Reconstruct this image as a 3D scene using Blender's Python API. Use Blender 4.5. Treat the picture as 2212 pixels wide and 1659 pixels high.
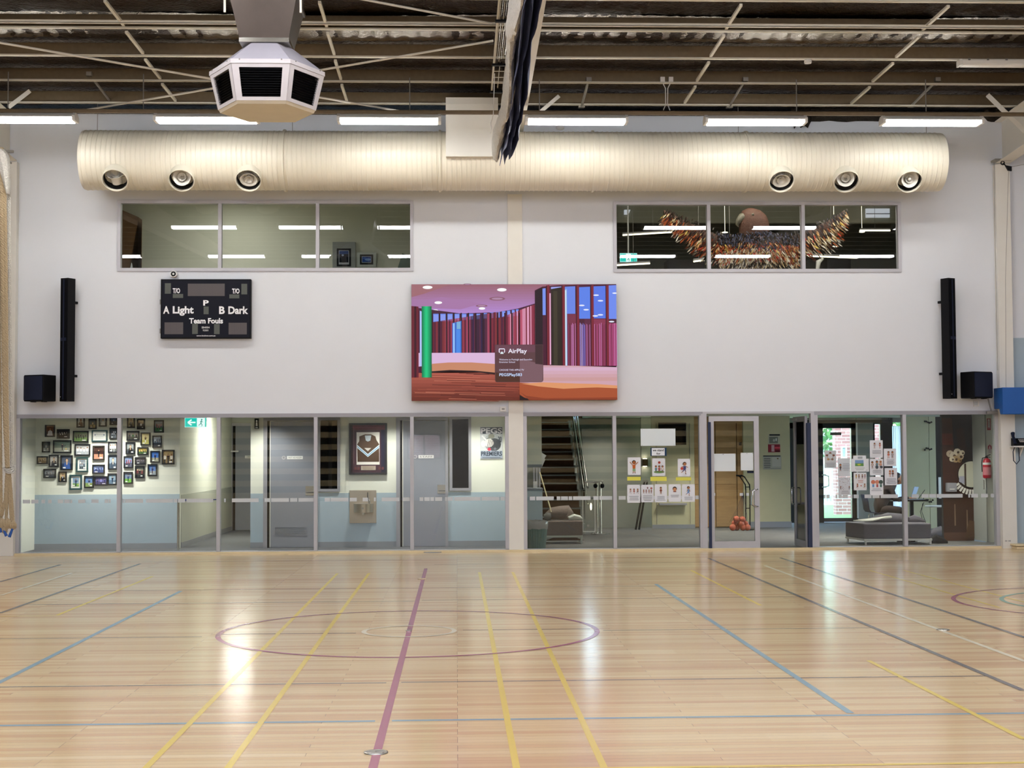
import bpy, bmesh, math, random
from mathutils import Vector, Matrix
R = math.radians
rnd = random.Random(7)
S = bpy.context.scene
C = S.collection
for o in list(bpy.data.objects): bpy.data.objects.remove(o)

# ------------------------------------------------------------------ camera
F_, PI_, YA_, RO_, H_, D_ = 3173.58, .0462, .0378, .0051, 1.69, 25.0
CAM = Vector((0, -D_, H_))
_c, _s, _cp, _sp = math.cos(YA_), math.sin(YA_), math.cos(PI_), math.sin(PI_)
FW = Vector((_s*_cp, _c*_cp, _sp)); R0 = Vector((_c, -_s, 0)); U0 = Vector((-_s*_sp, -_c*_sp, _cp))
RT = math.cos(RO_)*R0 - math.sin(RO_)*U0; UP = math.sin(RO_)*R0 + math.cos(RO_)*U0
cam = bpy.data.objects.new('camera', bpy.data.cameras.new('camera'))
C.objects.link(cam)
cam.matrix_world = Matrix(((RT.x, UP.x, -FW.x, CAM.x), (RT.y, UP.y, -FW.y, CAM.y), (RT.z, UP.z, -FW.z, CAM.z), (0, 0, 0, 1)))
cam.data.sensor_width = 36; cam.data.lens = F_/2212*36
cam.data.clip_end = 300
S.camera = cam
S.view_settings.view_transform = 'Standard'; S.view_settings.look = 'None'
S.view_settings.gamma = 1; S.view_settings.use_curve_mapping = False
S.view_settings.exposure = 0.3
S.cycles.max_bounces = 8; S.cycles.transparent_max_bounces = 12
S.cycles.diffuse_bounces = 4; S.cycles.glossy_bounces = 3
S.cycles.sample_clamp_indirect = 6

LAMP = 30.0      # radiance of the lit tube diffusers
# daylight outside
w = bpy.data.worlds.new('sky'); S.world = w; w.use_nodes = True
nt = w.node_tree; bg = nt.nodes['Background']
sky = nt.nodes.new('ShaderNodeTexSky'); sky.sky_type = 'NISHITA'; sky.sun_disc = False
sky.sun_elevation = R(40); sky.sun_rotation = R(200)
nt.links.new(sky.outputs[0], bg.inputs[0]); bg.inputs[1].default_value = 1.9

def light(name, kind, loc, energy, col=(1, 1, 1), size=.3, size_y=None, rot=(0, 0, 0), spot=None, blend=.8, spread=None):
    l = bpy.data.lights.new(name, kind); l.energy = energy; l.color = col
    if kind == 'AREA':
        l.size = size
        if size_y: l.shape = 'RECTANGLE'; l.size_y = size_y
        if spread: l.spread = spread
    elif kind == 'SPOT': l.spot_size = spot; l.spot_blend = blend; l.shadow_soft_size = size
    else: l.shadow_soft_size = size
    o = bpy.data.objects.new(name, l); o.location = loc; o.rotation_euler = rot; C.objects.link(o)
    return o

# corridor and foyer downlights, upper rooms (ceilings above the frame)
for x in (-6.4, -5.9, -3.4, -1.2, .4):
    light('corridor_downlight', 'SPOT', (x, .8, 2.55), 125, (1, .98, .92), .05, spot=R(120))
light('passage_light', 'AREA', (-4.3, 4.2, 2.55), 50, (1, .98, .92), .5)
light('passage_spot', 'SPOT', (-4.65, 3.2, 2.5), 24, (1, .97, .88), .05, spot=R(75))
for x, y, e in ((2.2, 2.0, 8), (4.4, 3, 10), (5.4, 5.6, 16), (7.6, 3.4, 26), (8.6, 1.0, 10), (3.2, 6.8, 5)):
    light('foyer_ceiling_light', 'AREA', (x, y, 2.38), e*2.2, (1, .95, .86), .35, spread=R(125))
light('upper_room_light', 'AREA', (-4.2, 2.2, 6.55), 26, (1, .99, .9), .8)
light('upper_room_spot', 'SPOT', (-4.2, 2.6, 6.5), 48, (1, .98, .88), .05, spot=R(80))
light('upper_foyer_light', 'AREA', (5.4, .55, 6.7), 60, (1, .93, .8), 4.0, .5)

# ------------------------------------------------------------------ pixel helpers (reference frame 2212 x 1659)
def ray(px, py): return FW + RT*((px-1106)/F_) - UP*((py-829.5)/F_)
def W(px, py, Y):
    d = ray(px, py); t = (Y+D_)/d.y
    return CAM.x+d.x*t, CAM.z+d.z*t
def G(px, py, z=0.0):
    d = ray(px, py); t = (z-H_)/d.z
    return CAM.x+d.x*t, CAM.y+d.y*t
def RC(x0, y0, x1, y1, Y):
    a = W(x0, y0, Y); b = W(x1, y1, Y); c = W(x0, y1, Y); d = W(x1, y0, Y)
    return (a[0]+c[0])/2, (b[0]+d[0])/2, (b[1]+c[1])/2, (a[1]+d[1])/2      # x0 x1 z0 z1
def Z(px, py, Y): return W(px, py, Y)[1]
def X(px, py, Y): return W(px, py, Y)[0]

# ------------------------------------------------------------------ materials
def lin(c):
    if isinstance(c, str):
        c = [int(c[i:i+2], 16) for i in (0, 2, 4)]
    return tuple(((v/255)/12.92 if v/255 <= .04045 else ((v/255+.055)/1.055)**2.4) for v in c)
def mat(name, col, rough=.6, metal=0, var=.06, scale=6, bump=0, bscale=60, spec=.5, stretch=None, coat=0):
    m = bpy.data.materials.new(name); m.use_nodes = True; n = m.node_tree; p = n.nodes['Principled BSDF']
    c = lin(col)
    tc = n.nodes.new('ShaderNodeTexCoord'); src = tc.outputs['Object']
    if stretch:
        mp = n.nodes.new('ShaderNodeMapping'); mp.inputs['Scale'].default_value = stretch
        n.links.new(src, mp.inputs[0]); src = mp.outputs[0]
    no = n.nodes.new('ShaderNodeTexNoise'); no.inputs['Scale'].default_value = scale; no.inputs['Detail'].default_value = 4
    n.links.new(src, no.inputs['Vector'])
    mx = n.nodes.new('ShaderNodeMix'); mx.data_type = 'RGBA'
    mx.inputs[6].default_value = tuple(v*(1-var) for v in c)+(1,)
    mx.inputs[7].default_value = tuple(min(1, v*(1+var)) for v in c)+(1,)
    n.links.new(no.outputs[0], mx.inputs[0]); n.links.new(mx.outputs[2], p.inputs['Base Color'])
    p.inputs['Roughness'].default_value = rough; p.inputs['Metallic'].default_value = metal
    p.inputs['Specular IOR Level'].default_value = spec
    p.inputs['Coat Weight'].default_value = coat
    if bump:
        n2 = n.nodes.new('ShaderNodeTexNoise'); n2.inputs['Scale'].default_value = bscale; n2.inputs['Detail'].default_value = 5
        n.links.new(src, n2.inputs['Vector'])
        b = n.nodes.new('ShaderNodeBump'); b.inputs['Strength'].default_value = bump; b.inputs['Distance'].default_value = .02
        n.links.new(n2.outputs[0], b.inputs['Height']); n.links.new(b.outputs[0], p.inputs['Normal'])
    return m
def emit(name, col, st):
    m = bpy.data.materials.new(name); m.use_nodes = True; n = m.node_tree; p = n.nodes['Principled BSDF']
    p.inputs['Base Color'].default_value = (.8, .8, .8, 1)
    p.inputs['Emission Color'].default_value = lin(col)+(1,); p.inputs['Emission Strength'].default_value = st
    return m
def attr_mat(name, rough=.6, em=0, coat=0):
    m = bpy.data.materials.new(name); m.use_nodes = True; n = m.node_tree; p = n.nodes['Principled BSDF']
    a = n.nodes.new('ShaderNodeAttribute'); a.attribute_name = 'Col'
    if em:
        p.inputs['Base Color'].default_value = (.01, .01, .01, 1)
        n.links.new(a.outputs[0], p.inputs['Emission Color']); p.inputs['Emission Strength'].default_value = em
    else: n.links.new(a.outputs[0], p.inputs['Base Color'])
    p.inputs['Roughness'].default_value = rough; p.inputs['Coat Weight'].default_value = coat; p.inputs['Specular IOR Level'].default_value = .2
    return m
def glass_mat(name, tint=(.93, .945, .935), ior=1.5):
    m = bpy.data.materials.new(name); m.use_nodes = True; n = m.node_tree; n.nodes.clear()
    out = n.nodes.new('ShaderNodeOutputMaterial'); mx = n.nodes.new('ShaderNodeMixShader')
    tr = n.nodes.new('ShaderNodeBsdfTransparent'); tr.inputs[0].default_value = tint+(1,)
    gl = n.nodes.new('ShaderNodeBsdfGlossy'); gl.inputs['Roughness'].default_value = .0
    fr = n.nodes.new('ShaderNodeFresnel'); fr.inputs[0].default_value = ior
    n.links.new(fr.outputs[0], mx.inputs[0]); n.links.new(tr.outputs[0], mx.inputs[1]); n.links.new(gl.outputs[0], mx.inputs[2])
    n.links.new(mx.outputs[0], out.inputs[0])
    return m
M = dict(
    wall=mat('painted_wall', 'dfe2e8', .85, var=.02, scale=2, bump=.03, bscale=90),
    cream=mat('cream_steel_paint', 'e3e0d8', .5, var=.03),
    duct=mat('cream_duct_paint', 'e4decd', .35, var=.04, scale=2),
    frame=mat('grey_aluminium', '9b9aa0', .45, metal=.2, var=.04),
    frame2=mat('pale_aluminium', 'b9b8bd', .4, metal=.2),
    navy=mat('navy_rubber', '1c2a4a', .6), black=mat('black_plastic', '0b0b0e', .5, spec=.15),
    grille=mat('black_grille', '0c0d12', .8, spec=.1, bump=.4, bscale=220), subgrille=mat('dark_blue_grille', '20263a', .8, spec=.2, bump=.4, bscale=300),
    galv=mat('galvanised_shaded', '7d6d56', .5, metal=.7, var=.15, scale=14),  # darker copy: shade on the upright purlin webs put into the colour
    flange=mat('galvanised_lit', 'dedacb', .5, metal=.1, var=.08),  # paler copy of the same steel: light on the undersides put into the colour
    dsteel=mat('dull_steel', '8f8c86', .5, metal=.3),
    steel=mat('polished_steel', 'c9c6bd', .22, metal=1), chrome=mat('chrome', 'dddde0', .12, metal=1),
    white=mat('white_plastic', 'e6e5e2', .45), offwhite=mat('unit_offwhite', 'cbc7c9', .45),
    ductgalv=mat('dark_duct_steel', '5c534c', .35, metal=.9, var=.1), beige=mat('unit_beige', 'd4cbb8', .55),
    icream=mat('interior_cream', 'e2e3d6', .8, var=.03, scale=2), dado=mat('blue_grey_dado', 'a6b7c2', .5, var=.03),
    igrey=mat('interior_grey', '8d8e88', .8, var=.04), skirt=mat('grey_skirting', '8c8f95', .5),
    greydoor=mat('grey_door_laminate', '878a94', .4, var=.03), blackframe=mat('black_door_frame', '15171a', .4),
    carpet=mat('grey_carpet', '5a5c60', .95, var=.35, scale=3, bump=.3, bscale=150, stretch=(1, 5, 1)),
    carpet2=mat('foyer_carpet', '5f5e5a', .95, var=.25, scale=4, bump=.3, bscale=150),
    brown=mat('brown_stair_carpet', '4a2c18', .95, var=.25, scale=20), nosing=mat('stair_nosing', '8a8986', .5),
    fabric=mat('grey_fabric', '6a6870', .9, var=.12, scale=30, bump=.3, bscale=200),
    fabric2=mat('brown_grey_fabric', '6c5f58', .9, var=.2, scale=20, bump=.3),
    ply=mat('plywood', 'b08b5c', .5, var=.25, scale=3, stretch=(1, 1, 6)),
    timber=mat('pale_timber', 'dfcda4', .45, var=.15, scale=4, stretch=(1, 8, 8)),
    timber2=mat('dark_timber', '6b4a2c', .5, var=.3, scale=4, stretch=(1, 1, 5)),
    rope=mat('manila_rope', 'bfac8c', .9, var=.25, scale=60, bump=.6, bscale=120),
    net=mat('white_net', 'd8d5ce', .9, var=.3, scale=40, bump=1, bscale=50),
    vinyl=mat('navy_vinyl', '5a658e', .55, var=.15, scale=5), bluepad=mat('blue_padding', '0d56a6', .55),
    bluetape=mat('blue_tape', '2458a8', .5),
    bin=mat('green_bin_plastic', '46685f', .5), bag=mat('clear_bag', '8f8f8c', .25),
    red=mat('extinguisher_red', 'b3172c', .3), orange=mat('orange_ball_rubber', 'b4583c', .6, bump=.3),
    green=mat('green_canvas', '3c6a55', .8),
    void=mat('dark_cavity', '0b0a09', .95), brick=None, grass=mat('lawn', '7fae5e', .9, var=.3, scale=20),
    path=mat('concrete_path', 'c9c7c2', .9), foliage=mat('foliage', '4f7f4a', .8, var=.5, scale=5),
    roofgrey=mat('roof_sheet', '8f98a3', .6), skin=mat('skin', 'b98466', .5, spec=.3),
    hair=mat('black_hair', '0e0b0a', .5), cloth=mat('brown_jacket_cloth', '20130f', .9, var=.5, scale=25),
    trouser=mat('black_trousers', '0c0c10', .9), laptop=mat('laptop_shell', '9aa0a8', .35, metal=.6),
    lamp=emit('lit_diffuser', 'fbfaf6', LAMP), lampfar=emit('lit_diffuser_hall', 'fbfaff', LAMP*.88), fill_glow=emit('added_fill_glow', 'dfe8ff', 1.5), lamp2=emit('lit_diffuser_inner', 'fff3d0', 2.5),
    wlight=emit('wall_light_lens', 'fff3d6', 10),
    glass=glass_mat('window_glass'), glass2=glass_mat('clear_glass', (.93, .95, .94)),
    art=attr_mat('printed_paper', .55), screen=attr_mat('screen_picture', .5, em=.78), sign=attr_mat('lit_sign', .5, em=1.0),
    feathers=attr_mat('feathers', .8), mural=attr_mat('painted_mural', .7),
)
def brick_mat():
    m = bpy.data.materials.new('pink_brick'); m.use_nodes = True; n = m.node_tree; p = n.nodes['Principled BSDF']
    tc = n.nodes.new('ShaderNodeTexCoord'); mp = n.nodes.new('ShaderNodeMapping'); mp.inputs['Rotation'].default_value = (R(90), 0, 0)
    b = n.nodes.new('ShaderNodeTexBrick'); b.inputs['Scale'].default_value = 1; b.inputs['Brick Width'].default_value = .24
    b.inputs['Row Height'].default_value = .086; b.inputs['Mortar Size'].default_value = .008
    b.inputs['Color1'].default_value = lin('b98f8c')+(1,); b.inputs['Color2'].default_value = lin('a67674')+(1,); b.inputs['Mortar'].default_value = lin('d8d2d0')+(1,)
    n.links.new(tc.outputs['Object'], mp.inputs[0]); n.links.new(mp.outputs[0], b.inputs['Vector']); n.links.new(b.outputs[0], p.inputs['Base Color'])
    p.inputs['Roughness'].default_value = .9
    return m
M['brick'] = brick_mat()
def floor_mat():
    m = bpy.data.materials.new('sprung_timber_floor'); m.use_nodes = True; n = m.node_tree; p = n.nodes['Principled BSDF']
    L = n.links.new
    tc = n.nodes.new('ShaderNodeTexCoord')
    def brick(w_, h_, off, mort):
        b = n.nodes.new('ShaderNodeTexBrick'); b.offset = off; b.offset_frequency = 3; b.inputs['Scale'].default_value = 1
        b.inputs['Brick Width'].default_value = w_; b.inputs['Row Height'].default_value = h_; b.inputs['Mortar Size'].default_value = mort
        b.inputs['Mortar Smooth'].default_value = .2; b.inputs['Bias'].default_value = 0
        b.inputs['Color1'].default_value = (0, 0, 0, 1); b.inputs['Color2'].default_value = (1, 1, 1, 1); b.inputs['Mortar'].default_value = (.3, .3, .3, 1)
        L(tc.outputs['Object'], b.inputs['Vector']); return b
    b1 = brick(2.3, .083, .37, .001)
    b2 = brick(4.7, .249, .61, 0)
    av = n.nodes.new('ShaderNodeMix'); av.data_type = 'RGBA'; av.inputs[0].default_value = .3
    L(b1.outputs[0], av.inputs[6]); L(b2.outputs[0], av.inputs[7])
    mp = n.nodes.new('ShaderNodeMapping'); mp.inputs['Scale'].default_value = (.8, 30, 1); L(tc.outputs['Object'], mp.inputs[0])
    no = n.nodes.new('ShaderNodeTexNoise'); no.inputs['Scale'].default_value = 1.2; no.inputs['Detail'].default_value = 5; L(mp.outputs[0], no.inputs['Vector'])
    a2 = n.nodes.new('ShaderNodeMix'); a2.data_type = 'RGBA'; a2.inputs[0].default_value = .35; L(av.outputs[2], a2.inputs[6]); L(no.outputs[0], a2.inputs[7])
    r = n.nodes.new('ShaderNodeValToRGB'); e = r.color_ramp.elements
    e[0].position = .0; e[0].color = lin('cda47c')+(1,); e[1].position = .95; e[1].color = lin('f3dfb2')+(1,)
    for pos, c in ((.3, 'dcb88c'), (.5, 'e5c899'), (.7, 'ebd0a2')):
        x = e.new(pos); x.color = lin(c)+(1,)
    L(a2.outputs[2], r.inputs[0])
    dk = n.nodes.new('ShaderNodeMix'); dk.data_type = 'RGBA'; dk.inputs[7].default_value = lin('8a6242')+(1,)
    L(b1.outputs['Fac'], dk.inputs[0]); L(r.outputs[0], dk.inputs[6]); L(dk.outputs[2], p.inputs['Base Color'])
    mp2 = n.nodes.new('ShaderNodeMapping'); mp2.inputs['Scale'].default_value = (.25, 6, 1); L(tc.outputs['Object'], mp2.inputs[0])
    n3 = n.nodes.new('ShaderNodeTexNoise'); n3.inputs['Scale'].default_value = 2; L(mp2.outputs[0], n3.inputs['Vector'])
    bp = n.nodes.new('ShaderNodeBump'); bp.inputs['Strength'].default_value = .12; bp.inputs['Distance'].default_value = .004
    L(n3.outputs[0], bp.inputs['Height']); L(bp.outputs[0], p.inputs['Normal'])
    p.inputs['Roughness'].default_value = .17; p.inputs['Specular IOR Level'].default_value = .38
    return m
M['floor'] = floor_mat()
def paint(name, col): return mat(name, col, .2, var=.03)
def foil_mat():
    m = mat('foil_insulation', '40352b', .32, metal=.9, var=.25, scale=9)
    n = m.node_tree; p = n.nodes['Principled BSDF']; L = n.links.new
    tc = n.nodes.new('ShaderNodeTexCoord'); no = n.nodes.new('ShaderNodeTexNoise'); no.inputs['Scale'].default_value = 11; no.inputs['Detail'].default_value = 5
    no.inputs['Distortion'].default_value = .8
    L(tc.outputs['Object'], no.inputs['Vector'])
    b = n.nodes.new('ShaderNodeBump'); b.inputs['Strength'].default_value = 1; b.inputs['Distance'].default_value = .06
    L(no.outputs[0], b.inputs['Height']); L(b.outputs[0], p.inputs['Normal'])
    return m
M['foil'] = foil_mat()

# ------------------------------------------------------------------ mesh helpers
class MB:
    def __init__(s): s.v = []; s.f = []; s.c = []; s.mi = []; s.col = (1, 1, 1); s.m = 0
    def add(s, vs, fs, col=None):
        k = len(s.v); s.v += [tuple(v) for v in vs]
        for f in fs: s.f.append([i+k for i in f]); s.c.append(col or s.col); s.mi.append(s.m)
        return s
    def box(s, x0, x1, y0, y1, z0, z1, col=None):
        if x0 > x1: x0, x1 = x1, x0
        if y0 > y1: y0, y1 = y1, y0
        if z0 > z1: z0, z1 = z1, z0
        vs = [(x, y, z) for z in (z0, z1) for y in (y0, y1) for x in (x0, x1)]
        return s.add(vs, [(0, 2, 3, 1), (4, 5, 7, 6), (0, 1, 5, 4), (2, 6, 7, 3), (0, 4, 6, 2), (1, 3, 7, 5)], col)
    def obox(s, c, size, rot, col=None):
        m = Matrix.Rotation(rot[2], 3, 'Z') @ Matrix.Rotation(rot[1], 3, 'Y') @ Matrix.Rotation(rot[0], 3, 'X')
        c = Vector(c)
        vs = [c+m @ Vector((x*size[0]/2, y*size[1]/2, z*size[2]/2)) for z in (-1, 1) for y in (-1, 1) for x in (-1, 1)]
        return s.add(vs, [(0, 2, 3, 1), (4, 5, 7, 6), (0, 1, 5, 4), (2, 6, 7, 3), (0, 4, 6, 2), (1, 3, 7, 5)], col)
    def prism(s, poly, a, b, ax='y', col=None):
        # poly of 2d points; ax y: (x,z) ; ax x: (y,z) ; ax z: (x,y)
        f = {'y': lambda p, t: (p[0], t, p[1]), 'x': lambda p, t: (t, p[0], p[1]), 'z': lambda p, t: (p[0], p[1], t)}[ax]
        n = len(poly); vs = [f(p, a) for p in poly]+[f(p, b) for p in poly]
        fs = [tuple(range(n)), tuple(range(2*n-1, n-1, -1))]+[(i, i+n, (i+1) % n+n, (i+1) % n) for i in range(n)]
        return s.add(vs, fs, col)
    def loft(s, rings, caps=True, col=None, closed=True):
        n = len(rings[0]); vs = [p for r in rings for p in r]; fs = []
        for k in range(len(rings)-1):
            for i in range(n if closed else n-1):
                j = (i+1) % n; fs.append((k*n+i, k*n+j, (k+1)*n+j, (k+1)*n+i))
        if caps: fs += [tuple(range(n-1, -1, -1)), tuple(range((len(rings)-1)*n, len(rings)*n))]
        return s.add(vs, fs, col)
    def tube(s, pts, r, n=10, col=None, caps=True):
        pts = [Vector(p) for p in pts]; rings = []
        rr = r if isinstance(r, (list, tuple)) else [r]*len(pts)
        up = Vector((0, 0, 1))
        for i, p in enumerate(pts):
            t = (pts[min(i+1, len(pts)-1)]-pts[max(i-1, 0)]).normalized()
            if i == 0:
                u = t.cross(up)
                if u.length < .1: u = t.cross(Vector((1, 0, 0)))
                u.normalize()
            else:
                u = (u-t*u.dot(t)).normalized()
            v = t.cross(u)
            rings.append([p+(u*math.cos(2*math.pi*k/n)+v*math.sin(2*math.pi*k/n))*rr[i] for k in range(n)])
        return s.loft(rings, caps, col)
    def cyl(s, p0, p1, r, r1=None, n=16, col=None): return s.tube([p0, p1], [r, r if r1 is None else r1], n, col)
    def lathe(s, prof, o, ax=(0, 0, 1), n=24, col=None, caps=False):
        o = Vector(o); ax = Vector(ax).normalized(); u = ax.cross(Vector((0, 0, 1)))
        if u.length < .1: u = ax.cross(Vector((1, 0, 0)))
        u.normalize(); v = ax.cross(u)
        rings = [[o+ax*h+(u*math.cos(2*math.pi*k/n)+v*math.sin(2*math.pi*k/n))*r for k in range(n)] for r, h in prof]
        return s.loft(rings, caps, col)
    def ball(s, c, r, nu=16, nv=10, col=None):
        if not isinstance(r, (tuple, list)): r = (r, r, r)
        rings = []
        for j in range(nv+1):
            a = math.pi*j/nv; q = max(math.sin(a), .001)
            rings.append([(c[0]+r[0]*q*math.cos(2*math.pi*k/nu), c[1]+r[1]*q*math.sin(2*math.pi*k/nu), c[2]-r[2]*math.cos(a)) for k in range(nu)])
        return s.loft(rings, True, col)
    def build(s, name, m, parent=None, smooth=False, bevel=0, base=None, orient=True):
        me = bpy.data.meshes.new(name)
        if parent is not None: b = wloc(parent)
        elif base is not None: b = Vector(base)
        else:
            xs = [v[0] for v in s.v]; ys = [v[1] for v in s.v]; zs = [v[2] for v in s.v]
            b = Vector(((min(xs)+max(xs))/2, (min(ys)+max(ys))/2, min(zs)))
        me.from_pydata([(v[0]-b.x, v[1]-b.y, v[2]-b.z) for v in s.v], [], s.f)
        ms = m if isinstance(m, (list, tuple)) else [m]
        for q in ms: me.materials.append(q)
        me.polygons.foreach_set('material_index', s.mi)
        if any(q.name in ATTR for q in ms):
            ca = me.color_attributes.new('Col', 'FLOAT_COLOR', 'CORNER'); data = []
            for pidx, pl in enumerate(me.polygons):
                data += (list(s.c[pidx])[:3]+[1.0])*pl.loop_total
            ca.data.foreach_set('color', data)
        if orient:
            bm = bmesh.new(); bm.from_mesh(me); bmesh.ops.recalc_face_normals(bm, faces=bm.faces); bm.to_mesh(me); bm.free()
        if smooth:
            me.polygons.foreach_set('use_smooth', [True]*len(me.polygons)); me.set_sharp_from_angle(angle=R(38))
        me.update()
        o = bpy.data.objects.new(name, me); C.objects.link(o)
        if parent is not None: o.parent = parent
        else: o.location = b
        if bevel:
            bv = o.modifiers.new('bevel', 'BEVEL'); bv.width = bevel; bv.segments = 2; bv.limit_method = 'ANGLE'
        return o
ATTR = {'printed_paper', 'screen_picture', 'lit_sign', 'feathers', 'painted_mural'}
def wloc(o):
    v = Vector(o.location)
    while o.parent is not None: o = o.parent; v += Vector(o.location)
    return v
def tag(o, label, cat, group=None, kind=None):
    if label: o['label'] = label
    if cat: o['category'] = cat
    if group: o['group'] = group
    if kind: o['kind'] = kind
    return o
def thing(name, label, cat, loc, group=None):
    o = bpy.data.objects.new(name, None); o.empty_display_size = .1; o.location = loc; C.objects.link(o)
    return tag(o, label, cat, group)
def struct(name, mb, m, parent=None, **k):
    o = mb.build(name, m, parent, **k)
    if parent is None: o['kind'] = 'structure'
    return o
def sthing(name, loc=(0, 0, 0)):
    o = bpy.data.objects.new(name, None); o.empty_display_size = .1; o.location = loc; C.objects.link(o); o['kind'] = 'structure'
    return o
def copy_tree(o, parent=None):
    c = o.copy(); C.objects.link(c)
    if parent is not None: c.parent = parent
    for ch in list(o.children): copy_tree(ch, c)
    return c
_tc = {}
def text_tris(s, bold=0.0):
    k = (s, bold)
    if k not in _tc:
        cu = bpy.data.curves.new('t', 'FONT'); cu.body = s; cu.size = 1; cu.offset = bold; cu.resolution_u = 3
        o = bpy.data.objects.new('t', cu); C.objects.link(o)
        dg = bpy.context.evaluated_depsgraph_get(); me = o.evaluated_get(dg).to_mesh(); me.calc_loop_triangles()
        vs = [(v.co.x, v.co.y) for v in me.vertices]; ts = [tuple(t.vertices) for t in me.loop_triangles]
        o.evaluated_get(dg).to_mesh_clear(); bpy.data.objects.remove(o); bpy.data.curves.remove(cu)
        xs = [v[0] for v in vs] or [0, 1]; ys = [v[1] for v in vs] or [0, 1]
        _tc[k] = (vs, ts, min(xs), max(xs), min(ys), max(ys))
    return _tc[k]
class Art:
    """flat coloured shapes in the unit box 0..W, 0..H (origin bottom left), layered toward -Y"""
    def __init__(s, w, h, eps=.0006): s.w, s.h, s.eps, s.k = w, h, eps, 0; s.mb = MB()
    def poly(s, pts, col):
        s.k += 1; y = -s.k*s.eps; c = lin(col) if isinstance(col, str) or max(col) > 1 else col
        s.mb.add([(p[0], y, p[1]) for p in pts], [tuple(range(len(pts)))], c); return s
    def rect(s, x0, z0, x1, z1, col): return s.poly([(x0, z0), (x1, z0), (x1, z1), (x0, z1)], col)
    def ell(s, cx, cz, rx, rz, col, n=16): return s.poly([(cx+rx*math.cos(2*math.pi*i/n), cz+rz*math.sin(2*math.pi*i/n)) for i in range(n)], col)
    def line(s, a, b, w_, col):
        d = Vector((b[0]-a[0], b[1]-a[1])); d = d.normalized() if d.length else Vector((1, 0)); q = (-d.y*w_/2, d.x*w_/2)
        return s.poly([(a[0]+q[0], a[1]+q[1]), (a[0]-q[0], a[1]-q[1]), (b[0]-q[0], b[1]-q[1]), (b[0]+q[0], b[1]+q[1])], col)
    def text(s, t, x0, z0, x1, z1, col, bold=0.0, fit='box'):
        vs, ts, a, b, c, d = text_tris(t, bold); s.k += 1; y = -s.k*s.eps
        sx = (x1-x0)/max(b-a, 1e-6); sz = (z1-z0)/max(d-c, 1e-6)
        s.mb.add([(x0+(v[0]-a)*sx, y, z0+(v[1]-c)*sz) for v in vs], ts, lin(col)); return s
    def person(s, x, z, h, top, bot, skin='c89878', hair='2a1c14'):
        s.rect(x-h*.07, z, x+h*.07, z+h*.5, bot); s.poly([(x-h*.12, z+h*.42), (x+h*.12, z+h*.42), (x+h*.15, z+h*.8), (x-h*.15, z+h*.8)], top)
        s.ell(x, z+h*.9, h*.085, h*.11, hair, 10); s.ell(x, z+h*.875, h*.065, h*.085, skin, 10); return s
    def put(s, name, m, x0, y, z0, parent=None, **k):
        s.mb.v = [(v[0]+x0, v[1]+y, v[2]+z0) for v in s.mb.v]
        return s.mb.build(name, m, parent, orient=False, **k)

# ================================================================== HALL SHELL
XL, XR, YB = -24.0, 26.0, -27.0
fl = MB(); fl.box(XL, XR, YB, -.06, -.12, 0)
floor = struct('floor', fl, M['floor'], base=(0, 0, 0))
# painted court lines, flat on the floor
line_mats = {k: paint('line_paint_'+k, c) for k, c in dict(red='b0627a', yellow='efd268', blue='93b0bc', grey='857d78', white='f1e6c8', teal='86b09c').items()}
_ln = [0]
def cline(kind, x0, y0, x1, y1, w_=.05, parent=floor):
    _ln[0] += 1; z = .0008+.00004*_ln[0]
    d = Vector((x1-x0, y1-y0)).normalized(); q = (-d.y*w_/2, d.x*w_/2)
    mb = MB(); mb.add([(x0+q[0], y0+q[1], z), (x0-q[0], y0-q[1], z), (x1-q[0], y1-q[1], z), (x1+q[0], y1+q[1], z)], [(0, 1, 2, 3)])
    mb.build(kind+'_court_line', line_mats[kind], parent)
def cring(kind, cx, cy, r0, r1, n=120):
    _ln[0] += 1; z = .0008+.00004*_ln[0]; mb = MB()
    vs = [(cx+r*math.cos(2*math.pi*i/n), cy+r*math.sin(2*math.pi*i/n), z) for i in range(n) for r in (r0, r1)]
    mb.add(vs, [(2*i, 2*i+1, (2*i+3) % (2*n), (2*i+2) % (2*n)) for i in range(n)]); mb.build(kind+'_court_circle', line_mats[kind], floor)
XC, YC = -.455, -10.98
YFAR = YC+7.5
def vline(kind, a, b, w_=.05, xfix=None, ya=None, yb=None):      # line at right angles to the wall through two pixels
    p = G(*a); q = G(*b); x = xfix if xfix is not None else (p[0]+q[0])/2
    cline(kind, x, p[1] if ya is None else ya, x, q[1] if yb is None else yb, w_)
def hline(kind, a, b, w_=.05):
    p = G(*a); q = G(*b); y = (p[1]+q[1])/2; cline(kind, p[0], y, q[0], y, w_)
# along the wall
hline('blue', (-40, 1574), (812, 1552), .05); hline('blue', (848, 1551), (2260, 1546), .05)
hline('grey', (-40, 1490), (836, 1470), .03); hline('grey', (868, 1469), (2146, 1465), .03)
hline('grey', (-40, 1383), (440, 1373), .025); hline('grey', (470, 1372), (770, 1366), .025); hline('grey', (1000, 1361), (1275, 1359), .025); hline('grey', (1300, 1358), (1890, 1360), .025)
hline('grey', (50, 1309), (900, 1296), .025); hline('grey', (912, 1296), (1725, 1290), .025)
hline('grey', (130, 1279), (1415, 1264), .02); hline('grey', (1480, 1262), (1760, 1262), .02)
hline('grey', (-40, 1216), (910, 1210), .02); hline('grey', (940, 1209), (2260, 1220), .02)
hline('white', (-40, 1238), (560, 1232), .02); hline('yellow', (1122, 1654), (2260, 1655), .04)
hline('yellow', (-40, 1332), (128, 1330), .02)
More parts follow.
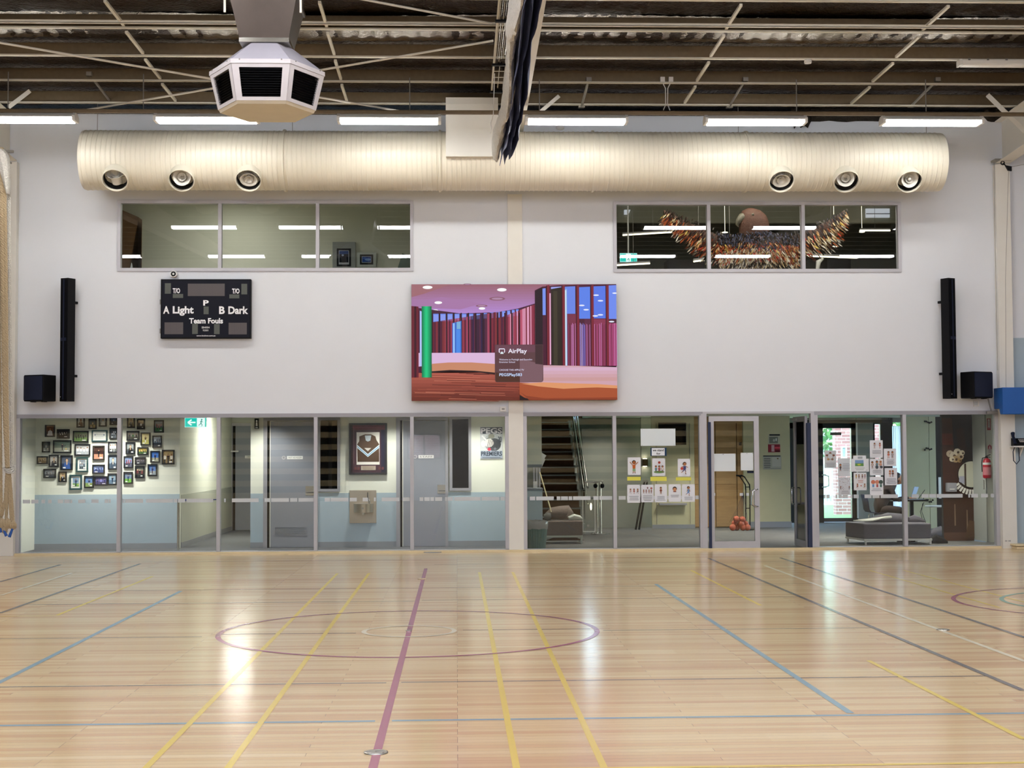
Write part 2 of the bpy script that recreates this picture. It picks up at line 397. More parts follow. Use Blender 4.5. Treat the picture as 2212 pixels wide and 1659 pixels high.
# at right angles to the wall
vline('red', (808, 1659), (920, 1222), .05, XC, -20.5, YFAR)
for x in (-1.678, -1.235, .3138, .7817): cline('yellow', x, -20.5, x, G(960, 1237)[1], .04)
vline('blue', (0, 1473), (390, 1277), .05, -3.3966, -15.9); vline('blue', (1838, 1541), (1415, 1262), .05, 2.5247)
vline('yellow', (130, 1329), (325, 1245), .04); vline('yellow', (1495, 1232), (1640, 1308), .04); vline('yellow', (1875, 1427), (2212, 1597), .04)
vline('yellow', (1885, 1232), (2150, 1313), .03); vline('yellow', (1955, 1232), (2212, 1302), .03)
vline('grey', (0, 1325), (302, 1218), .05); vline('grey', (0, 1257), (130, 1220), .05); vline('white', (0, 1286), (158, 1238), .05)
vline('grey', (1530, 1206), (2212, 1492), .05); vline('white', (1655, 1222), (2212, 1430), .05); vline('grey', (1688, 1205), (2212, 1378), .05)
cring('red', XC, YC, 1.75, 1.8); cring('white', XC, YC, .405, .45)
gx, gy = G(2074, 1304); cring('red', gx+1.8, gy, 1.75, 1.8); gx2, gy2 = G(2176, 1303); cring('teal', gx2+1.35, gy2, 1.3, 1.35)

# column positions
COLX = [(-7.64, -7.39), (.883, 1.133), (9.32, 9.57)]
ZG = 2.36                                                     # top of the glazed band
WT = 7.47
# front wall with openings
UW = [RC(254, 433, 893, 586, 0), RC(1325, 436, 1946, 588, 0)]
holes = [(u[0], u[1], u[2], u[3]) for u in UW]+[(-7.39, .883, 0, ZG), (1.133, 9.32, 0, ZG), (-12.4, -7.64, 0, ZG)]
xs = sorted({XL, XR}.union(*[{h[0], h[1]} for h in holes])); zs = sorted({0, WT}.union(*[{h[2], h[3]} for h in holes]))
wf = MB()
for i in range(len(xs)-1):
    for j in range(len(zs)-1):
        cx, cz = (xs[i]+xs[i+1])/2, (zs[j]+zs[j+1])/2
        if any(h[0] < cx < h[1] and h[2] < cz < h[3] for h in holes): continue
        wf.box(xs[i], xs[i+1], 0, .12, zs[j], zs[j+1])
struct('wall_front', wf, M['wall'])
# grey lower panel and timber edge right of the right column
x0 = X(2188, 1000, -.02)
mb = MB(); mb.box(x0, XR, -.03, 0, 0, Z(2200, 730, -.02)); struct('trim_1', mb, M['dado'])
mb = MB(); mb.box(COLX[0][1], COLX[2][0], -.07, .0, 0, .035); struct('trim_2', mb, M['timber'])
# other walls
def rearwall():
    mb = MB()
    wx0, wx1, wz0, wz1 = -1.75, -.55, 1.45, 2.35
    mb.box(XL, wx0, YB-.1, YB, 0, 8.6); mb.box(wx1, XR, YB-.1, YB, 0, 8.6); mb.box(wx0, wx1, YB-.1, YB, 0, wz0); mb.box(wx0, wx1, YB-.1, YB, wz1, 8.6)
    struct('wall_back', mb, M['wall'])
    g = sthing('window_9', (-1.15, YB, 1.45)); f = MB()
    for a, b in ((wx0, wx0+.05), (-1.175, -1.125), (wx1-.05, wx1)): f.box(a, b, YB-.08, YB+.02, wz0, wz1)
    f.box(wx0, wx1, YB-.08, YB+.02, wz0, wz0+.05); f.box(wx0, wx1, YB-.08, YB+.02, wz1-.05, wz1); f.build('window_frame', M['frame'], g)
rearwall()
g = sthing('window_12', (1, YB, 3.9)); mb = MB(); mb.box(-22, 24, YB, YB+.03, 3.9, 6.9); mb.build('fill_glow_pane', M['fill_glow'], g)  # unseen glowing panel added behind the camera to light the front wall
mb = MB()
for i in range(24): mb.box(-22+2*i-.03, -22+2*i+.03, YB, YB+.06, 3.85, 6.95)
mb.build('window_frame', M['frame'], g)  # frame bars dressing the added panel as a window
for nm, x in (('wall_left', XL-.1), ('wall_right', XR)):
    mb = MB(); mb.box(x, x+.1, YB, 0, 0, 8.8); struct(nm, mb, M['wall'])
mb = MB(); mb.box(-3.5, 1.5, YB-2.6, YB-2.4, 0, 3.2); struct('wall_outside', mb, M['brick'])
mb = MB(); mb.box(XL, XR, 1.5, 1.6, 6.9, 8.2); struct('wall_eave', mb, M['void'])  # near-black sheet: the dark of the eave gap put into its colour
# roof
KR, SR = 6.676, .04
def zr(y): return H_+KR-SR*(y+D_)                              # underside of the purlins
def foil():
    mb = MB(); nx, ny = 330, 190; xs = [XL+(XR-XL)*i/nx for i in range(nx+1)]; ys = [1.4-(1.4-YB)*(j/ny) for j in range(ny+1)]
    vs = []
    for y in ys:
        for x in xs:
            ph = ((y+1.0) % 1.25)/1.25
            sag = -.05*math.sin(math.pi*ph)*(1+.3*math.sin(x*2.3))+.014*math.sin(x*28+2*math.sin(y*3))*math.sin(math.pi*ph)
            vs.append((x, y, zr(min(y, 0))+.26+sag+rnd.uniform(-.006, .006)))
    n1 = nx+1
    mb.add(vs, [(j*n1+i, (j+1)*n1+i, (j+1)*n1+i+1, j*n1+i+1) for j in range(ny) for i in range(nx)])
    o = mb.build('ceiling', M['foil'], base=(0, 0, 7.4), smooth=True, orient=False); o['kind'] = 'structure'
foil()
PY = [-1.0-1.25*i for i in range(21)]
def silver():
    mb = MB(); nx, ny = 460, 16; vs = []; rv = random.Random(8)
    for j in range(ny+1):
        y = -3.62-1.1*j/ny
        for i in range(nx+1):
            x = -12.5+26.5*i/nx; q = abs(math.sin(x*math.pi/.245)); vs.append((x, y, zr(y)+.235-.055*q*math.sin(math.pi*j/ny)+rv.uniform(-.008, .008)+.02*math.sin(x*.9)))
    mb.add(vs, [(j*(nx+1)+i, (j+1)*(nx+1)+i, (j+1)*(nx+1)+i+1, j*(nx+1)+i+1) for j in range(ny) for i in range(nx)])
    o = mb.build('lit_foil_panel', M['silver'], smooth=True, orient=False); tag(o, 'added pale foil panel, its brightness painted in, between two roof purlins', 'insulation', kind='stuff')
M['silver'] = mat('lit_band_foil', 'b8b0a4', .22, metal=.95, var=.2, scale=9, bump=1, bscale=26)  # paler copy of the roof foil, painting in the lamplit bright band
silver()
# first purlins as individuals
ords = ['nearest the wall', 'second from the wall', 'third from the wall', 'fourth from the wall', 'fifth from the wall']
for i, y in enumerate(PY):
    z = zr(y); x0, x1 = (-12.5, 14) if i < 6 else (XL, XR)
    mb = MB(); mb.box(x0, x1, y, y+.006, z, z+.21)
    p = mb.build('roof_purlin', M['galv'], base=(0, y, z))
    tag(p, 'brown grey steel roof purlin, '+ords[i] if i < 5 else 'steel roof purlin over the middle and rear of the hall', 'purlin', 'roof purlins')
    f = MB(); f.box(x0, x1, y-.072, y, z, z+.003); f.box(x0, x1, y-.072, y-.069, z, z+.018); f.box(x0, x1, y, y+.07, z+.207, z+.21); f.build('flange', M['flange'], p)
# rafters and columns
for k, (a, b) in enumerate(COLX):
    zc = 6.62 if k != 1 else 7.03
    t = thing('portal_frame', ['cream steel portal frame column and rafter at left edge', 'cream steel column and rafter in the middle of the wall', 'cream steel portal frame column and rafter at right'][k], 'steel frame', ((a+b)/2, -.1, 0), 'cream steel portal frames')
    d = .03 if k == 1 else .14
    mb = MB(); mb.box(a, b, -d, -.004, 0, min(zc, WT) if k != 1 else 6.1)
    mb.build('column', M['cream'], t, bevel=.003)
    mb = MB(); yy = [-.15 if k != 1 else -.02, -9, -18, YB+.05]
    zb = lambda y: zc+(SR+ (.012 if k != 1 else 0))*(-y); zt = lambda y: zr(y)-.015
    m_ = (a+b)/2
    # bottom flange, web, top flange
    for xa, xb, f0, f1 in ((a, b, 0, .012), (m_-.005, m_+.005, .012, None), (a, b, None, 0)):
        ya, yb = yy[0], yy[-1]
        def zz(y):
            lo, hi = zb(y), zt(y)
            if hi < lo+.1: hi = lo+.1
            if f1 is None: return lo+.012, hi-.012
            if f0 is None: return hi-.012, hi
            return lo, lo+.012
        A, B = zz(ya), zz(yb)
        mb.add([(xa, ya, A[0]), (xb, ya, A[0]), (xb, ya, A[1]), (xa, ya, A[1]), (xa, yb, B[0]), (xb, yb, B[0]), (xb, yb, B[1]), (xa, yb, B[1])],
               [(0, 1, 2, 3), (7, 6, 5, 4), (0, 4, 5, 1), (3, 2, 6, 7), (0, 3, 7, 4), (1, 5, 6, 2)])
    mb.build('rafter', M['cream'], t)
# bridging between purlins
for k, (a, b) in enumerate((((225, 0), (385, 228)), ((689, 0), (740, 187)), ((1607, 0), (1480, 222)), ((2060, 0), (1835, 233)))):
    best = min((abs(Z((a[0]+b[0])/2, (a[1]+b[1])/2, y)-zr(y)), y) for y in [-i*.02 for i in range(20, 500)])[1]
    xb = X((a[0]+b[0])/2, (a[1]+b[1])/2, best)
    mb = MB()
    for i in range(7):
        y0 = PY[i]; mb.box(xb-.02, xb+.02, y0-1.16, y0-.08, zr(y0)+.02, zr(y0)+.055)
    o = mb.build('purlin_bridging', M['flange'])
    tag(o, ['slanting row of steel bridging between purlins, far left', 'steel bridging row just right of the hanging air vent', 'steel bridging row right of the cream middle rafter', 'steel bridging row towards the right end of the roof'][k], 'roof bracing', 'bridging between the purlins')
# cable tray pair at the fifth purlin
mb = MB(); y = PY[3]-.25; mb.box(-12.5, 14, y-.05, y, zr(y)-.01, zr(y)-.004); mb.box(-12.5, 14, y-.05, y-.045, zr(y)-.01, zr(y)+.03)
tag(mb.build('cable_tray', M['flange']), 'long light steel cable tray running beside the upper purlin', 'cable tray')
# thin brace rods
def pt(px, py, Y): x, z = W(px, py, Y); return (x, Y, z)
def solo(name, mb, m, label, cat, group=None, **k): return tag(mb.build(name, m, **k), label, cat, group)
for a, ya, b, yb, lab in (((-60, 82), -6.2, (870, 241), -2.0, 'thin cream tie rod falling to the right behind the hanging air vent'),
                          ((165, 241), -2.0, (1065, 88), -5.4, 'thin cream tie rod rising to the right behind the hanging air vent'),
                          ((760, -6), -6.6, (1062, 51), -5.4, 'short cream tie rod above, ending at the hoist lattice')):
    mb = MB(); mb.cyl(pt(*a, ya), pt(*b, yb), .016, n=8); solo('tie_rod', mb, M['cream'], lab, 'tie rod', 'tie rods under the roof')
# fly braces (cream) and grey arms
for a, b, Y, m_, w_, lab in (((65, 196), (18, 232), -1.15, 'cream', .07, 'cream angled brace at the left rafter'), ((1208, 207), (1160, 248), -1.15, 'cream', .06, 'cream angled brace right of the middle rafter'),
                             ((2133, 205), (2214, 284), -1.6, 'cream', .08, 'cream angled brace crossing the right rafter')):
    mb = MB(); p, q = Vector(pt(*a, Y)), Vector(pt(*b, Y)); c = (p+q)/2; L_ = (q-p).length; ang = -math.atan2(q.z-p.z, q.x-p.x)
    mb.obox(c, (L_, .006, w_), (0, ang, 0)); mb.obox(c+Vector((0, .03, 0)), (L_, .06, .006), (0, ang, 0)); solo('fly_brace', mb, M[m_], lab, 'brace', 'cream fly braces')
for a, b, lab in (((193, 160), (232, 218), 'grey steel strut under the roof, above the left end of the duct'), ((1272, 172), (1252, 230), 'grey steel strut right of the cream middle rafter'),
                  ((1610, 172), (1572, 230), 'grey steel strut above the fifth lit tube lamp'), ((2025, 172), (1965, 229), 'grey steel strut near the right end of the roof')):
    p, q = Vector(pt(*a, -2.3)), Vector(pt(*b, -.95)); q.x = p.x
    mb = MB(); mb.tube([p, q], .022, 6); mb.box(p.x-.04, p.x+.04, p.y-.04, p.y+.04, p.z-.03, p.z+.03); mb.box(q.x-.05, q.x+.05, q.y-.04, q.y+.04, q.z-.02, q.z+.02)
    solo('roof_strut', mb, M['dsteel'], lab, 'strut', 'grey roof struts')
for px, py0, py1, Y, r, lab in ((18, 155, 232, -2.35, .009, 'thin dark hanger rod above the leftmost tube lamp'), (310, 160, 240, -2.35, .009, 'thin dark hanger rod left of the second tube lamp'), (885, 168, 240, -2.35, .009, 'thin dark hanger rod above the third tube lamp'),
                    (1165, 172, 243, -2.35, .009, 'thin dark hanger rod beside the middle rafter'), (1720, 172, 240, -2.35, .009, 'thin dark hanger rod above the fifth tube lamp'), (1999, 172, 240, -2.35, .009, 'thin dark hanger rod above the last tube lamp'),
                    (211, 194, 281, -.75, .005, 'fine wire holding the left end of the duct'), (632, 205, 285, -.75, .005, 'fine wire holding the duct beside its first joint ring'), (1594, 220, 287, -.75, .005, 'fine wire holding the duct left of its last joint ring'), (2000, 222, 287, -.75, .005, 'fine wire holding the right end of the duct')):
    a = pt(px, py0, Y); b = pt(px, py1, Y); mb = MB(); mb.cyl((a[0], Y, max(a[2], zr(Y)+.02)), (a[0], Y, b[2]), r, n=6); solo('hanger_rod', mb, M['dsteel'], lab, 'hanger', 'hanger rods and wires')
# white forked cable
mb = MB(); Y = -2.3
for s in (-1, 1):
    mb.tube([pt(1440+s*9, 172, Y), pt(1440+s*7, 182, Y), pt(1440+s*2.5, 191, Y), pt(1440+s*2, 225, Y), pt(1440+s*7, 238, Y)], .008, 6)
    c = pt(1440+s*9, 173, Y); mb.box(c[0]-.035, c[0]+.035, Y-.03, Y+.03, c[2]-.03, c[2]+.045)
solo('forked_cable', mb, M['white'], 'white forked cable with two plugs hanging from a purlin', 'cable')
# lamp channel
zch = Z(1000, 247, -2.4); mb = MB(); mb.box(-9.5, 11.5, -2.43, -2.38, zch, zch+.045); mb.box(-9.5, 11.5, -2.46, -2.35, zch+.045, zch+.05)
solo('lamp_channel', mb, M['galv'], 'long grey steel channel carrying the row of lit tube lamps', 'channel')
# smoke detector on a purlin, pir dome on the wall, unlit batten
c = pt(1745, 120, -3.53); mb = MB(); mb.lathe([(.001, -.02), (.05, -.018), (.058, 0), (.05, .035), (.001, .035)], (c[0], -3.53, zr(-3.5)-.036), n=20); solo('smoke_detector', mb, M['white'], 'small round white detector under a purlin', 'detector', smooth=True)
c = pt(1210, 276, 0); mb = MB(); mb.ball((c[0], -.0, c[2]), (.075, .07, .045), 16, 8); solo('dome_sensor', mb, M['white'], 'small pale dome sensor high on the wall above the duct', 'sensor', smooth=True)
c = pt(2070, 117, -3.58); t = thing('tube_batten', 'unlit white tube batten under a purlin at upper right', 'lamp', (c[0]+.8, -3.58, zr(-3.5)-.1))
mb = MB(); mb.prism([(-3.66, zr(-3.5)-.08), (-3.5, zr(-3.5)-.08), (-3.5, zr(-3.5)-.015), (-3.66, zr(-3.5)-.015)], c[0]+.03, c[0]+1.6, 'x'); mb.build('body', M['white'], t, bevel=.01)
mb = MB(); mb.prism([(-3.65, zr(-3.5)-.1), (-3.51, zr(-3.5)-.1), (-3.5, zr(-3.5)-.08), (-3.66, zr(-3.5)-.08)], c[0]+.05, c[0]+1.58, 'x'); mb.build('diffuser', M['white'], t)
for q in (0, 1.6): mb = MB(); mb.box(c[0]+q, c[0]+q+.03, -3.67, -3.49, zr(-3.5)-.1, zr(-3.5)-.01); mb.build('end_cap', M['white'], t)
for q in range(4): mb = MB(); mb.box(c[0]+.12+q*.28, c[0]+.15+q*.28, -3.68, -3.66, zr(-3.5)-.03, zr(-3.5)-.005); mb.build('clip', M['dsteel'], t)

# ------------------------------------------------------------------ tube lamps
def tube_lamp(x, y, z, label, group, lm='lamp'):
    t = thing('tube_lamp', label, 'lamp', (x, y, z), group); L_ = .755
    mb = MB(); mb.prism([(y-.05, z+.13), (y+.05, z+.13), (y+.125, z+.075), (y+.125, z+.06), (y-.125, z+.06), (y-.125, z+.075)], x-L_, x+L_, 'x'); mb.build('body', M['white'], t)
    mb = MB(); mb.prism([(y-.12, z+.06), (y+.12, z+.06), (y+.11, z+.005), (y-.11, z+.005)], x-L_+.01, x+L_-.01, 'x'); mb.build('diffuser', M[lm], t)
    for s in (-1, 1):
        mb = MB(); mb.prism([(y-.06, z+.135), (y+.06, z+.135), (y+.13, z+.085), (y+.13, z+.01), (y-.13, z+.01), (y-.13, z+.085)], x+s*L_, x+s*(L_+.045), 'x'); mb.build('end_cap', M['white'], t)
    return t
zl = Z(1245, 268, -2.42)
lab = ['cut off by the left edge', 'second from the left, half behind the air vent', 'third from the left, beside the cream duct box', 'just right of the navy curtain', 'fifth from the left, with torn foil beside it', 'rightmost of the lit row']
for i, px in enumerate((52, 447, 841, 1245, 1631, 2012)):
    tube_lamp(X(px, 262, -2.42), -2.42, zl, 'lit white tube lamp '+lab[i], 'lit tube lamps above the round duct')
first = None
for Y in (-9.4, -14.5, -18.5, -22.6):
    for x in (-14.3, -11.7, -9.2, -5.9, -3.4, -1.1, 2.6, 5.2, 7.8, 11.2, 13.8, 16.3):
        if first is None: first = tube_lamp(x, Y, 6.95, 'lit tube lamp in the hall roof, seen only mirrored in the upper windows', 'tube lamps over the court', 'lampfar')
        else: c = copy_tree(first); c.location = (x, Y, 6.95)

# ------------------------------------------------------------------ round duct
DY, DR = -.75, .487
xa = X(180, 345, DY-.2); xb = X(2034, 350, DY-.2); zd = (Z(1100, 285, DY)+Z(1100, 412, DY))/2
t = thing('round_duct', 'long cream round spiral duct hung along the top of the wall', 'duct', ((xa+xb)/2, DY, zd-DR))
prof = [(DR*.93, xa-.005), (DR*.985, xa-.03)]; x = xa
while x < xb-.02:
    prof += [(DR, x), (DR+.007, x+.008), (DR+.007, x+.018), (DR, x+.026)]; x += .081
prof += [(DR, xb), (DR*.99, xb+.03), (DR*.9, xb+.035)]
mb = MB(); mb.lathe([(r, h-xa) for r, h in prof], (xa, DY, zd), (1, 0, 0), 48, caps=True); mb.build('spiral_tube', M['duct'], t, smooth=True)
for px in (612, 950, 1283, 1617):
    x = X(px, 350, DY-.3); mb = MB(); mb.lathe([(DR+.002, -.02), (DR+.025, -.018), (DR+.028, 0), (DR+.025, .018), (DR+.002, .02)], (x, DY, zd), (1, 0, 0), 48); mb.build('joint_ring', M['duct'], t, smooth=True)
places = ['leftmost of six, hanging cone turned down', 'second from the left, facing out', 'third from the left, tipped down', 'fourth, tipped down near the last joint ring', 'fifth, facing left', 'rightmost, facing out with centre knob']
aim = [(-.05, -1, 1.0), (.08, -1, -.15), (0, -.7, -1.0), (.02, -.7, -1.0), (-.2, -1, -.1), (.1, -1, -.35)]
for i, px in enumerate((246, 390, 535, 1691, 1831, 1968)):
    ax = Vector((0.0, -.74, -.67)).normalized(); cx = X(px, 388, -1.28)
    o0 = Vector((cx, DY, zd))+ax*(DR-.13)
    t = thing('jet_nozzle', 'round cream air nozzle on the duct, '+places[i], 'air nozzle', o0, 'air nozzles along the duct')
    mb = MB(); mb.lathe([(.155, -.08), (.2, .02), (.205, .2), (.212, .27), (.2, .275), (.19, .2), (.185, -.06)], o0, ax, 32); mb.build('housing', M['duct'], t, smooth=True)
    c = o0+ax*.16; a2 = Vector(aim[i]).normalized()
    mb = MB(); mb.lathe([(.187, .235), (.183, .0), (.18, -.1), (.001, -.1)], o0+ax*.0, ax, 24); mb.build('throat', M['void'], t)  # near-black lining: the shade inside the nozzle put into its colour
    mb = MB(); mb.lathe([(.08, -.11), (.085, -.03), (.105, .03), (.14, .06), (.143, .068), (.13, .066), (.095, .03), (.073, -.03), (.068, -.11)], c, a2, 32); mb.build('outer_cone', M['cream'], t, smooth=True)
    mb = MB(); mb.lathe([(.035, -.08), (.04, -.02), (.07, .04), (.068, .046), (.032, -.01), (.028, -.08)], c+a2*.01, a2, 24)
    if i == 5: mb.ball(c+a2*.06, .03, 12, 8)
    mb.build('inner_cone', M['cream'], t, smooth=True)
    mb = MB(); u = a2.cross(Vector((0, 0, 1))).normalized(); mb.cyl(o0+ax*.15-u*.19, o0+ax*.15+u*.19, .004, n=6); mb.build('axle', M['dsteel'], t)
# cream supply box in front of the duct, reaching into the roof
bx = RC(963, 172, 1076, 338, -1.35)
mb = MB(); mb.box(bx[0], bx[1], -1.35, -.9, bx[2], 7.45); o = solo('supply_duct_box', mb, M['cream'], 'boxy cream supply duct dropping from the roof onto the round duct', 'duct')
mb = MB(); zq = Z(1000, 225, -1.36); mb.box(bx[0]-.004, bx[1]+.004, -1.356, -1.35, zq, zq+.012); mb.build('seam', M['cream'], o)
mb = MB(); mb.box(bx[0]-.06, bx[0]-.01, -1.06, -1.0, Z(960, 225, -1.03), zr(-1)+.03); solo('duct_bracket', mb, M['dsteel'], 'short dark bracket at the left side of the cream duct box', 'bracket')
# torn black foil over the wall head
def torn(a0, a1, top, bots, Y, label):
    mb = MB(); n = len(bots); vs = []
    for i in range(n):
        px = a0+(a1-a0)*i/(n-1); p = pt(px, top, Y); q = pt(px, bots[i], Y)
        vs += [p, (p[0], Y-.05*math.sin(i*1.7), (p[2]+q[2])/2), (q[0], Y+.02*math.cos(i*2.1), q[2])]
    mb.add(vs, [f for i in range(n-1) for f in ((3*i, 3*i+3, 3*i+4, 3*i+1), (3*i+1, 3*i+4, 3*i+5, 3*i+2))])
    o = solo('torn_foil', mb, M['foil2'], label, 'torn foil', 'torn roof foil', smooth=True)
    m = o.modifiers.new('thick', 'SOLIDIFY'); m.thickness = .004
M['foil2'] = mat('dark_torn_foil', '2a241d', .5, metal=.3, var=.5, scale=14, bump=1, bscale=30)
torn(1708, 1752, 222, [250, 279, 268, 276, 272, 277, 262], -.05, 'dark torn roof foil drooping beside the fifth lit tube lamp')
torn(1752, 1905, 222, [262, 263, 261, 262, 264, 262, 261, 262, 263], -.04, 'dark strip of roof foil between the last two lit tube lamps')
torn(2124, 2176, 222, [250, 262, 264, 263, 260, 255, 249], -.04, 'dark torn roof foil at the right end of the lit lamps')

# ------------------------------------------------------------------ hanging air diffuser
Y = -8.0; cx = X(577, 190, Y); OA = R(-5)
def octo(a, c, z): return [(cx+p*a, Y+q*a, z) for p, q in ((-.5, -.866), (.5, -.866), (1, 0), (.5, .866), (-.5, .866), (-1, 0))]
t = thing('air_diffuser', 'large white six-sided air diffuser hanging from the roof', 'air diffuser', (cx, Y, 5.6))
zt, zb_, zn = 6.1, 5.67, 6.4
mb = MB(); mb.loft([octo(.285, .27, zn), octo(.655, .36, zt+.02)]); mb.build('hood', M['hood'] if 'hood' in M else M.setdefault('hood', mat('dimmed_hood_paint', 'a3a0a8', .6)), t)  # hood colour darkened to offset the glare of the nearby lamps
mb = MB(); mb.loft([octo(.67, .37, zt+.02), octo(.67, .37, zt-.03)]); mb.build('rim', M['offwhite'], t)
mb = MB(); mb.loft([octo(.56, .32, zb_), octo(.54, .31, zb_-.035)]); mb.build('bottom_panel', M['beige'], t)
top = octo(.65, .36, zt-.03); bot = octo(.555, .31, zb_)
mb = MB(); mb.loft([octo(.5, .28, zb_+.01), octo(.56, .31, zt-.04)]); mb.build('dark_core', M['void'], t)
for i in range(6):
    j = (i+1) % 6; A, B, P, Q = map(Vector, (top[i], top[j], bot[i], bot[j])); c = (A+B+P+Q)/4; nrm = (B-A).cross(P-A).normalized()
    if nrm.dot(c-Vector((cx, Y, c.z))) < 0: nrm = -nrm
    def P2(u, v): return A.lerp(B, u).lerp(P.lerp(Q, u), v)
    mu, mv0, mv1 = .12, .1, .9
    fr = MB()
    for (u0, u1, v0, v1) in ((0, 1, 0, mv0), (0, 1, mv1, 1), (0, mu, mv0, mv1), (1-mu, 1, mv0, mv1)):
        q = [P2(u0, v0), P2(u1, v0), P2(u1, v1), P2(u0, v1)]; fr.add([p+nrm*.012 for p in q]+[p-nrm*.012 for p in q], [(0, 1, 2, 3), (7, 6, 5, 4), (0, 4, 5, 1), (1, 5, 6, 2), (2, 6, 7, 3), (3, 7, 4, 0)])
    o = fr.build('grille_frame', M['offwhite'], t)
    sl = MB(); n = 12
    for k in range(n):
        v = mv0+(mv1-mv0)*(k+.5)/n; a, b = P2(mu, v), P2(1-mu, v); d = Vector((0, 0, 1))
        q = [a+nrm*.008+d*-.008, b+nrm*.008+d*-.008, b-nrm*.03+d*.012, a-nrm*.03+d*.012]; sl.add(q+[p+d*.002 for p in q], [(0, 1, 2, 3), (7, 6, 5, 4), (0, 4, 5, 1), (1, 5, 6, 2), (2, 6, 7, 3), (3, 7, 4, 0)])
    sl.build('louvre', M['black'], o)
for i in range(6):
    for u in (.15, .85):
        p = Vector(top[i]).lerp(Vector(top[(i+1) % 6]), u); q = (p-Vector((cx, Y, p.z)))*1.035; p = Vector((cx, Y, p.z+.045))+q; 
        if i in (0, 1, 5): mb = MB(); mb.ball(p, .009, 8, 6); mb.build('rivet', M['dsteel'], t)
t2 = thing('drop_duct', 'galvanised square duct above the hanging air diffuser', 'duct', (cx, Y, 6.4))
sq = lambda a, z, dy=0: [(cx-a, Y-a+dy, z), (cx+a, Y-a+dy, z), (cx+a, Y+a+dy, z), (cx-a, Y+a+dy, z)]
mb = MB(); mb.loft([sq(.285, zn-.005), sq(.285, zn+.045)]); mb.build('foil_tape', M['steel'], t2)
mb = MB(); mb.loft([sq(.28, zn+.04), sq(.38, 6.9)]); mb.build('transition', M['ductgalv'], t2)
mb = MB(); mb.loft([sq(.4, 6.88), sq(.4, 6.93)]); mb.build('flange', M['ductgalv'], t2)
mb = MB(); mb.loft([sq(.38, 6.92), sq(.38, zr(Y)+.22)]); mb.build('duct_riser', M['ductgalv'], t2)
for s in (-1, 1):
    mb = MB(); mb.box(cx+s*.43-.012, cx+s*.43+.012, Y-.41, Y-.385, 6.7, zr(Y)+.2); mb.build('hanger_strap', M['flange'], t2)

# ------------------------------------------------------------------ curtain and hoist
t = thing('divider_curtain', 'retracted dividing curtain, navy vinyl and white netting, hung under the roof', 'curtain', (.7, -3.3, 5.9))
n = 60; y0, y1 = -3.2, -15.5; rings = []; rv = random.Random(3)
base = [(.0, .0), (.05, .30), (.02, .62), (.09, .36), (.12, .05), (.16, .5), (.14, .85), (.2, .6), (.22, .12), (.26, .7), (.25, 1.0)]
def wob(y, k): return .035*math.sin(y*2.1+k)+.02*math.sin(y*5.3+2*k)
for i in range(n+1):
    y = y0+(y1-y0)*i/n; zb2 = 5.93+.05*(-y-3.2)+.05*math.sin(y*1.3); sh = .03*(1-i/n)+.12*math.sin(y*.9)*.25
    sc = .75+.25*min(1, i/6)
    rings.append([(.715-.06*max(0, 1-i/4)+u*sc*.75+wob(y, k*.4)*.4, y+(.03*math.sin(k*2.2) if i == 0 else 0), zb2+v*sc*.62+.02*math.sin(y*6+k)) for k, (u, v) in enumerate(base)])
mb = MB(); mb.loft(rings, caps=False, closed=False); o = mb.build('vinyl_skirt', M['vinyl'], t, smooth=False, orient=False)
m = o.modifiers.new('thick', 'SOLIDIFY'); m.thickness = .006
mb = MB(); rings = []
for i in range(91):
    y = y0-.05+(y1-y0)*i/90; zb2 = 6.12+.05*(-y-3.2)+.04*math.sin(y*1.3); k = 14
    rx = .06+.012*math.sin(y*2.7)+.01*math.sin(y*11); rz = .2+.06*math.sin(y*1.9+1)
    rings.append([(.665-.08*max(0, 1-i/9)+.02*math.sin(y*1.7)+math.cos(2*math.pi*j/k)*rx*(1+.12*rv.uniform(-1, 1)), y, zb2+.1+math.sin(2*math.pi*j/k)*rz*(1+.12*rv.uniform(-1, 1))) for j in range(k)])
mb.loft(rings); mb.build('net_bundle', M['net'], t, smooth=True)
mb = MB()
for i in range(5):
    y = -3.4-i*2.2; mb.cyl((.78, y, 6.5), (.78, y, zr(y)+.05), .004, n=5)
mb.build('lift_cord', M['white'], t)
mb = MB(); mb.tube([(.52+.012*math.sin(i), -3.25-i*.15, 6.45+.02*math.sin(i*2)) for i in range(9)]+[(.55, -4.6, 7.0)], .006, 5); mb.build('loose_cord', M['white'], t)
t = thing('hoist_lattice', 'black and grey lattice hoist with cables beside the navy curtain', 'hoist', (.62, -2.6, 7.2))
xl, xr = X(1062, 185, -2.6), X(1087, 185, -2.6)
zz = lambda y: 7.24+.04*(-y-2.6)
mb = MB()
for x in (xl, xr): mb.add([(x+a, y, zz(y)+b) for y in (-2.6, -14) for a, b in ((-.012, 0), (.012, 0), (.012, .05), (-.012, .05))], [(0, 1, 2, 3), (7, 6, 5, 4), (0, 4, 5, 1), (1, 5, 6, 2), (2, 6, 7, 3), (3, 7, 4, 0)])
mb.build('side_rail', M['flange'], t)
for y in (-2.62, -4.0, -5.9, -8, -11):
    mb = MB(); mb.box(xl-.03, xr+.03, y-.03, y+.03, zz(y)-.03, zz(y)+.0); mb.build('cross_bar', M['black'], t)
for k in range(6):
    x = xl+(xr-xl)*(k+.7)/7; mb = MB(); mb.cyl((x, -3.9-.1*k, zz(-4)+.015), (x+.03, -13.5, zz(-13.5)+.02), .005, n=5); mb.build('hoist_cable', M['steel'] if k % 2 else M['cream'], t)
for y in (-4.05, -5.95):
    mb = MB(); mb.cyl(((xl+xr)/2, y+.12, zz(y)-.01), ((xl+xr)/2, y+.12, zz(y)+.03), .035, n=14); mb.build('pulley', M['black'], t)
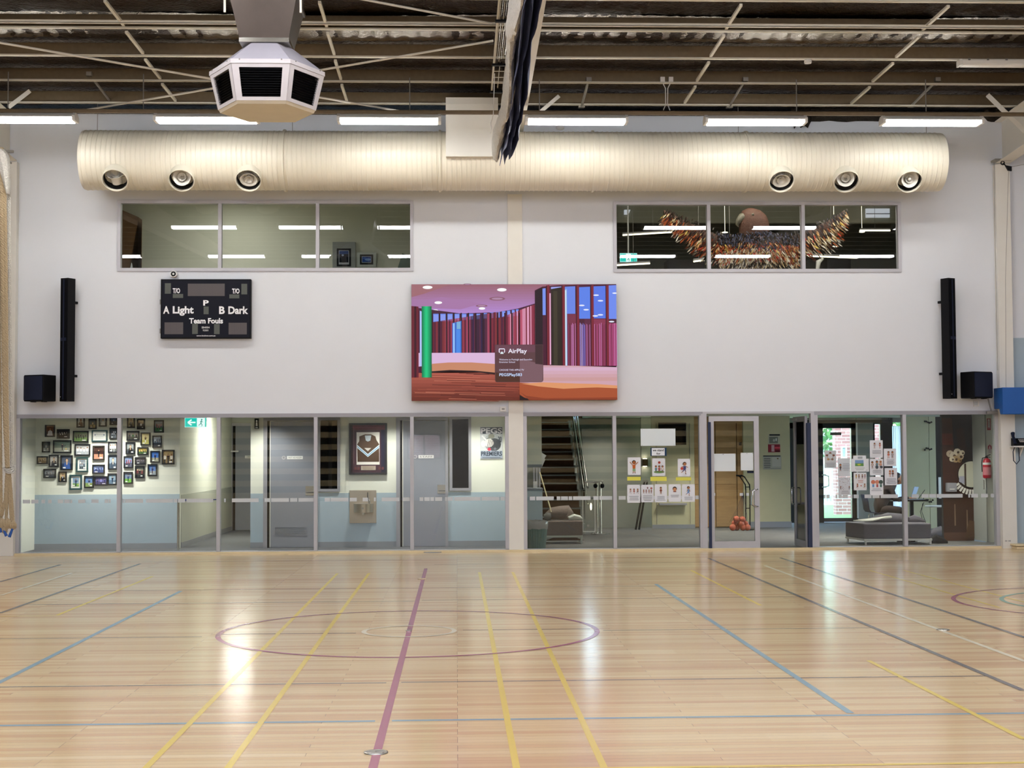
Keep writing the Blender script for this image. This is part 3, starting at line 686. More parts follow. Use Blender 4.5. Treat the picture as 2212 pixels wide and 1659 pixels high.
mb = MB(); mb.cyl(((xl+xr)/2, -2.7, zz(-2.7)+.03), ((xl+xr)/2, -4, zz(-4)+.03), .006, n=5)
for k in range(3): mb.box(xl, xr, -2.95-.35*k, -2.94-.35*k, zz(-3)+.02, zz(-3)+.03)
mb.build('inner_ladder', M['flange'], t)

# ================================================================== ON THE FRONT WALL
# upper windows
def frame_rect(mb, x0, x1, z0, z1, y0, y1, w_):
    mb.box(x0, x1, y0, y1, z0, z0+w_); mb.box(x0, x1, y0, y1, z1-w_, z1); mb.box(x0, x0+w_, y0, y1, z0+w_, z1-w_); mb.box(x1-w_, x1, y0, y1, z0+w_, z1-w_)
for k, (u, mull) in enumerate(zip(UW, ((475, 686), (1531, 1735)))):
    g = sthing('window_%d' % (k+1), ((u[0]+u[1])/2, 0, u[2]))
    mb = MB(); frame_rect(mb, u[0], u[1], u[2], u[3], -.025, .1, .055); mb.build('window_frame', M['frame2'], g)
    e = [u[0]+.055]
    for px in mull:
        x = X(px, 510, 0); mb = MB(); mb.box(x-.03, x+.03, -.02, .1, u[2]+.055, u[3]-.055); mb.build('mullion', M['frame2'], g); e += [x-.03, x+.03]
    e.append(u[1]-.055)
    for i in range(0, 6, 2):
        mb = MB(); mb.box(e[i], e[i+1], .045, .052, u[2]+.05, u[3]-.05); mb.build('pane', M['glass'], g)
# lower glazing
GY = .05
bays = [([41, 257, 472, 682, 890, 1099], 'window_3', (-7.39, .883)), ([1131, 1328, 1519], 'window_4', (1.133, None)), ([1760, 1955, 2160], 'window_5', (None, 9.32)), ([-400, 12], 'window_6', (-12.4, -7.64))]
HB = ZG-.065
for px, nm, (ex0, ex1) in bays:
    xsb = [X(p, 1040, 0) for p in px]
    if ex0 is not None: xsb[0] = ex0
    if ex1 is not None: xsb[-1] = ex1
    g = sthing(nm, ((xsb[0]+xsb[-1])/2, 0, 0)); wd = .06
    mb = MB(); mb.box(xsb[0], xsb[-1], -.02, .11, HB, ZG); mb.build('head_rail', M['frame'], g)
    mb = MB(); mb.box(xsb[0], xsb[-1], .0, .11, .0, .045); mb.build('sill_rail', M['frame2'], g)
    n = len(xsb)
    for i, x in enumerate(xsb):
        a, b = (x, x+wd) if i == 0 else ((x-wd, x) if i == n-1 else (x-wd/2, x+wd/2))
        mb = MB(); mb.box(a, b, -.025, .11, .045, HB); mb.build('mullion', M['frame2'], g)
        if i < n-1:
            q0 = x+(wd if i == 0 else wd/2); q1 = xsb[i+1]-(wd if i+1 == n-1 else wd/2)
            mb = MB(); mb.box(q0, q1, GY, GY+.006, .04, HB+.01); p = mb.build('pane', M['glass'], g)
            zs0 = Z(1100, 1081, GY); zs1 = Z(1100, 1073, GY); st = MB(); xx = q0+.02+rnd.random()*.1
            while xx < q1-.05:
                w_ = rnd.choice((.03, .06, .09, .12, .12, .3, .45)); w_ = min(w_, q1-xx-.01)
                st.box(xx, xx+w_, GY-.002, GY-.001, zs0, zs1); xx += w_+rnd.choice((.012, .02, .05, .1))
            st.build('safety_strip', M['strip'] if 'strip' in M else M.setdefault('strip', mat('frosted_film', 'c9cdd0', .5)), p)
# door portal between px 1519 and 1760
g = sthing('door_1', (X(1580, 1040, 0), 0, 0))
xa, xb = X(1519, 1040, 0)+.0, X(1760, 1040, 0)
xd0, xd1 = X(1532, 1040, 0), X(1640, 1040, 0)
mb = MB(); mb.box(xa, xb, -.02, .11, HB+.03, ZG); mb.box(xa-.03, xa+.065, -.03, .11, 0, HB+.03); mb.build('door_frame', M['frame2'], g)
ztop = Z(1580, 899, 0); mb = MB(); mb.box(xd0-.02, xd0+.03, -.05, -.03, .02, ztop-.1); mb.build('finger_guard', M['navy'], g)
lf = MB(); st = .085; frame_rect(lf, xd0, xd1, .02, ztop, -.02, .025, st); lf.box(xd0+st, xd1-st, -.02, .025, .105, .15); leaf = lf.build('door_leaf', M['frame2'], g)
mb = MB(); mb.box(xd0+st, xd1-st, 0, .006, .1, ztop-st); mb.build('pane', M['glass'], leaf)
def pull(x, y, z0, z1, dy, parent, dx=-.07):
    mb = MB(); mb.tube([(x, y, z1), (x+dx*.4, y+dy*.9, z1), (x+dx, y+dy, z1-.03), (x+dx, y+dy, z0+.03), (x+dx*.4, y+dy*.9, z0), (x, y, z0)], .013, 10); mb.build('pull_handle', M['chrome'], parent, smooth=True)
hz0, hz1 = Z(1630, 1094, -.05), Z(1630, 1057, -.05)
pull(xd1-.03, -.02, hz0, hz1, -.06, leaf, -.1); pull(xd1-.03, .025, hz0, hz1, .06, leaf, -.1)
mb = MB(); mb.box(xd1-.04, xd1-.0, -.03, .03, 0, .03); mb.build('floor_bolt', M['timber'], leaf)
a = RC(1533, 1065, 1545, 1071, 0)
for px0, px1 in ((1533, 1545), (1598, 1605), (1612, 1618)):
    a = RC(px0, 1065, px1, 1071, 0); mb = MB(); mb.box(a[0], a[1], -.003, -.001, a[2], a[3]); mb.build('safety_strip', M['strip'], leaf)
g2 = sthing('door_2', (xb, 0, 0))
mb = MB(); mb.box(xb-.06, xb, -.03, .11, 0, HB+.03); mb.build('door_frame', M['frame2'], g2)
mb = MB(); mb.box(xb-.125, xb-.06, -.03, .06, .02, ztop-.12); mb.build('finger_guard', M['navy'], g2)
# leaf standing open, inward
xo = X(1745, 1040, 0); lf = MB()
lf.box(xo-.025, xo+.02, .06, .14, .02, ztop); lf.box(xo-.025, xo+.02, .87, .95, .02, ztop); lf.box(xo-.025, xo+.02, .14, .87, .02, .13); lf.box(xo-.025, xo+.02, .14, .87, ztop-.09, ztop)
leaf2 = lf.build('door_leaf', M['frame'], g2)
mb = MB(); mb.box(xo-.003, xo+.003, .13, .88, .12, ztop-.08); mb.build('pane', M['glass2'], leaf2)
for s in (-1, 1):
    mb = MB(); mb.tube([(xo, .9, hz1), (xo+s*.07, .87, hz1), (xo+s*.08, .86, hz1-.03), (xo+s*.08, .86, hz0+.03), (xo+s*.07, .87, hz0), (xo, .9, hz0)], .012, 10); mb.build('pull_handle', M['chrome'], leaf2, smooth=True)
mb = MB(); mb.box(xo-.06, xo-.025, .62, .9, ztop-.07, ztop-.02); mb.build('door_closer', M['frame2'], leaf2)
# small white boxes on the wall
def wallbox(px0, py0, px1, py1, d, m, name, label, cat, **k):
    a = RC(px0, py0, px1, py1, 0); mb = MB(); mb.box(a[0], a[1], -d, -.0, a[2], a[3]); return solo(name, mb, m, label, cat, bevel=.004)
o = wallbox(1080, 878, 1093, 889, .05, M['white'], 'wall_sensor', 'small white sensor box under the big screen by the middle column', 'sensor')
a = RC(1084, 882, 1090, 885, -.051); mb = MB(); mb.box(a[0], a[1], -.054, -.05, a[2], a[3]); mb.build('slot', M['dsteel'], o)
o = wallbox(2102, 865, 2114, 878, .03, M['white'], 'wall_socket', 'small white socket plate below the right square speaker', 'socket')
a = RC(2104, 867, 2112, 876, -.03); mb = MB(); mb.box(a[0], a[1], -.036, -.03, a[2], a[3]); mb.build('rocker', M['strip'], o)
# camera above scoreboard
c = pt(375, 592, -.1); t = thing('security_camera', 'small round white camera just above the scoreboard', 'camera', (c[0], -.1, c[2]-.06))
mb = MB(); mb.lathe([(.04, 0), (.055, .02), (.062, .08), (.055, .12)], (c[0], .0, c[2]), (0, -1, 0), 24, caps=True); mb.build('body', M['white'], t, smooth=True)
mb = MB(); mb.lathe([(.03, .11), (.042, .125), (.036, .13), (.001, .13)], (c[0], 0, c[2]), (0, -1, 0), 24); mb.build('bezel', M['black'], t)
mb = MB(); mb.ball((c[0], -.12, c[2]), (.022, .02, .022)); mb.build('lens', M['white'], t, smooth=True)

# ---------------- scoreboard
a = RC(347, 603, 542, 731, -.12); w_, h_ = a[1]-a[0], a[3]-a[2]
t = thing('scoreboard', 'black electronic scoreboard reading A Light and B Dark', 'scoreboard', ((a[0]+a[1])/2, -.06, a[2]))
mb = MB(); mb.box(a[0], a[1], -.12, -.012, a[2], a[3]); mb.build('case', M['black'], t, bevel=.006)
for zz_ in (.13, .62):
    mb = MB(); mb.box(a[0]-.02, a[0]+.02, -.1, -.05, a[2]+h_*zz_-.04, a[2]+h_*zz_+.04); mb.build('hinge', M['dsteel'], t)
def sx(v): return (v-160)/(2040-160)*w_
def sz(v): return (1345-v)/(1345-125)*h_
A = Art(w_, h_); A.rect(.02, .02, w_-.02, h_-.02, '10121f')
g_, g2_ = '5f5a5c', '5c605c'
for r_ in ((723, 218, 1492, 473, g_), (245, 208, 372, 425, g2_), (1840, 222, 1962, 440, g2_), (413, 430, 627, 513, g2_), (1590, 440, 1798, 522, g2_), (1055, 690, 1160, 848, g2_),
           (245, 1015, 632, 1258, g_), (1578, 1025, 1958, 1265, g_), (820, 1040, 938, 1255, g2_), (1275, 1050, 1392, 1258, g2_)):
    A.rect(sx(r_[0]), sz(r_[3]), sx(r_[2]), sz(r_[1]), r_[4])
    for f in (.33, .66): 
        if r_[2]-r_[0] > 300: xx = r_[0]+(r_[2]-r_[0])*f; A.rect(sx(xx-2), sz(r_[3]), sx(xx+2), sz(r_[1]), '57525a')
for tx, b in (('T/O', (413, 418, 565, 312)), ('T/O', (1648, 425, 1803, 320)), ('P', (1048, 672, 1163, 560)), ('A', (215, 838, 345, 682)), ('Light', (415, 880, 850, 682)), ('B', (1380, 845, 1498, 688)),
              ('Dark', (1572, 848, 1985, 688)), ('Team Fouls', (757, 1042, 1462, 928))):
    A.text(tx, sx(b[0]), sz(b[1]), sx(b[2]), sz(b[3]), 'f2f2f5', .035)
A.text('SB4004', sx(1018), sz(1142), sx(1185), sz(1102), 'd8d8d8', .02); A.text('92001', sx(1042), sz(1200), sx(1158), sz(1163), 'c8c8c8', .02); A.text('www.bodgon.com.au', sx(912), sz(1315), sx(1305), sz(1275), 'e6e6ea', .02)
A.put('face', M['art'], a[0], -.1205, a[2], t)

# ---------------- big screen
a = RC(889, 614, 1331, 865, -.09); w_, h_ = a[1]-a[0], a[3]-a[2]
t = thing('wall_screen', 'large lit wall screen showing a curved timber-slat lobby', 'screen', ((a[0]+a[1])/2, -.05, a[2]))
mb = MB(); mb.box(a[0], a[1], -.09, -.035, a[2], a[3]); mb.build('cabinet', M['black'], t, bevel=.003)
def u(v): return (v-444)/(1768-444)*w_
def v(q): return (1328-q)/(1328-577)*h_
A = Art(w_, h_, .00035)
P = lambda pts, c: A.poly([(u(p[0]), v(p[1])) for p in pts], c)
def vgrad(x0, x1, y0, y1, c0, c1, n):     # picture bands
    c0, c1 = [int(c0[i:i+2], 16) for i in (0, 2, 4)], [int(c1[i:i+2], 16) for i in (0, 2, 4)]
    for i in range(n):
        f = i/(n-1) if n > 1 else 0; c = tuple(c0[k]+(c1[k]-c0[k])*f for k in range(3))
        P([(x0, y0+(y1-y0)*(i+1)/n+1), (x1, y0+(y1-y0)*(i+1)/n+1), (x1, y0+(y1-y0)*i/n), (x0, y0+(y1-y0)*i/n)], [q+.001 for q in c])
vgrad(444, 1768, 577, 770, '9a6474', 'b48ad2', 12)
P([(444, 577), (700, 577), (520, 640), (444, 660)], 'a06a72'); P([(444, 690), (640, 660), (900, 700), (760, 740), (444, 724)], 'a878a8')
for x, y, r, h in ((548, 597, 32, 11), (1028, 613, 31, 11), (617, 696, 25, 9), (899, 734, 21, 8), (597, 747, 20, 7)):
    A.ell(u(x), v(y), (u(x+r)-u(x)), v(y-h)-v(y), 'ffffff')
for x, y, r, h in ((998, 671, 52, 12), (897, 717, 38, 8), (805, 578, 26, 5)):
    A.ell(u(x), v(y), (u(x+r)-u(x)), v(y-h)-v(y), '8a5a6c'); A.ell(u(x), v(y), (u(x+r*.7)-u(x)), v(y-h*.6)-v(y), 'b088a8')
# back wall band, left part
P([(444, 1185), (444, 724), (760, 766), (1000, 758), (1130, 735), (1250, 700), (1250, 1100), (980, 1130), (560, 1110)], '4a2038')
rv = random.Random(5)
x = 575
for i in range(14):      # high panes
    x0, x1 = 584+i*46-max(0, i-7)*3.5*(i-7)*.5, 584+i*46+36-i*1.5-max(0, i-7)*3.5*(i-7)*.5
    if x1 > 1230: break
    yb = 822-i*3; P([(x0, yb), (x1, yb-2), (x1, 768-max(0, i-6)*4), (x0, 768-max(0, i-6)*4)], '6f8ff0'); P([(x0+3, yb-6), (x1-3, yb-8), (x1-3, 774-max(0, i-6)*4), (x0+3, 774-max(0, i-6)*4)], '8a9cf0')
for i in range(92):
    x0 = 576+i*7.3; yt = 822-i*1.1 if x0 < 1000 else 800-(x0-1000)*.38
    base_ = rv.choice(('8a2f3c', 'a2405a', '6c2234', 'b4506a', '7a3030', '55203a', '943a3a'))
    if x0 > 1060: base_ = rv.choice(('c85a74', 'e69ab8', '9a3a50', '7a2030', 'f0a8c8', 'b84a60'))
    if 820 < x0 < 930: base_ = rv.choice(('3c2038', '5a2840', '2c2048'))
    P([(x0, 1022), (x0+6, 1022), (x0+6, yt), (x0, yt)], base_)
for i in range(13):
    x0 = 572+i*47; P([(x0, 1022), (x0+9, 1022), (x0+9, 764), (x0, 764)], '2c1020')
P([(706, 1022), (766, 1022), (766, 815), (706, 830)], '3a6ac8'); P([(712, 1022), (722, 1022), (722, 830), (712, 832)], '9ac8ff'); P([(732, 1022), (758, 1022), (758, 870), (732, 870)], '4a8ae8'); P([(735, 868), (760, 868), (760, 820), (735, 822)], '7ab0d8')
# floor
vgrad(444, 1300, 1150, 1328, 'b05a4a', '6a2c20', 8)
for i in range(44):
    y = 1150+4*i+rv.uniform(0, 3); x0 = 444+rv.uniform(0, 500); l = rv.uniform(120, 420)
    P([(x0, y+3), (min(x0+l, 1150), y+1+l*.03), (min(x0+l, 1150), y-1+l*.03), (x0, y)], rv.choice(('8a4030', 'c87860', '50201c', 'a05040', '7a3828')))
# low bench left
P([(490, 1110), (490, 1022), (980, 1022), (980, 1098), (760, 1092), (575, 1100)], 'dcb8dc'); P([(575, 1142), (575, 1092), (680, 1084), (830, 1084), (980, 1094), (980, 1150), (850, 1138), (690, 1134)], 'c88868')
P([(575, 1150), (575, 1140), (690, 1132), (850, 1137), (980, 1150), (980, 1162), (850, 1146), (690, 1142)], '2a1418')
# dark left post and green pillar
P([(444, 1180), (490, 1180), (490, 724), (444, 720)], '6a1c2c'); P([(462, 1180), (476, 1180), (476, 722), (462, 722)], '3c1020'); P([(498, 1108), (510, 1108), (510, 755), (498, 750)], 'b4c4f8')
for i in range(8):
    x0 = 510+i*8; P([(x0, 1180), (x0+8.5, 1180), (x0+8.5, 722), (x0, 722)], ('0a7a50', '0c9660', '12b474', '18c880', '18c07c', '10a86c', '0c9060', '087048')[i])
# right tall curve
P([(1240, 1108), (1240, 620), (1290, 596), (1400, 586), (1768, 580), (1768, 1112), (1290, 1108)], '4a1830')
P([(1240, 1100), (1240, 625), (1290, 600), (1290, 1104)], '24101c')
for x0, x1, y0, y1, c in ((1290, 1310, 606, 780, '7a94ee'), (1345, 1412, 596, 612, 'a0a8f0'), (1430, 1502, 594, 772, '6a86e8'), (1526, 1598, 597, 804, '5c82ea'), (1616, 1700, 592, 802, '5878e6'), (1716, 1768, 586, 806, '6f8cf0')):
    P([(x0, y1), (x1, y1), (x1, y0), (x0, y0+3)], c)
P([(1345, 1106), (1412, 1106), (1412, 600), (1345, 612)], '2a2018'); P([(1360, 1106), (1385, 1106), (1385, 625), (1360, 625)], '3c3424')
for x0, x1, y0, c in ((1436, 1448, 610, '8ab0e8'), (1448, 1525, 774, '7a3048'), (1560, 1600, 804, '5c2440'), (1620, 1700, 806, '8a3450'), (1716, 1768, 834, 'b04a78')):
    P([(x0, 1108), (x1, 1108), (x1, y0), (x0, y0)], c)
for i in range(52):
    x0 = 1450+i*6.2; c = rv.choice(('c05a90', '5a1c34', '94406c', 'd488c8', '6a2444', '3c1428'))
    if 1528 < x0 < 1562: c = rv.choice(('b0a0f0', '8a80e0', 'd0b8f8'))
    P([(x0, 1108), (x0+2.6, 1108), (x0+2.6, 830+(x0 % 17)), (x0, 830+(x0 % 17))], c)
for x0 in (1318, 1418, 1510, 1604, 1702): P([(x0, 1108), (x0+16, 1108), (x0+16, 586), (x0, 590)], '7a2030'); P([(x0-5, 1108), (x0, 1108), (x0, 590), (x0-5, 590)], '2c0c18')
P([(1434, 1106), (1444, 1106), (1444, 620), (1434, 620)], 'c8e0f4'); P([(1334, 1100), (1342, 1100), (1342, 640), (1334, 640)], 'f0b4d8')
for x, y in ((1636, 653), (1664, 689), (1543, 719), (1571, 747), (1663, 780), (1630, 787), (1759, 640), (1735, 824)): A.ell(u(x), v(y), u(x+18)-u(x), v(y-5)-v(y), 'e8ecff')
# pale parapet and orange bench on the right
P([(1140, 1215), (1140, 1150), (1290, 1104), (1500, 1108), (1768, 1118), (1768, 1240), (1560, 1228), (1300, 1224)], 'd0a4b0')
vgrad(1290, 1768, 1118, 1205, 'd8b0c8', 'cc9c9c', 4)
P([(1138, 1290), (1138, 1216), (1300, 1232), (1560, 1236), (1640, 1232), (1768, 1246), (1768, 1328), (1190, 1328)], 'a8502c')
P([(1150, 1222), (1290, 1214), (1500, 1222), (1640, 1226), (1768, 1236), (1768, 1254), (1640, 1248), (1560, 1250), (1420, 1256), (1260, 1240)], 'e09868')
P([(1138, 1295), (1138, 1328), (1230, 1328), (1170, 1312)], '1c0c10'); P([(1140, 1275), (1180, 1300), (1300, 1316), (1768, 1312), (1768, 1328), (1200, 1328)], '8c3c20')
# message card
cx0, cx1, cy0, cy1 = 980, 1291, 971, 1213
rr = 14; cp = [(cx0+rr, cy1), (cx1-rr, cy1), (cx1-4, cy1-4), (cx1, cy1-rr), (cx1, cy0), (cx0, cy0), (cx0, cy1-rr), (cx0+4, cy1-4)]
P(cp, '5c3c40'); P([(1140, 1210), (1285, 1210), (1288, 1100), (1140, 1060)], '7a5a62'); P([(984, 1210), (1140, 1210), (1140, 1160), (984, 1150)], '4c2c20')
P([(984, 1020), (1240, 1020), (1240, 974), (984, 974)], '6a4250'); P([(1240, 1095), (1288, 1100), (1288, 974), (1240, 974)], '40282c')
k = 2157/130.0
def zx(q): return (1060+q/k-740)*2.989
def zy(q): return (735+q/k-420)*2.989
def T(s, x0, y1, x1, y0, c='e8e4ff', b=0): A.text(s, u(zx(x0)), v(zy(y1)), u(zx(x1)), v(zy(y0)), c, b)
T('AirPlay', 605, 520, 1275, 310, 'f4f0ff', .015); T('Welcome to Penleigh and Essendon', 283, 745, 1462, 665); T('Grammar School', 283, 815, 848, 755)
T('CHOOSE THIS APPLE TV', 285, 1100, 1168, 1035); T('PEGSPlay583', 285, 1320, 1095, 1185, 'c8dcff', .02)
q = lambda pts, c: A.poly([(u(zx(p[0])), v(zy(p[1]))) for p in pts], c)
for s in ([(270, 330), (300, 330), (300, 440), (270, 440)], [(465, 330), (490, 330), (490, 440), (465, 440)], [(290, 300), (470, 300), (490, 330), (270, 330)], [(270, 435), (340, 435), (330, 450), (290, 450)], [(430, 435), (490, 435), (470, 450), (440, 450)]): q(s[::-1], 'f0ecff')
q([(315, 492), (450, 492), (384, 405)], 'e8fbff')
A.put('picture', M['screen'], a[0], -.0905, a[2], t)

# ---------------- loudspeakers
def column_speaker(px0, py0, px1, py1, yaw, label):
    a = RC(px0, py0, px1, py1, -.28); zc = (a[2]+a[3])/2; cx = (a[0]+a[1])/2; h = a[3]-a[2]
    t = thing('column_speaker', label, 'loudspeaker', (cx, -.03, a[2]), 'tall black column speakers')
    ro = Matrix.Rotation(yaw, 3, 'Z')
    def bx(x0, x1, y0, y1, z0, z1, m, nm, par):
        mb = MB(); mb.box(x0, x1, y0, y1, z0, z1); mb.v = [tuple(ro @ Vector((p[0], p[1], 0))+Vector((cx, -.2, p[2]+a[2]))) for p in mb.v]; return mb.build(nm, m, par)
    c = bx(-.078, .078, -.12, .06, 0, h, M['black'], 'cabinet', t)
    s = 1 if yaw > 0 else -1
    bx(-.07, .07, -.128, -.121, .05, h*.49, M['grille'], 'grille', t); bx(-.07, .07, -.128, -.121, h*.515, h-.03, M['grille'], 'grille', t)
    bx(-.012, .012, -.134, -.128, .03, h-.02, M['subgrille'], 'centre_strip', t); bx(-.06, .06, -.136, -.128, h*.49, h*.515, M['subgrille'], 'joint_bar', t)
    bx(-.02, .02, .06, .19, h*.2, h*.22, M['black'], 'wall_bracket', t); bx(-.02, .02, .06, .19, h*.8, h*.82, M['black'], 'wall_bracket', t)
    bx(.0-.06, .0-.05, -.13, -.128, .07, .08, M['white'], 'status_light', t)
column_speaker(131, 601, 161, 867, R(-28), 'tall black column speaker at the left, beside the scoreboard')
column_speaker(2034, 601, 2066, 861, R(28), 'tall black column speaker at the right end of the wall')
def sub(px0, py0, px1, py1, yaw, label):
    a = RC(px0, py0, px1, py1, -.35); cx = (a[0]+a[1])/2; h = a[3]-a[2]; w_ = (a[1]-a[0])*.76
    t = thing('square_speaker', label, 'loudspeaker', (cx, -.02, a[2]), 'square wall speakers')
    ro = Matrix.Rotation(yaw, 3, 'Z')
    def tr(mb): mb.v = [tuple(ro @ Vector((p[0], p[1], 0))+Vector((cx, -.3, p[2]+a[2]))) for p in mb.v]; return mb
    mb = tr(MB().box(-w_/2, w_/2, -.12, .2, 0, h)); mb.build('cabinet', M['black'], t, bevel=.012)
    mb = MB(); n = 10; vs = []
    for i in range(n+1):
        x = -w_/2+.02+(w_-.04)*i/n; y = -.125-.055*math.cos((i/n-.5)*2.4); vs.append((x, y))
    vs = [(-w_/2+.02, -.121)]+vs+[(w_/2-.02, -.121)]; mb.prism(vs, .02, h-.02, 'z'); tr(mb).build('grille', M['subgrille'], t, smooth=True)
    for x in (-w_*.25, w_*.3): tr(MB().box(x-.02, x+.02, -.05, .05, -.012, 0)).build('foot', M['black'], t)
    s = -1 if yaw > 0 else 1
    tr(MB().box(-.08, .08, .2, .26, h*.3, h*.7)).build('wall_bracket', M['white'], t)
sub(46, 810, 116, 867, R(-24), 'dark square speaker low on the wall at far left')
sub(2080, 803, 2150, 860, R(24), 'dark square speaker at far right, touching the blue padding')

# ---------------- right side: blue pad, phone, pulley, plinth
a = RC(2166, 837, 2230, 895, -.5); t = thing('padded_box', 'bright blue padded box fixed to the right column', 'padding', (a[0]+.3, -.25, a[2]))
x1 = a[0]+1.4
mb = MB(); mb.prism([(-.14, a[2]+.1), (-.14, a[3]), (-.55, a[3]), (-.55, a[2]), (-.42, a[2]), (-.38, a[2]+.1)], a[0]-.02, x1, 'x'); mb.build('pad', M['bluepad'], t, bevel=.012)
mb = MB(); mb.box(a[0]-.16, a[0]+.03, -.2, -.14, a[2]+.02, a[2]+.06); mb.obox((a[0]-.1, -.17, a[2]+.17), (.02, .03, .3), (0, R(-14), 0)); mb.build('bracket', M['dsteel'], t)
# phone shelf
a = RC(2184, 963, 2240, 966, -.2); t = thing('wall_shelf', 'small white shelf on the grey wall under the telephone', 'shelf', (a[0]+.4, -.1, a[2]-.1))
mb = MB(); mb.box(a[0], a[0]+.9, -.3, -.146, a[2], a[3]); mb.build('board', M['white'], t); 
for q in (.2, .7): mb = MB(); mb.box(a[0]+q, a[0]+q+.02, -.15, -.03, a[2], a[3]); mb.prism([(-.03, a[2]), (-.2, a[2]), (-.03, a[2]-.16)], a[0]+q, a[0]+q+.02, 'x'); mb.build('bracket', M['white'], t)
zt_ = a[3]; t = thing('desk_phone', 'black and grey corded telephone on the white shelf at right edge', 'telephone', (a[0]+.2, -.2, zt_))
mb = MB(); mb.prism([(-.28, zt_), (-.146, zt_), (-.146, zt_+.13), (-.17, zt_+.13), (-.28, zt_+.05)], a[0]+.02, a[0]+.42, 'x'); mb.build('base', M['black'], t, bevel=.006)
mb = MB(); mb.tube([(a[0]+.05, -.27, zt_+.03), (a[0]+.045, -.25, zt_+.08), (a[0]+.04, -.2, zt_+.16), (a[0]+.05, -.16, zt_+.22)], [.035, .024, .024, .034], 10); mb.build('handset', M['subgrille'], t, smooth=True)
for i in range(4):
    for j in range(3):
        mb = MB(); mb.box(a[0]+.13+i*.028, a[0]+.15+i*.028, -.262+j*.03, -.245+j*.03, zt_+.064+j*.02, zt_+.074+j*.02); 
        mb.build('key', M['white'], t)
mb = MB(); mb.tube([(a[0]+.04, -.28, zt_), (a[0]-.005, -.3, zt_-.1), (a[0]+.0, -.3, zt_-.25), (a[0]+.05, -.3, zt_-.31), (a[0]+.1, -.3, zt_-.25), (a[0]+.1, -.29, zt_-.05), (a[0]+.08, -.27, zt_)], .008, 6); mb.build('cord', M['subgrille'], t, smooth=True)
a = RC(2190, 1176, 2260, 1193, -.25); t = thing('timber_plinth', 'low pale timber box on the floor at right edge', 'plinth', (a[0]+.5, -.2, 0))
mb = MB(); mb.box(a[0]+.01, a[0]+1.6, -.36, -.04, 0, a[3]-.03); mb.build('box', M['timber'], t, bevel=.004)
mb = MB(); mb.box(a[0]-.02, a[0]+1.6, -.39, -.04, a[3]-.02, a[3]+.01); mb.build('lid', M['timber'], t, bevel=.004)
c = pt(2172, 345, -.3); t = thing('pulley_block', 'black pulley hanging from a steel plate at the right column', 'pulley', (c[0], -.3, c[2]-.2))
mb = MB(); a = RC(2147, 344, 2182, 348, -.3); mb.box(a[0], a[1], -.36, -.145, a[2], a[3]); mb.build('plate', M['dsteel'], t)
mb = MB(); p = pt(2166, 352, -.3); q_ = pt(2176, 361, -.3); mb.lathe([(.03, -.012), (.04, 0), (.03, .012), (.02, 0), (.03, -.012)], p, (0, 1, 0), 12); mb.tube([p, q_], .01, 6); mb.build('hook', M['black'], t)
mb = MB(); mb.prism([(q_[0]-.04, q_[2]+.03), (q_[0]+.07, q_[2]+.01), (q_[0]+.07, q_[2]-.07), (q_[0]+.01, q_[2]-.06)], -.32, -.28, 'y'); mb.build('sheave_case', M['black'], t)
mb = MB(); mb.tube([(q_[0]+.02, -.3, q_[2]-.05), pt(2172, 600, -.3), pt(2173, 838, -.3)], .004, 5); mb.tube([(q_[0]+.05, -.3, q_[2]), pt(2240, 350, -.3)], .004, 5); mb.build('wire', M['dsteel'], t)
mb = MB(); mb.tube([pt(2147, 350, -.17), pt(2151, 600, -.17), pt(2155, 800, -.17)], .004, 5); solo('guide_wire', mb, M['dsteel'], 'thin wire running down the left edge of the right column', 'wire')
# bottom label strip on right column
a = RC(2171, 1167, 2184, 1170, -.145); A = Art(a[1]-a[0], a[3]-a[2]); [A.rect(A.w*p_, 0, A.w*(p_+w_), A.h, 'a0a0a0') for p_, w_ in ((0, .1), (.14, .2), (.5, .1), (.66, .3))]; o = A.put('painted_number', M['art'], a[0], -.142, a[2]); tag(o, 'tiny grey lettering near the foot of the right column', 'lettering')

# ---------------- climbing ropes at the left
t = thing('climbing_ropes', 'bundle of tan climbing ropes tied together at left edge', 'ropes', (X(20, 1140, -1), -1, .3))
Y = -1.0
def rope(pts, r, par=t, m='rope', nm='rope'):
    mb = MB(); pp = []
    P_ = [Vector(pt(a, b, Y-.02*k)) for k, (a, b) in enumerate(pts)]
    for i in range(len(P_)-1):
        n = max(2, int((P_[i+1]-P_[i]).length/.02))
        for j in range(n): pp.append(P_[i].lerp(P_[i+1], j/n))
    pp.append(P_[-1]); n = len(pp); strands = 3
    for s in range(strands):
        q = [p+Vector((math.cos(2*math.pi*(i*.02/.12+s/3))*r*.5, math.sin(2*math.pi*(i*.02/.12+s/3))*r*.5, 0)) for i, p in enumerate(pp)]
        mb.tube(q, r*.6, 5)
    return mb.build(nm, M[m], par, smooth=True)
rope([(3, 320), (6, 600), (11, 900), (16, 1010)], .038)
rope([(9, 340), (13, 600), (15, 900), (17, 1010)], .03)
rope([(16, 1010), (12, 1080), (3, 1112), (-4, 1135)], .03)
rope([(16, 1010), (15, 1080), (13, 1130)], .024); rope([(18, 1010), (21, 1080), (25, 1130)], .024); rope([(20, 1010), (24, 1060), (29, 1132)], .022); rope([(-4, 380), (-2, 700), (2, 1100)], .03)
for px, py, r in ((2, 1108, .05), (4, 1134, .075), (16, 1133, .07), (28, 1136, .06), (10, 1146, .05)):
    c = pt(px, py, Y-.1); mb = MB()
    for s in range(4):
        ph = s*.8; mb.tube([(c[0]+r*.75*math.cos(k*.55)*math.cos(ph), c[1]+r*.75*math.cos(k*.55)*math.sin(ph)*.7, c[2]+r*.75*math.sin(k*.55)+.01*s) for k in range(12)], r*.33, 6)
    mb.build('knot', M['rope'], t, smooth=True)
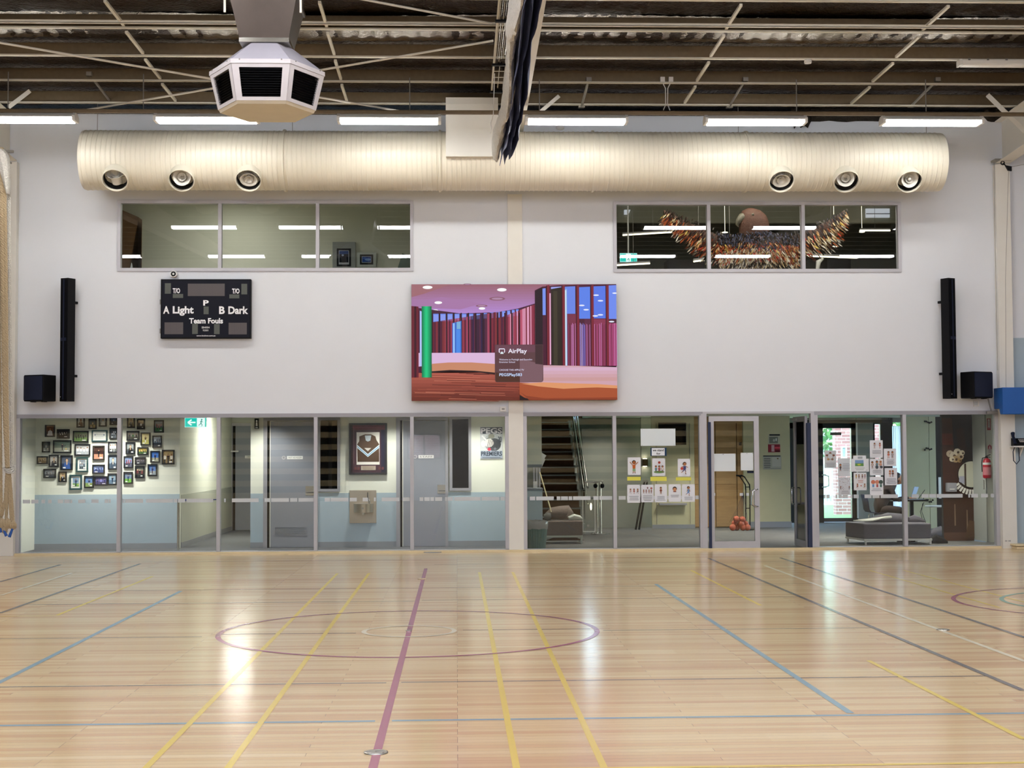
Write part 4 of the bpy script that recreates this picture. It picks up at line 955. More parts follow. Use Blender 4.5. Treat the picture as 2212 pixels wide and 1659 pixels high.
for (a, b), (c_, d) in (((8, 1145), (14, 1158)), ((27, 1142), (20, 1160)), ((0, 1140), (3, 1150))):
    mb = MB(); mb.tube([pt(a, b, Y-.12), pt(c_, d, Y-.12)], [.018, .026], 8); mb.build('blue_tape', M['bluetape'], t)
mb = MB(); 
for s in range(3): mb.tube([pt(17+s*2+9*math.cos(k*.6), 1011+s*4+3*math.sin(k*.6), Y-.05*math.sin(k*.6)-.04) for k in range(12)], .014, 6)
mb.build('tie_cord', M['net'], t, smooth=True)
t = thing('gym_net', 'grey white netting cord hanging beside the tan ropes', 'net', (X(24, 1000, -.9), -.9, 1.3)); Y = -.9
rope([(18, 350), (20, 600), (23, 860), (25, 1008)], .02, t, 'net', 'net_cord'); rope([(21, 380), (23, 700), (27, 1012)], .015, t, 'net', 'net_cord')
rope([(25, 1008), (31, 1006), (33, 1014), (28, 1022)], .02, t, 'net', 'net_tail')
mb = MB(); rr = [[(pt(a_, b_, -1.0)[0]+math.cos(k*math.pi/4)*w_, -1.0+math.sin(k*math.pi/4)*.1, pt(a_, b_, -1.0)[2]) for k in range(8)] for a_, b_, w_ in ((-6, 322, .1), (4, 336, .12), (10, 362, .1), (14, 392, .06), (18, 420, .02))]
mb.loft(rr); mb.build('bunched_net', M['net'], t, smooth=True)
p, q_ = pt(-10, 325, -.6), pt(30, 328, -.6); mb = MB(); mb.box(p[0], q_[0], -.65, -.6, q_[2]-.02, q_[2]+.02); mb.obox(pt(6, 340, -.6), (.35, .03, .03), (0, R(35), 0)); mb.build('rope_bracket', M['dsteel'], t)

# floor fittings
for px, py, r, m_, lab in ((812, 1626, .068, 'steel', 'round steel floor socket cover on the red line, nearest the camera'), (883, 1363, .03, 'steel', 'tiny steel floor disc at the centre of the white circle'),
                       (911, 1251, .055, 'timber', 'small round floor socket cover on the red line near the wall'), (2037, 1361, .06, 'steel', 'round floor socket cover on the white line at right')):
    x, y = G(px, py); mb = MB(); mb.lathe([(.001, .008), (r*.75, .0085), (r*.78, .0065), (r*.85, .0065), (r*.88, .008), (r, .006), (r*1.02, .002)], (x, y, 0), n=32); o = solo('floor_socket', mb, M[m_], lab, 'floor socket', 'floor sockets', smooth=True)
    mb = MB(); mb.cyl((x, y, .008), (x, y, .01), r*.08, n=10); mb.build('lift_hole', M['dsteel'], o)
x, y = G(935, 1192); mb = MB(); mb.prism([(x-.15, -.07), (x+.15, -.07), (x+.11, -.14), (x-.11, -.14)], .001, .012, 'z'); solo('floor_stop', mb, M['frame'], 'small grey metal plate on the floor at the foot of the glazing', 'floor plate')

# ================================================================== REAR OF THE HALL (seen only reflected in the glass)
for nm, x0, x1 in (('left', -15, -3.8), ('right', 2.2, 15)):
    t = thing('bleacher', 'folded timber tiered seating at the far '+nm+' behind the camera', 'bleacher', ((x0+x1)/2, YB+.6, 0), 'folded tiered seating')
    for i in range(7):
        mb = MB(); z = .12+i*.42; mb.box(x0, x1, YB+.3-.02*i, YB+.9-.02*i, z, z+.19); mb.build('seat_board', M['timber'], t)
    mb = MB(); mb.box(x0, x1, YB+.05, YB+.28, 0, 3.1); mb.build('dark_back', M['void'], t)

# ================================================================== ROOMS BEHIND THE GLASS
def sbox(name, x0, x1, y0, y1, z0, z1, m, parent=None, **k):
    mb = MB(); mb.box(x0, x1, y0, y1, z0, z1); return struct(name, mb, m, parent, **k)
sbox('floor', -12.4, 1.0, .11, 9.6, -.1, .002, M['carpet']); sbox('floor', 1.0, 12, .11, 9.6, -.1, .002, M['carpet2'])
sbox('ceiling', -12.4, 1.0, .12, 9.6, 2.62, 2.75, M['icream'])
sbox('ceiling', 2.95, 12, .12, 9.6, 2.45, 2.6, M['icream']); sbox('ceiling', 1.0, 2.95, .12, 3.9, 2.45, 2.6, M['icream'])
sbox('wall_slab', -12.4, 12, .12, 9.6, 3.3, 3.5, M['icream'])      # upper floor
dz = .97
def two(name, x0, x1, y0, y1, face='-y', top=2.62, dcol='dado', sk=.1):
    o = sbox(name, x0, x1, y0, y1, 0, top, M['icream'])
    e = .012
    if face == '-y':
        mb = MB(); mb.box(x0, x1, y0-e, y0, sk, dz); mb.build('dado_panel', M[dcol], o); mb = MB(); mb.box(x0, x1, y0-e-.004, y0, 0, sk); mb.build('skirting', M['skirt'], o)
    elif face == '+x':
        mb = MB(); mb.box(x1, x1+e, y0, y1, sk, dz); mb.build('dado_panel', M[dcol], o); mb = MB(); mb.box(x1, x1+e+.004, y0, y1, 0, sk); mb.build('skirting', M['skirt'], o)
    return o
YB1 = 1.5
xp0, xp1 = X(388, 1100, YB1), X(541, 1100, YB1)
xe = X(568, 1100, YB1)
two('wall_corridor', -12.4, xp0, YB1, YB1+.12)
two('wall_corridor', xp1, 1.0, YB1, YB1+.12)
sbox('wall_corridor', -7.5, X(60, 1000, YB1), .13, YB1, 0, 2.62, M['icream'])
o = sbox('wall_passage', xp0-.12, xp0, YB1+.12, 7.6, 0, 2.62, M['icream']); mb = MB(); mb.box(xp0, xp0+.012, YB1+.12, 7.6, .1, .95); mb.build('dado_panel', M['icream2'] if 'icream2' in M else M.setdefault('icream2', mat('passage_grey', 'b5b6aa', .7)), o)
mb = MB(); mb.box(xp0, xp0+.016, YB1+.12, 7.6, 0, .1); mb.build('skirting', M['skirt'], o)
sbox('wall_passage', xp1, xp1+.12, YB1+.12, 7.6, 0, 2.62, M['icream']); sbox('wall_passage', xp0-.1, xp1+2.5, 7.6, 7.7, 0, 2.62, M['icream'])
sbox('wall_divider', .96, 1.06, .12, 9.6, 0, 3.3, M['icream'])
# doors in the corridor
def int_door(n, px0, px1, ytop, Y, gap, label_px, txt, vent=False, lever=None, side='l'):
    a = RC(px0, ytop, px1, 1183, Y); g = sthing('door_%d' % n, ((a[0]+a[1])/2, Y, 0)); fw = .07
    mb = MB(); mb.box(a[0], a[0]+fw, Y-.03, Y-.001, 0, a[3]); mb.box(a[1]-.05, a[1], Y-.03, Y-.001, 0, a[3]); mb.box(a[0]+fw, a[1]-.05, Y-.03, Y-.001, a[3]-.05, a[3]); mb.build('door_frame', M['frame'], g)
    mb = MB(); mb.box(a[0]+fw, a[0]+fw+gap, Y-.012, Y-.001, 0, a[3]-.05); mb.build('dark_gap', M['void'], g)
    lf = MB(); lf.box(a[0]+fw+gap, a[1]-.05, Y-.022, Y-.001, .01, a[3]-.06); l = lf.build('door_leaf', M['greydoor'], g)
    mb = MB(); mb.box(a[0]+fw+gap, a[0]+fw+gap+.012, Y-.026, Y-.022, .01, a[3]-.06); mb.build('edge_strip', M['icream'], l)
    b = RC(*label_px, Y-.03); A = Art(b[1]-b[0], b[3]-b[2]); w_, h_ = A.w, A.h; A.rect(0, 0, w_, h_, 'e8e8e6'); A.text(txt, w_*.08, h_*.25, w_*.92, h_*.75, '6a6a6a'); A.put('door_plate', M['art'], b[0], Y-.023, b[2], l)
    hz = (b[2]+b[3])/2
    mb = MB(); mb.lathe([(.026, 0), (.034, .004), (.02, .006), (.034, .008)], (b[0]-.06, Y-.022, hz), (0, -1, 0), 16); mb.build('round_badge', M['frame2'], l)
    if vent:
        v_ = RC(592, 1137, 664, 1157, Y-.03); mb = MB(); frame_rect(mb, v_[0], v_[1], v_[2], v_[3], Y-.03, Y-.022, .015)
        k = 9
        for i in range(k): zc = v_[2]+.02+(v_[3]-v_[2]-.04)*(i+.5)/k; mb.obox(((v_[0]+v_[1])/2, Y-.025, zc), (v_[1]-v_[0]-.03, .012, .002), (R(40), 0, 0))
        mb.build('air_grille', M['greydoor'], l)
    if lever:
        b = RC(*lever, Y-.03); mb = MB(); mb.box(b[0], b[1], Y-.028, Y-.022, b[2], b[3]); lp = mb.build('lever_plate', M['steel'], l)
        zc = (b[2]+b[3])/2-.03; mb = MB(); mb.tube([(b[1]-.02, Y-.03, zc), (b[1]-.02, Y-.07, zc), (b[0]+.02, Y-.07, zc)], .009, 8); mb.build('lever', M['chrome'], lp)
    return g
int_door(3, 569, 686, 903, YB1-.013, .045, (620, 985, 654, 992), 'FIRST AID ROOM', True, (660, 1050, 680, 1070))
int_door(4, 856, 968, 902, YB1-.013, .04, (904, 983, 937, 990), 'STAFF', False, (945, 1047, 963, 1066))
# passage end door
a = RC(494, 914, 600, 1146, 7.59); g = sthing('door_5', (a[0]+.4, 7.58, 0)); fw = .09
mb = MB(); mb.box(a[0], a[0]+fw, 7.54, 7.599, 0, a[3]); mb.box(a[0]+fw, a[1], 7.54, 7.599, a[3]-.06, a[3]); mb.build('door_frame', M['frame'], g)
mb = MB(); mb.box(a[0]+fw, a[0]+fw+.06, 7.58, 7.599, 0, a[3]-.06); mb.build('dark_gap', M['void'], g)
mb = MB(); mb.box(a[0]+fw+.06, a[0]+1.15, 7.56, 7.599, .01, a[3]-.06); l = mb.build('door_leaf', M['greydoor'], g)
b = RC(529, 984, 548, 990, 7.55); A = Art(b[1]-b[0], b[3]-b[2]); A.rect(0, 0, A.w, A.h, 'dcdcda'); A.text('STORE', A.w*.25, A.h*.25, A.w*.8, A.h*.75, '6a6a6a'); A.put('door_plate', M['art'], b[0], 7.556, b[2], l)
mb = MB(); q_ = pt(497, 975, 7.3); mb.box(q_[0]-.05, q_[0]+.16, 7.42, 7.46, q_[2]-.015, q_[2]+.015); mb.build('door_closer', M['white'], g)
# interior windows (dark rooms beyond)
for n, (px, py0, py1) in ((7, ((686, 735), 902, 1062)), (8, ((971, 1018), 900, 1060))):
    a = RC(px[0], py0, px[1], py1, YB1-.02); g = sthing('window_%d' % n, ((a[0]+a[1])/2, YB1, a[2])); mb = MB(); frame_rect(mb, a[0], a[1], a[2], a[3], YB1-.05, YB1-.013, .05); mb.build('window_frame', M['frame'], g)
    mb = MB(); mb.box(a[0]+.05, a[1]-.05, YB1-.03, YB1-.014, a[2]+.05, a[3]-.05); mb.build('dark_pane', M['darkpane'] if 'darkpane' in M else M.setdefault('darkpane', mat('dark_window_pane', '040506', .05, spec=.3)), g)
# return wall end cap below passage corner and blue edged rail
t = thing('hand_rail', 'steel post with a blue topped rail at the mouth of the side passage', 'rail', (X(385, 1180, .9), .9, 0))
x0_ = X(385, 1130, .9); zr_ = Z(400, 1081, .9); mb = MB(); mb.cyl((x0_, .9, 0), (x0_, .9, zr_), .022, n=12); mb.build('post', M['steel'], t, smooth=True)
mb = MB(); mb.prism([(x0_-.01, zr_-.02), (x0_+.35, zr_+.0), (X(470, 1078, .9), zr_+.005), (X(470, 1078, .9), zr_+.02), (x0_+.3, zr_+.018), (x0_-.01, zr_+.025)], .88, .92, 'y'); mb.build('blue_rail', M['navyrail'] if 'navyrail' in M else M.setdefault('navyrail', mat('blue_rail', '2b3f8c', .5)), t)
mb = MB(); mb.cyl((x0_, .9, .0), (x0_, .9, .012), .05, n=16); mb.build('foot_plate', M['steel'], t)

# exit sign, toilet sign
def exit_sign(px0, py0, px1, py1, Y, label, arrow=True, zc=2.62):
    a = RC(px0, py0, px1, py1, Y); w_, h_ = a[1]-a[0], a[3]-a[2]
    mb = MB(); mb.box(a[0], a[1], Y, Y+.05, a[2], a[3]); o = solo('exit_sign', mb, M['white'], label, 'sign'); mb2 = MB(); mb2.box((a[0]+a[1])/2-.012, (a[0]+a[1])/2+.012, Y+.01, Y+.04, a[3], zc); mb2.build('stem', M['white'], o)
    A = Art(w_, h_); g_ = '12c4b4'; A.rect(0, 0, w_, h_, 'bffff6'); A.rect(w_*.02, h_*.06, w_*.98, h_*.94, g_)
    def man(x0, x1):
        A.rect(x0, h_*.05, x1, h_*.95, 'e8fffb'); f = lambda u_, v_: (x0+(x1-x0)*u_, h_*v_); c = '0a8a80'
        A.ell(*f(.6, .78), (x1-x0)*.09, h_*.09, c, 10); A.line(f(.58, .68), f(.5, .42), h_*.1, c); A.line(f(.5, .42), f(.66, .25), h_*.07, c); A.line(f(.66, .25), f(.6, .1), h_*.06, c)
        A.line(f(.5, .42), f(.38, .28), h_*.07, c); A.line(f(.38, .28), f(.2, .2), h_*.06, c); A.line(f(.57, .66), f(.38, .55), h_*.05, c); A.line(f(.57, .64), f(.76, .52), h_*.05, c)
    if arrow:
        man(w_*.56, w_*.93); c = 'e8fffb'; A.line((w_*.2, h_*.5), (w_*.5, h_*.5), h_*.14, c); A.line((w_*.15, h_*.5), (w_*.32, h_*.78), h_*.14, c); A.line((w_*.15, h_*.5), (w_*.32, h_*.22), h_*.14, c)
    else: man(w_*.36, w_*.64)
    A.put('sign_face', M['sign'], a[0], Y-.001, a[2], o)
exit_sign(399, 902, 446, 923, 1.2, 'lit green exit sign with left arrow and running man, ground floor')
a = RC(550, 904, 559, 926, 1.45); mb = MB(); mb.box(a[0], a[1], 1.44, 1.487, a[2], a[3]); o = solo('toilet_sign', mb, M['black'], 'small dark projecting sign with a white figure beside the grey passage corner', 'sign')
A = Art(a[1]-a[0], a[3]-a[2]); w_, h_ = A.w, A.h; A.rect(0, 0, w_, h_, '14231f'); A.ell(w_*.5, h_*.75, w_*.18, h_*.1, 'f0f0f0', 10); A.poly([(w_*.25, h_*.25), (w_*.75, h_*.25), (w_*.65, h_*.62), (w_*.35, h_*.62)], 'f0f0f0'); A.rect(w_*.2, h_*.05, w_*.8, h_*.16, 'dcdcdc'); A.put('sign_face', M['art'], a[0], 1.439, a[2], o)

# ---------------- photographs on the corridor wall
sk = ('c89878', 'b07a58', 'e0b898')
def photo(px, kind, label, cols):
    x0, y0, x1, y1 = [px[0]/4.88, 880+px[1]/4.88, px[2]/4.88, 880+px[3]/4.88]
    a = RC(x0, y0, x1, y1, YB1-.03); w_, h_ = a[1]-a[0], a[3]-a[2]; Y = YB1-.001
    t = thing('picture_frame', label, 'picture', ((a[0]+a[1])/2, Y, a[2]), 'framed photographs on the corridor wall')
    b = .022 if cols[0] != 'mat' else .026
    fc = 'framegreen' if cols[0] == 'mat' or kind in ('text',) else 'frameblack'
    mb = MB(); frame_rect(mb, a[0], a[1], a[2], a[3], Y-.03, Y-.001, b); mb.build('frame', M[fc], t)
    A = Art(w_-2*b, h_-2*b, .0004); W_, H2 = A.w, A.h; rv = random.Random(hash(px) % 999)
    cc = cols[1:] if cols[0] == 'mat' else cols
    if cols[0] == 'mat' or kind == 'text': A.rect(0, 0, W_, H2, 'e2e2dc'); m_ = .12*min(W_, H2)*1.4
    else: m_ = 0
    if kind == 'text':
        for i, (tx, c) in enumerate((('Celebrating our', '6a7a9a'), ('Alumni', '44506c'), ('state and national', '6a7a9a'), ('Representatives', '6a7a9a'))):
            A.text(tx, W_*.2, H2*(.8-.19*i), W_*.8, H2*(.89-.19*i), c)
        A.rect(W_*.12, H2*.55, W_*.2, H2*.68, '55648a'); A.rect(W_*.8, H2*.55, W_*.88, H2*.68, '55648a')
    else:
        bgt, bgb, top, bot = cc[:4]
        A.rect(m_, m_, W_-m_, H2-m_, bgt); A.rect(m_, m_, W_-m_, H2*.4, bgb)
        if kind == 'portrait':
            c = W_*.52; A.poly([(c-W_*.36, m_), (c+W_*.36, m_), (c+W_*.27, H2*.46), (c+W_*.08, H2*.56), (c-W_*.08, H2*.56), (c-W_*.27, H2*.46)], top)
            A.poly([(c-W_*.07, H2*.4), (c, H2*.3), (c+W_*.07, H2*.4), (c+W_*.06, H2*.6), (c-W_*.06, H2*.6)], bot)
            A.ell(c, H2*.72, W_*.145, H2*.15, '241a16', 12); A.ell(c, H2*.69, W_*.115, H2*.125, rv.choice(sk), 12)
        elif kind == 'team':
            n = max(3, int(W_/.045))
            for r_, (zb3, hh) in enumerate(((.38, .42), (.18, .42))):
                for i in range(n-r_): A.person(m_+(W_-2*m_)*(i+.7+.3*r_)/(n+.4), H2*zb3, H2*hh, top if (i+r_) % 3 else bot, '22242c', rv.choice(sk))
        elif kind == 'trio':
            n = 3 if W_ < .2 else 4
            for i in range(n): A.person(m_+(W_-2*m_)*(i+.5)/n, m_, H2*.78-m_+rv.uniform(-.01, .01), top if i % 2 else bot, '2a2c34' if bgt != 'c9c9c9' else 'b0b0b0', rv.choice(sk))
        elif kind == 'player':
            A.person(W_*.5, H2*.16, H2*.62, top, bot, rv.choice(sk)); A.line((W_*.5, H2*.5), (W_*.72, H2*.62), H2*.04, top); A.ell(W_*.74, H2*.3, W_*.05, W_*.05, 'e0c070', 10)
        for i in range(5): A.rect(m_+rv.uniform(0, W_*.6), H2*.93-m_-i*.003, m_+rv.uniform(W_*.2, W_*.8), H2*.95-m_-i*.003, bgt)
        A.rect(W_*.62 if px[0] % 2 else W_*.12, m_+H2*.05, W_*.9 if px[0] % 2 else W_*.4, m_+H2*.15, 'f0f0ec')
    A.put('photograph', M['art'], a[0]+b, Y-.012, a[2]+b, t)
    mb = MB(); mb.box(a[0]+b, a[1]-b, Y-.011, Y-.001, a[2]+b, a[3]-b); mb.build('backing', M['white'], t)
M['frameblack'] = mat('black_picture_frame', '16171b', .4); M['framegreen'] = mat('teal_picture_frame', '1d4144', .4)
PH = [
 ((472, 184, 577, 312), 'portrait', 'portrait photo of a dark-haired young person in white, upper left of the group', ('6b4430', '4a2c20', 'e6e2e0', 'f0e8e0')),
 ((597, 230, 731, 329), 'team', 'wide photo of a crowd in dark tops, right of the white shirt portrait', ('2a2a30', '1c1c22', 'd8d4d0', '8a8a90')),
 ((806, 95, 892, 213), 'portrait', 'portrait photo of a person in a brown shirt, leftmost of the top row', ('d2cec8', 'a09890', '6a5040', 'd0b090')),
 ((932, 120, 1017, 229), 'player', 'upright photo of a leaping player in tan, second of the top row', ('55606a', 'b8a070', 'd8c49a', '3a3020')),
 ((1040, 98, 1125, 203), 'portrait', 'grey portrait photo of a person in white, third of the top row', ('b8b8b8', '8a8a8a', 'e4e4e4', 'd0d0d0')),
 ((1154, 95, 1238, 187), 'player', 'bluish action photo at the top, just left of the first mullion', ('3a4a6a', '28304a', '8aa0c8', '20242e')),
 ((1338, 98, 1420, 218), 'portrait', 'portrait of a person in a black blazer, top, right of the first mullion', ('d8c8a0', 'b8a880', '1c1e26', 'e8e8e8')),
 ((1443, 122, 1527, 232), 'trio', 'photo of people in white shirts on a cream ground, right of the black blazer portrait', ('e0d0b0', '6a6458', 'ececec', '3a3a44')),
 ((1621, 135, 1726, 267), 'team', 'photo of a team on green lawn below grey sky, top right of the group', ('8a94a0', '5c8a60', 'c07880', '8a3040')),
 ((767, 247, 932, 369), 'team', 'wide photo of figures on a sports oval under trees, left of the white certificate', ('6a7a62', '7a9a5a', '2a3038', '50585a')),
 ((965, 240, 1130, 362), 'text', 'white framed certificate of printed lines in the middle of the photo group', ('e2e2e2', 'e2e2e2', 'e2e2e2', 'e2e2e2')),
 ((1152, 213, 1238, 335), 'team', 'squad photo right of the white certificate, touching the first mullion', ('4a5666', '6a7480', 'b0b8c8', '303848')),
 ((1333, 247, 1467, 351), 'trio', 'wide photo of a group with one person in green, right of the first mullion', ('8a8a84', '4a4a40', '2c5c34', '30343c')),
 ((1480, 265, 1583, 401), 'player', 'pale yellow photo of a distant player on a sandy field', ('e6d8a0', 'c8c070', '6a5a3a', 'f0f0f0')),
 ((1603, 296, 1706, 426), 'team', 'upright blue grey photo of a crowded squad below the green lawn photo', ('a8b4c0', '38404c', '5a6878', 'd0d8e0')),
 ((440, 362, 526, 475), 'player', 'small upright photo of a player in grey, at the far left of the second row', ('585c5c', 'a8a8a0', '9aa0a0', '30302c')),
 ((557, 346, 751, 482), 'player', 'largest wide photo, footballer in stripes on an oval, left half of the group', ('6c7a70', 'a4a89a', '2c2e44', '1a1a24')),
 ((786, 387, 949, 509), 'trio', 'wide photo of four people in white on a pale ground, blue framed', ('c9c9c9', 'b4b8c0', 'f0f0f0', 'e6e6ea')),
 ((975, 403, 1101, 557), 'player', 'dark photo with a bright glare above a red court, centre of the group', ('3a2420', 'b8846c', '18181c', '101014')),
 ((1138, 360, 1238, 480), 'trio', 'photo of two people in white, right of the dark photo with the glare', ('c8ccc8', '9a9e9a', 'f0f0f0', 'dcdcdc')),
 ((1323, 367, 1421, 494), 'portrait', 'portrait photo of a smiling person in a black jumper, right of the first mullion', ('98a0a0', '485058', '1a1c20', 'c8a888')),
 ((1447, 419, 1559, 502), 'team', 'small wide photo of a team in black before yellow, middle right', ('c8b060', '4c6a3c', '22242a', '181a20')),
 ((1582, 457, 1684, 583), 'player', 'photo of a player in navy against a blue sky, left of the rightmost photo', ('4a78c8', '9a9a88', '24345c', '1a2030')),
 ((1705, 446, 1837, 601), 'trio', 'rightmost photo of the group, people standing on a tan ground', ('b0986c', '8a7450', '3a302c', 'e8e0d4')),
 ((386, 515, 502, 598), 'team', 'small wide photo of a team on tan, lowest at the far left edge', ('b8a488', '8a7458', '201c20', '4a4448')),
 ((513, 500, 617, 629), 'portrait', 'portrait photo of a person in dark grey with folded arms on white', ('ccc8c2', 'a09c98', '3c3c42', 'c8a888')),
 ((636, 505, 765, 662), 'portrait', 'large photo of a fair-haired person in blue facing the camera', ('4c5a72', '2c3c5c', '3c5a98', 'd0b090')),
 ((801, 525, 928, 682), 'team', 'teal framed photo with wide white mount and a grey team picture', ('mat', '8090a0', '68747c', 'a8b0b8', 'e8e8e8')),
 ((1137, 502, 1238, 657), 'portrait', 'bluish photo of a seated person with crossed arms, left of the first mullion', ('8898a8', '4c5a6a', '404c5a', 'c8b8a8')),
 ((1302, 514, 1402, 640), 'team', 'photo of a team in red under a blue sky, right beside the first mullion', ('8aa0c8', '5a5c6c', '983848', '2c3458')),
 ((1420, 524, 1533, 604), 'team', 'small wide dark photo below the yellow team photo', ('6a6a72', '3c3c44', '181a20', '8a8a94')),
 ((972, 603, 1103, 700), 'team', 'wide photo of a cheering blue crowd below the dark glare photo', ('7a8ab0', '3c4a78', '2a3870', 'd8dcec')),
 ((1421, 617, 1521, 746), 'trio', 'upright dark photo of three people standing, lower right', ('788078', '3c403c', '1a1c20', '6a3038')),
 ((1554, 598, 1655, 724), 'player', 'photo of a player jumping in blue, lower right below the sky photo', ('5a78b0', '88949c', '203060', '4a1c2c')),
 ((456, 648, 590, 746), 'team', 'wide photo of a grey shirted group, lower left', ('8a8e94', '4c5058', '6c7078', '2a2c32')),
 ((615, 677, 702, 788), 'portrait', 'small portrait of a person in a black suit before tan, bottom left', ('cdb48c', '9a8258', '181a1e', 'e8e8e8')),
 ((732, 710, 862, 868), 'player', 'teal framed photo with white mount and a green oval, lowest of all', ('mat', '88a0b8', '6a9a50', '3a4a70', '202838')),
 ((885, 722, 988, 850), 'player', 'photo of a kicking player on grass under a blue sky, bottom row', ('6a8ab8', '7a9258', '283458', 'd0d4d8')),
 ((993, 726, 1133, 824), 'trio', 'wide purple tinted photo of a hugging group, bottom row', ('6a6898', '4a4470', '8a88c8', '3c3a68')),
 ((1133, 694, 1232, 820), 'player', 'photo of two running players, bottom row beside the first mullion', ('8aa0b0', '5c748c', '283048', '202838')),
 ((1300, 679, 1398, 806), 'player', 'photo of a lone player on bright green, bottom right of the first mullion', ('7888a0', '70ac4c', '3c4c74', '20283c')),
]
for px, kind, label, cols in PH: photo(px, kind, label, cols)

# jumper in a shadow box
a = RC(754, 914, 836, 1025, YB1-.05); w_, h_ = a[1]-a[0], a[3]-a[2]; Y = YB1-.001
t = thing('framed_jumper', 'sleeveless brown football jumper with blue chevron in a black shadow box', 'framed jumper', ((a[0]+a[1])/2, Y, a[2]))
mb = MB(); frame_rect(mb, a[0], a[1], a[2], a[3], Y-.06, Y, .035); mb.build('frame', M['frameblack'], t)
A = Art(w_-.07, h_-.07); Wd, Hd = A.w, A.h
fx = lambda q: (q-95)/(440-95)*Wd
fz = lambda q: (690-q)/(690-178)*Hd
P = lambda pts, c: A.poly([(fx(p[0]), fz(p[1])) for p in pts][::-1], c)
A.rect(0, 0, Wd, Hd, '4a2f38'); A.rect(0, Hd*.9, Wd, Hd, '6b2f38'); A.rect(Wd*.88, 0, Wd, Hd*.9, '1c1c34'); A.rect(0, 0, Wd*.05, Hd, '2e1c20')
P([(150, 255), (384, 255), (384, 605), (150, 605)], 'e8e4dc')
P([(178, 300), (235, 278), (298, 278), (342, 300), (352, 340), (380, 385), (380, 575), (160, 575), (156, 385), (178, 350)], '5a4432')
P([(160, 470), (380, 470), (380, 575), (160, 575)], '4c3828'); P([(234, 290), (300, 290), (290, 345), (265, 356), (244, 345)], 'c8d4dc'); P([(156, 390), (265, 490), (380, 390), (380, 424), (265, 522), (156, 424)], 'd4e6f0')
P([(156, 404), (265, 504), (380, 404), (380, 412), (265, 512), (156, 412)], '4a88b4'); P([(228, 425), (300, 425), (265, 460)], 'd8d4cc'); P([(195, 618), (344, 618), (344, 664), (195, 664)], 'b8a898')
for i in range(4): P([(205+i*4, 626+i*9), (334-i*6, 626+i*9), (334-i*6, 629+i*9), (205+i*4, 629+i*9)], '8a7868')
P([(120, 190), (120, 600), (124, 600), (124, 190)], '8a6a72'); P([(108, 200), (400, 200), (400, 206), (108, 206)], '8a4a50')
for x in (128, 160, 372, 404): P([(x, 630), (x+24, 630), (x+24, 660), (x, 660)], '6a3a38')
A.put('jumper_display', M['art'], a[0]+.035, Y-.02, a[2]+.035, t)
mb = MB(); mb.box(a[0]+.035, a[1]-.035, Y-.018, Y, a[2]+.035, a[3]-.035); mb.build('backing', M['black'], t)
# drinking fountain
a = RC(755, 1059, 813, 1130, YB1-.03); t = thing('drinking_fountain', 'stainless steel wall drinking fountain under the framed jumper', 'drinking fountain', ((a[0]+a[1])/2, YB1-.01, a[2]))
mb = MB(); mb.box(a[0], a[1], YB1-.03, YB1-.012, a[2], a[3]); mb.build('back_plate', M['brushed'] if 'brushed' in M else M.setdefault('brushed', mat('brushed_steel', 'b3a898', .35, metal=.8)), t, bevel=.003)
b = RC(763, 1088, 806, 1107, YB1-.15); cx_ = (b[0]+b[1])/2; rr_ = (b[1]-b[0])/2
mb = MB(); n = 20; arc = [(cx_+rr_*math.cos(math.pi+math.pi*i/n), YB1-.03-.26*math.sin(math.pi*i/n)) for i in range(n+1)]
mb.loft([[(p[0], p[1], z) for p in arc] for z in (b[2], b[3])]); bw = mb.build('bowl', M['brushed'], t, smooth=True)
mb = MB(); mb.ball((cx_, YB1-.16, b[3]-.002), (rr_*.8, .1, .004), 16, 6); mb.build('basin', M['dsteel'], bw)
mb = MB(); mb.cyl((cx_+.11, YB1-.16, b[3]), (cx_+.11, YB1-.16, b[3]+.05), .02, n=12); mb.tube([(cx_+.11, YB1-.16, b[3]+.04), (cx_+.08, YB1-.16, b[3]+.12), (cx_+.08, YB1-.14, b[3]+.2)], .008, 8); mb.build('spout', M['chrome'], t, smooth=True)
mb = MB(); mb.cyl((cx_, YB1-.28, (b[2]+b[3])/2), (cx_, YB1-.3, (b[2]+b[3])/2), .022, n=14); mb.build('push_button', M['dsteel'], t)
mb = MB(); mb.cyl((cx_, YB1-.14, b[2]-.04), (cx_, YB1-.14, b[2]), .025, n=12); mb.build('drain', M['steel'], t)
# poster with PEGS lettering
a = RC(1037, 922, 1086, 992, YB1-.005); w_, h_ = a[1]-a[0], a[3]-a[2]; A = Art(w_, h_, .0004)
A.rect(0, 0, w_, h_, 'c9ccce'); A.rect(.01, h_*.78, w_-.01, h_-.01, '3c4450'); A.text('PEGS', w_*.04, h_*.79, w_*.97, h_*.965, 'd8d4d8', .03)
A.ell(w_*.55, h_*.52, w_*.4, h_*.27, 'b0b4b8'); A.ell(w_*.62, h_*.45, w_*.3, h_*.2, '4c5054'); A.ell(w_*.4, h_*.5, w_*.2, h_*.13, 'e8e4dc'); A.ell(w_*.15, h_*.48, w_*.11, h_*.1, 'e8e8dc')
A.poly([(w_*.25, h_*.62), (w_*.45, h_*.7), (w_*.6, h_*.86), (w_*.5, h_*.66)], '6a6a5c'); A.ell(w_*.5, h_*.71, w_*.14, h_*.07, '8a8a7c'); A.poly([(w_*.05, h_*.72), (w_*.12, h_*.74), (w_*.3, h_*.6), (w_*.26, h_*.56)], 'e8e8e8')
for i in range(9): A.line((w_*(.3+.07*i), h_*.34), (w_*(.4+.06*i), h_*(.62-.02*(i % 3))), .008, '2a2c30')
A.ell(w_*.4, h_*.31, w_*.08, h_*.05, 'c03a50', 10); A.ell(w_*.66, h_*.32, w_*.06, h_*.04, '70747c', 10); A.text('30', w_*.8, h_*.52, w_*.95, h_*.7, '3c4450', .03)
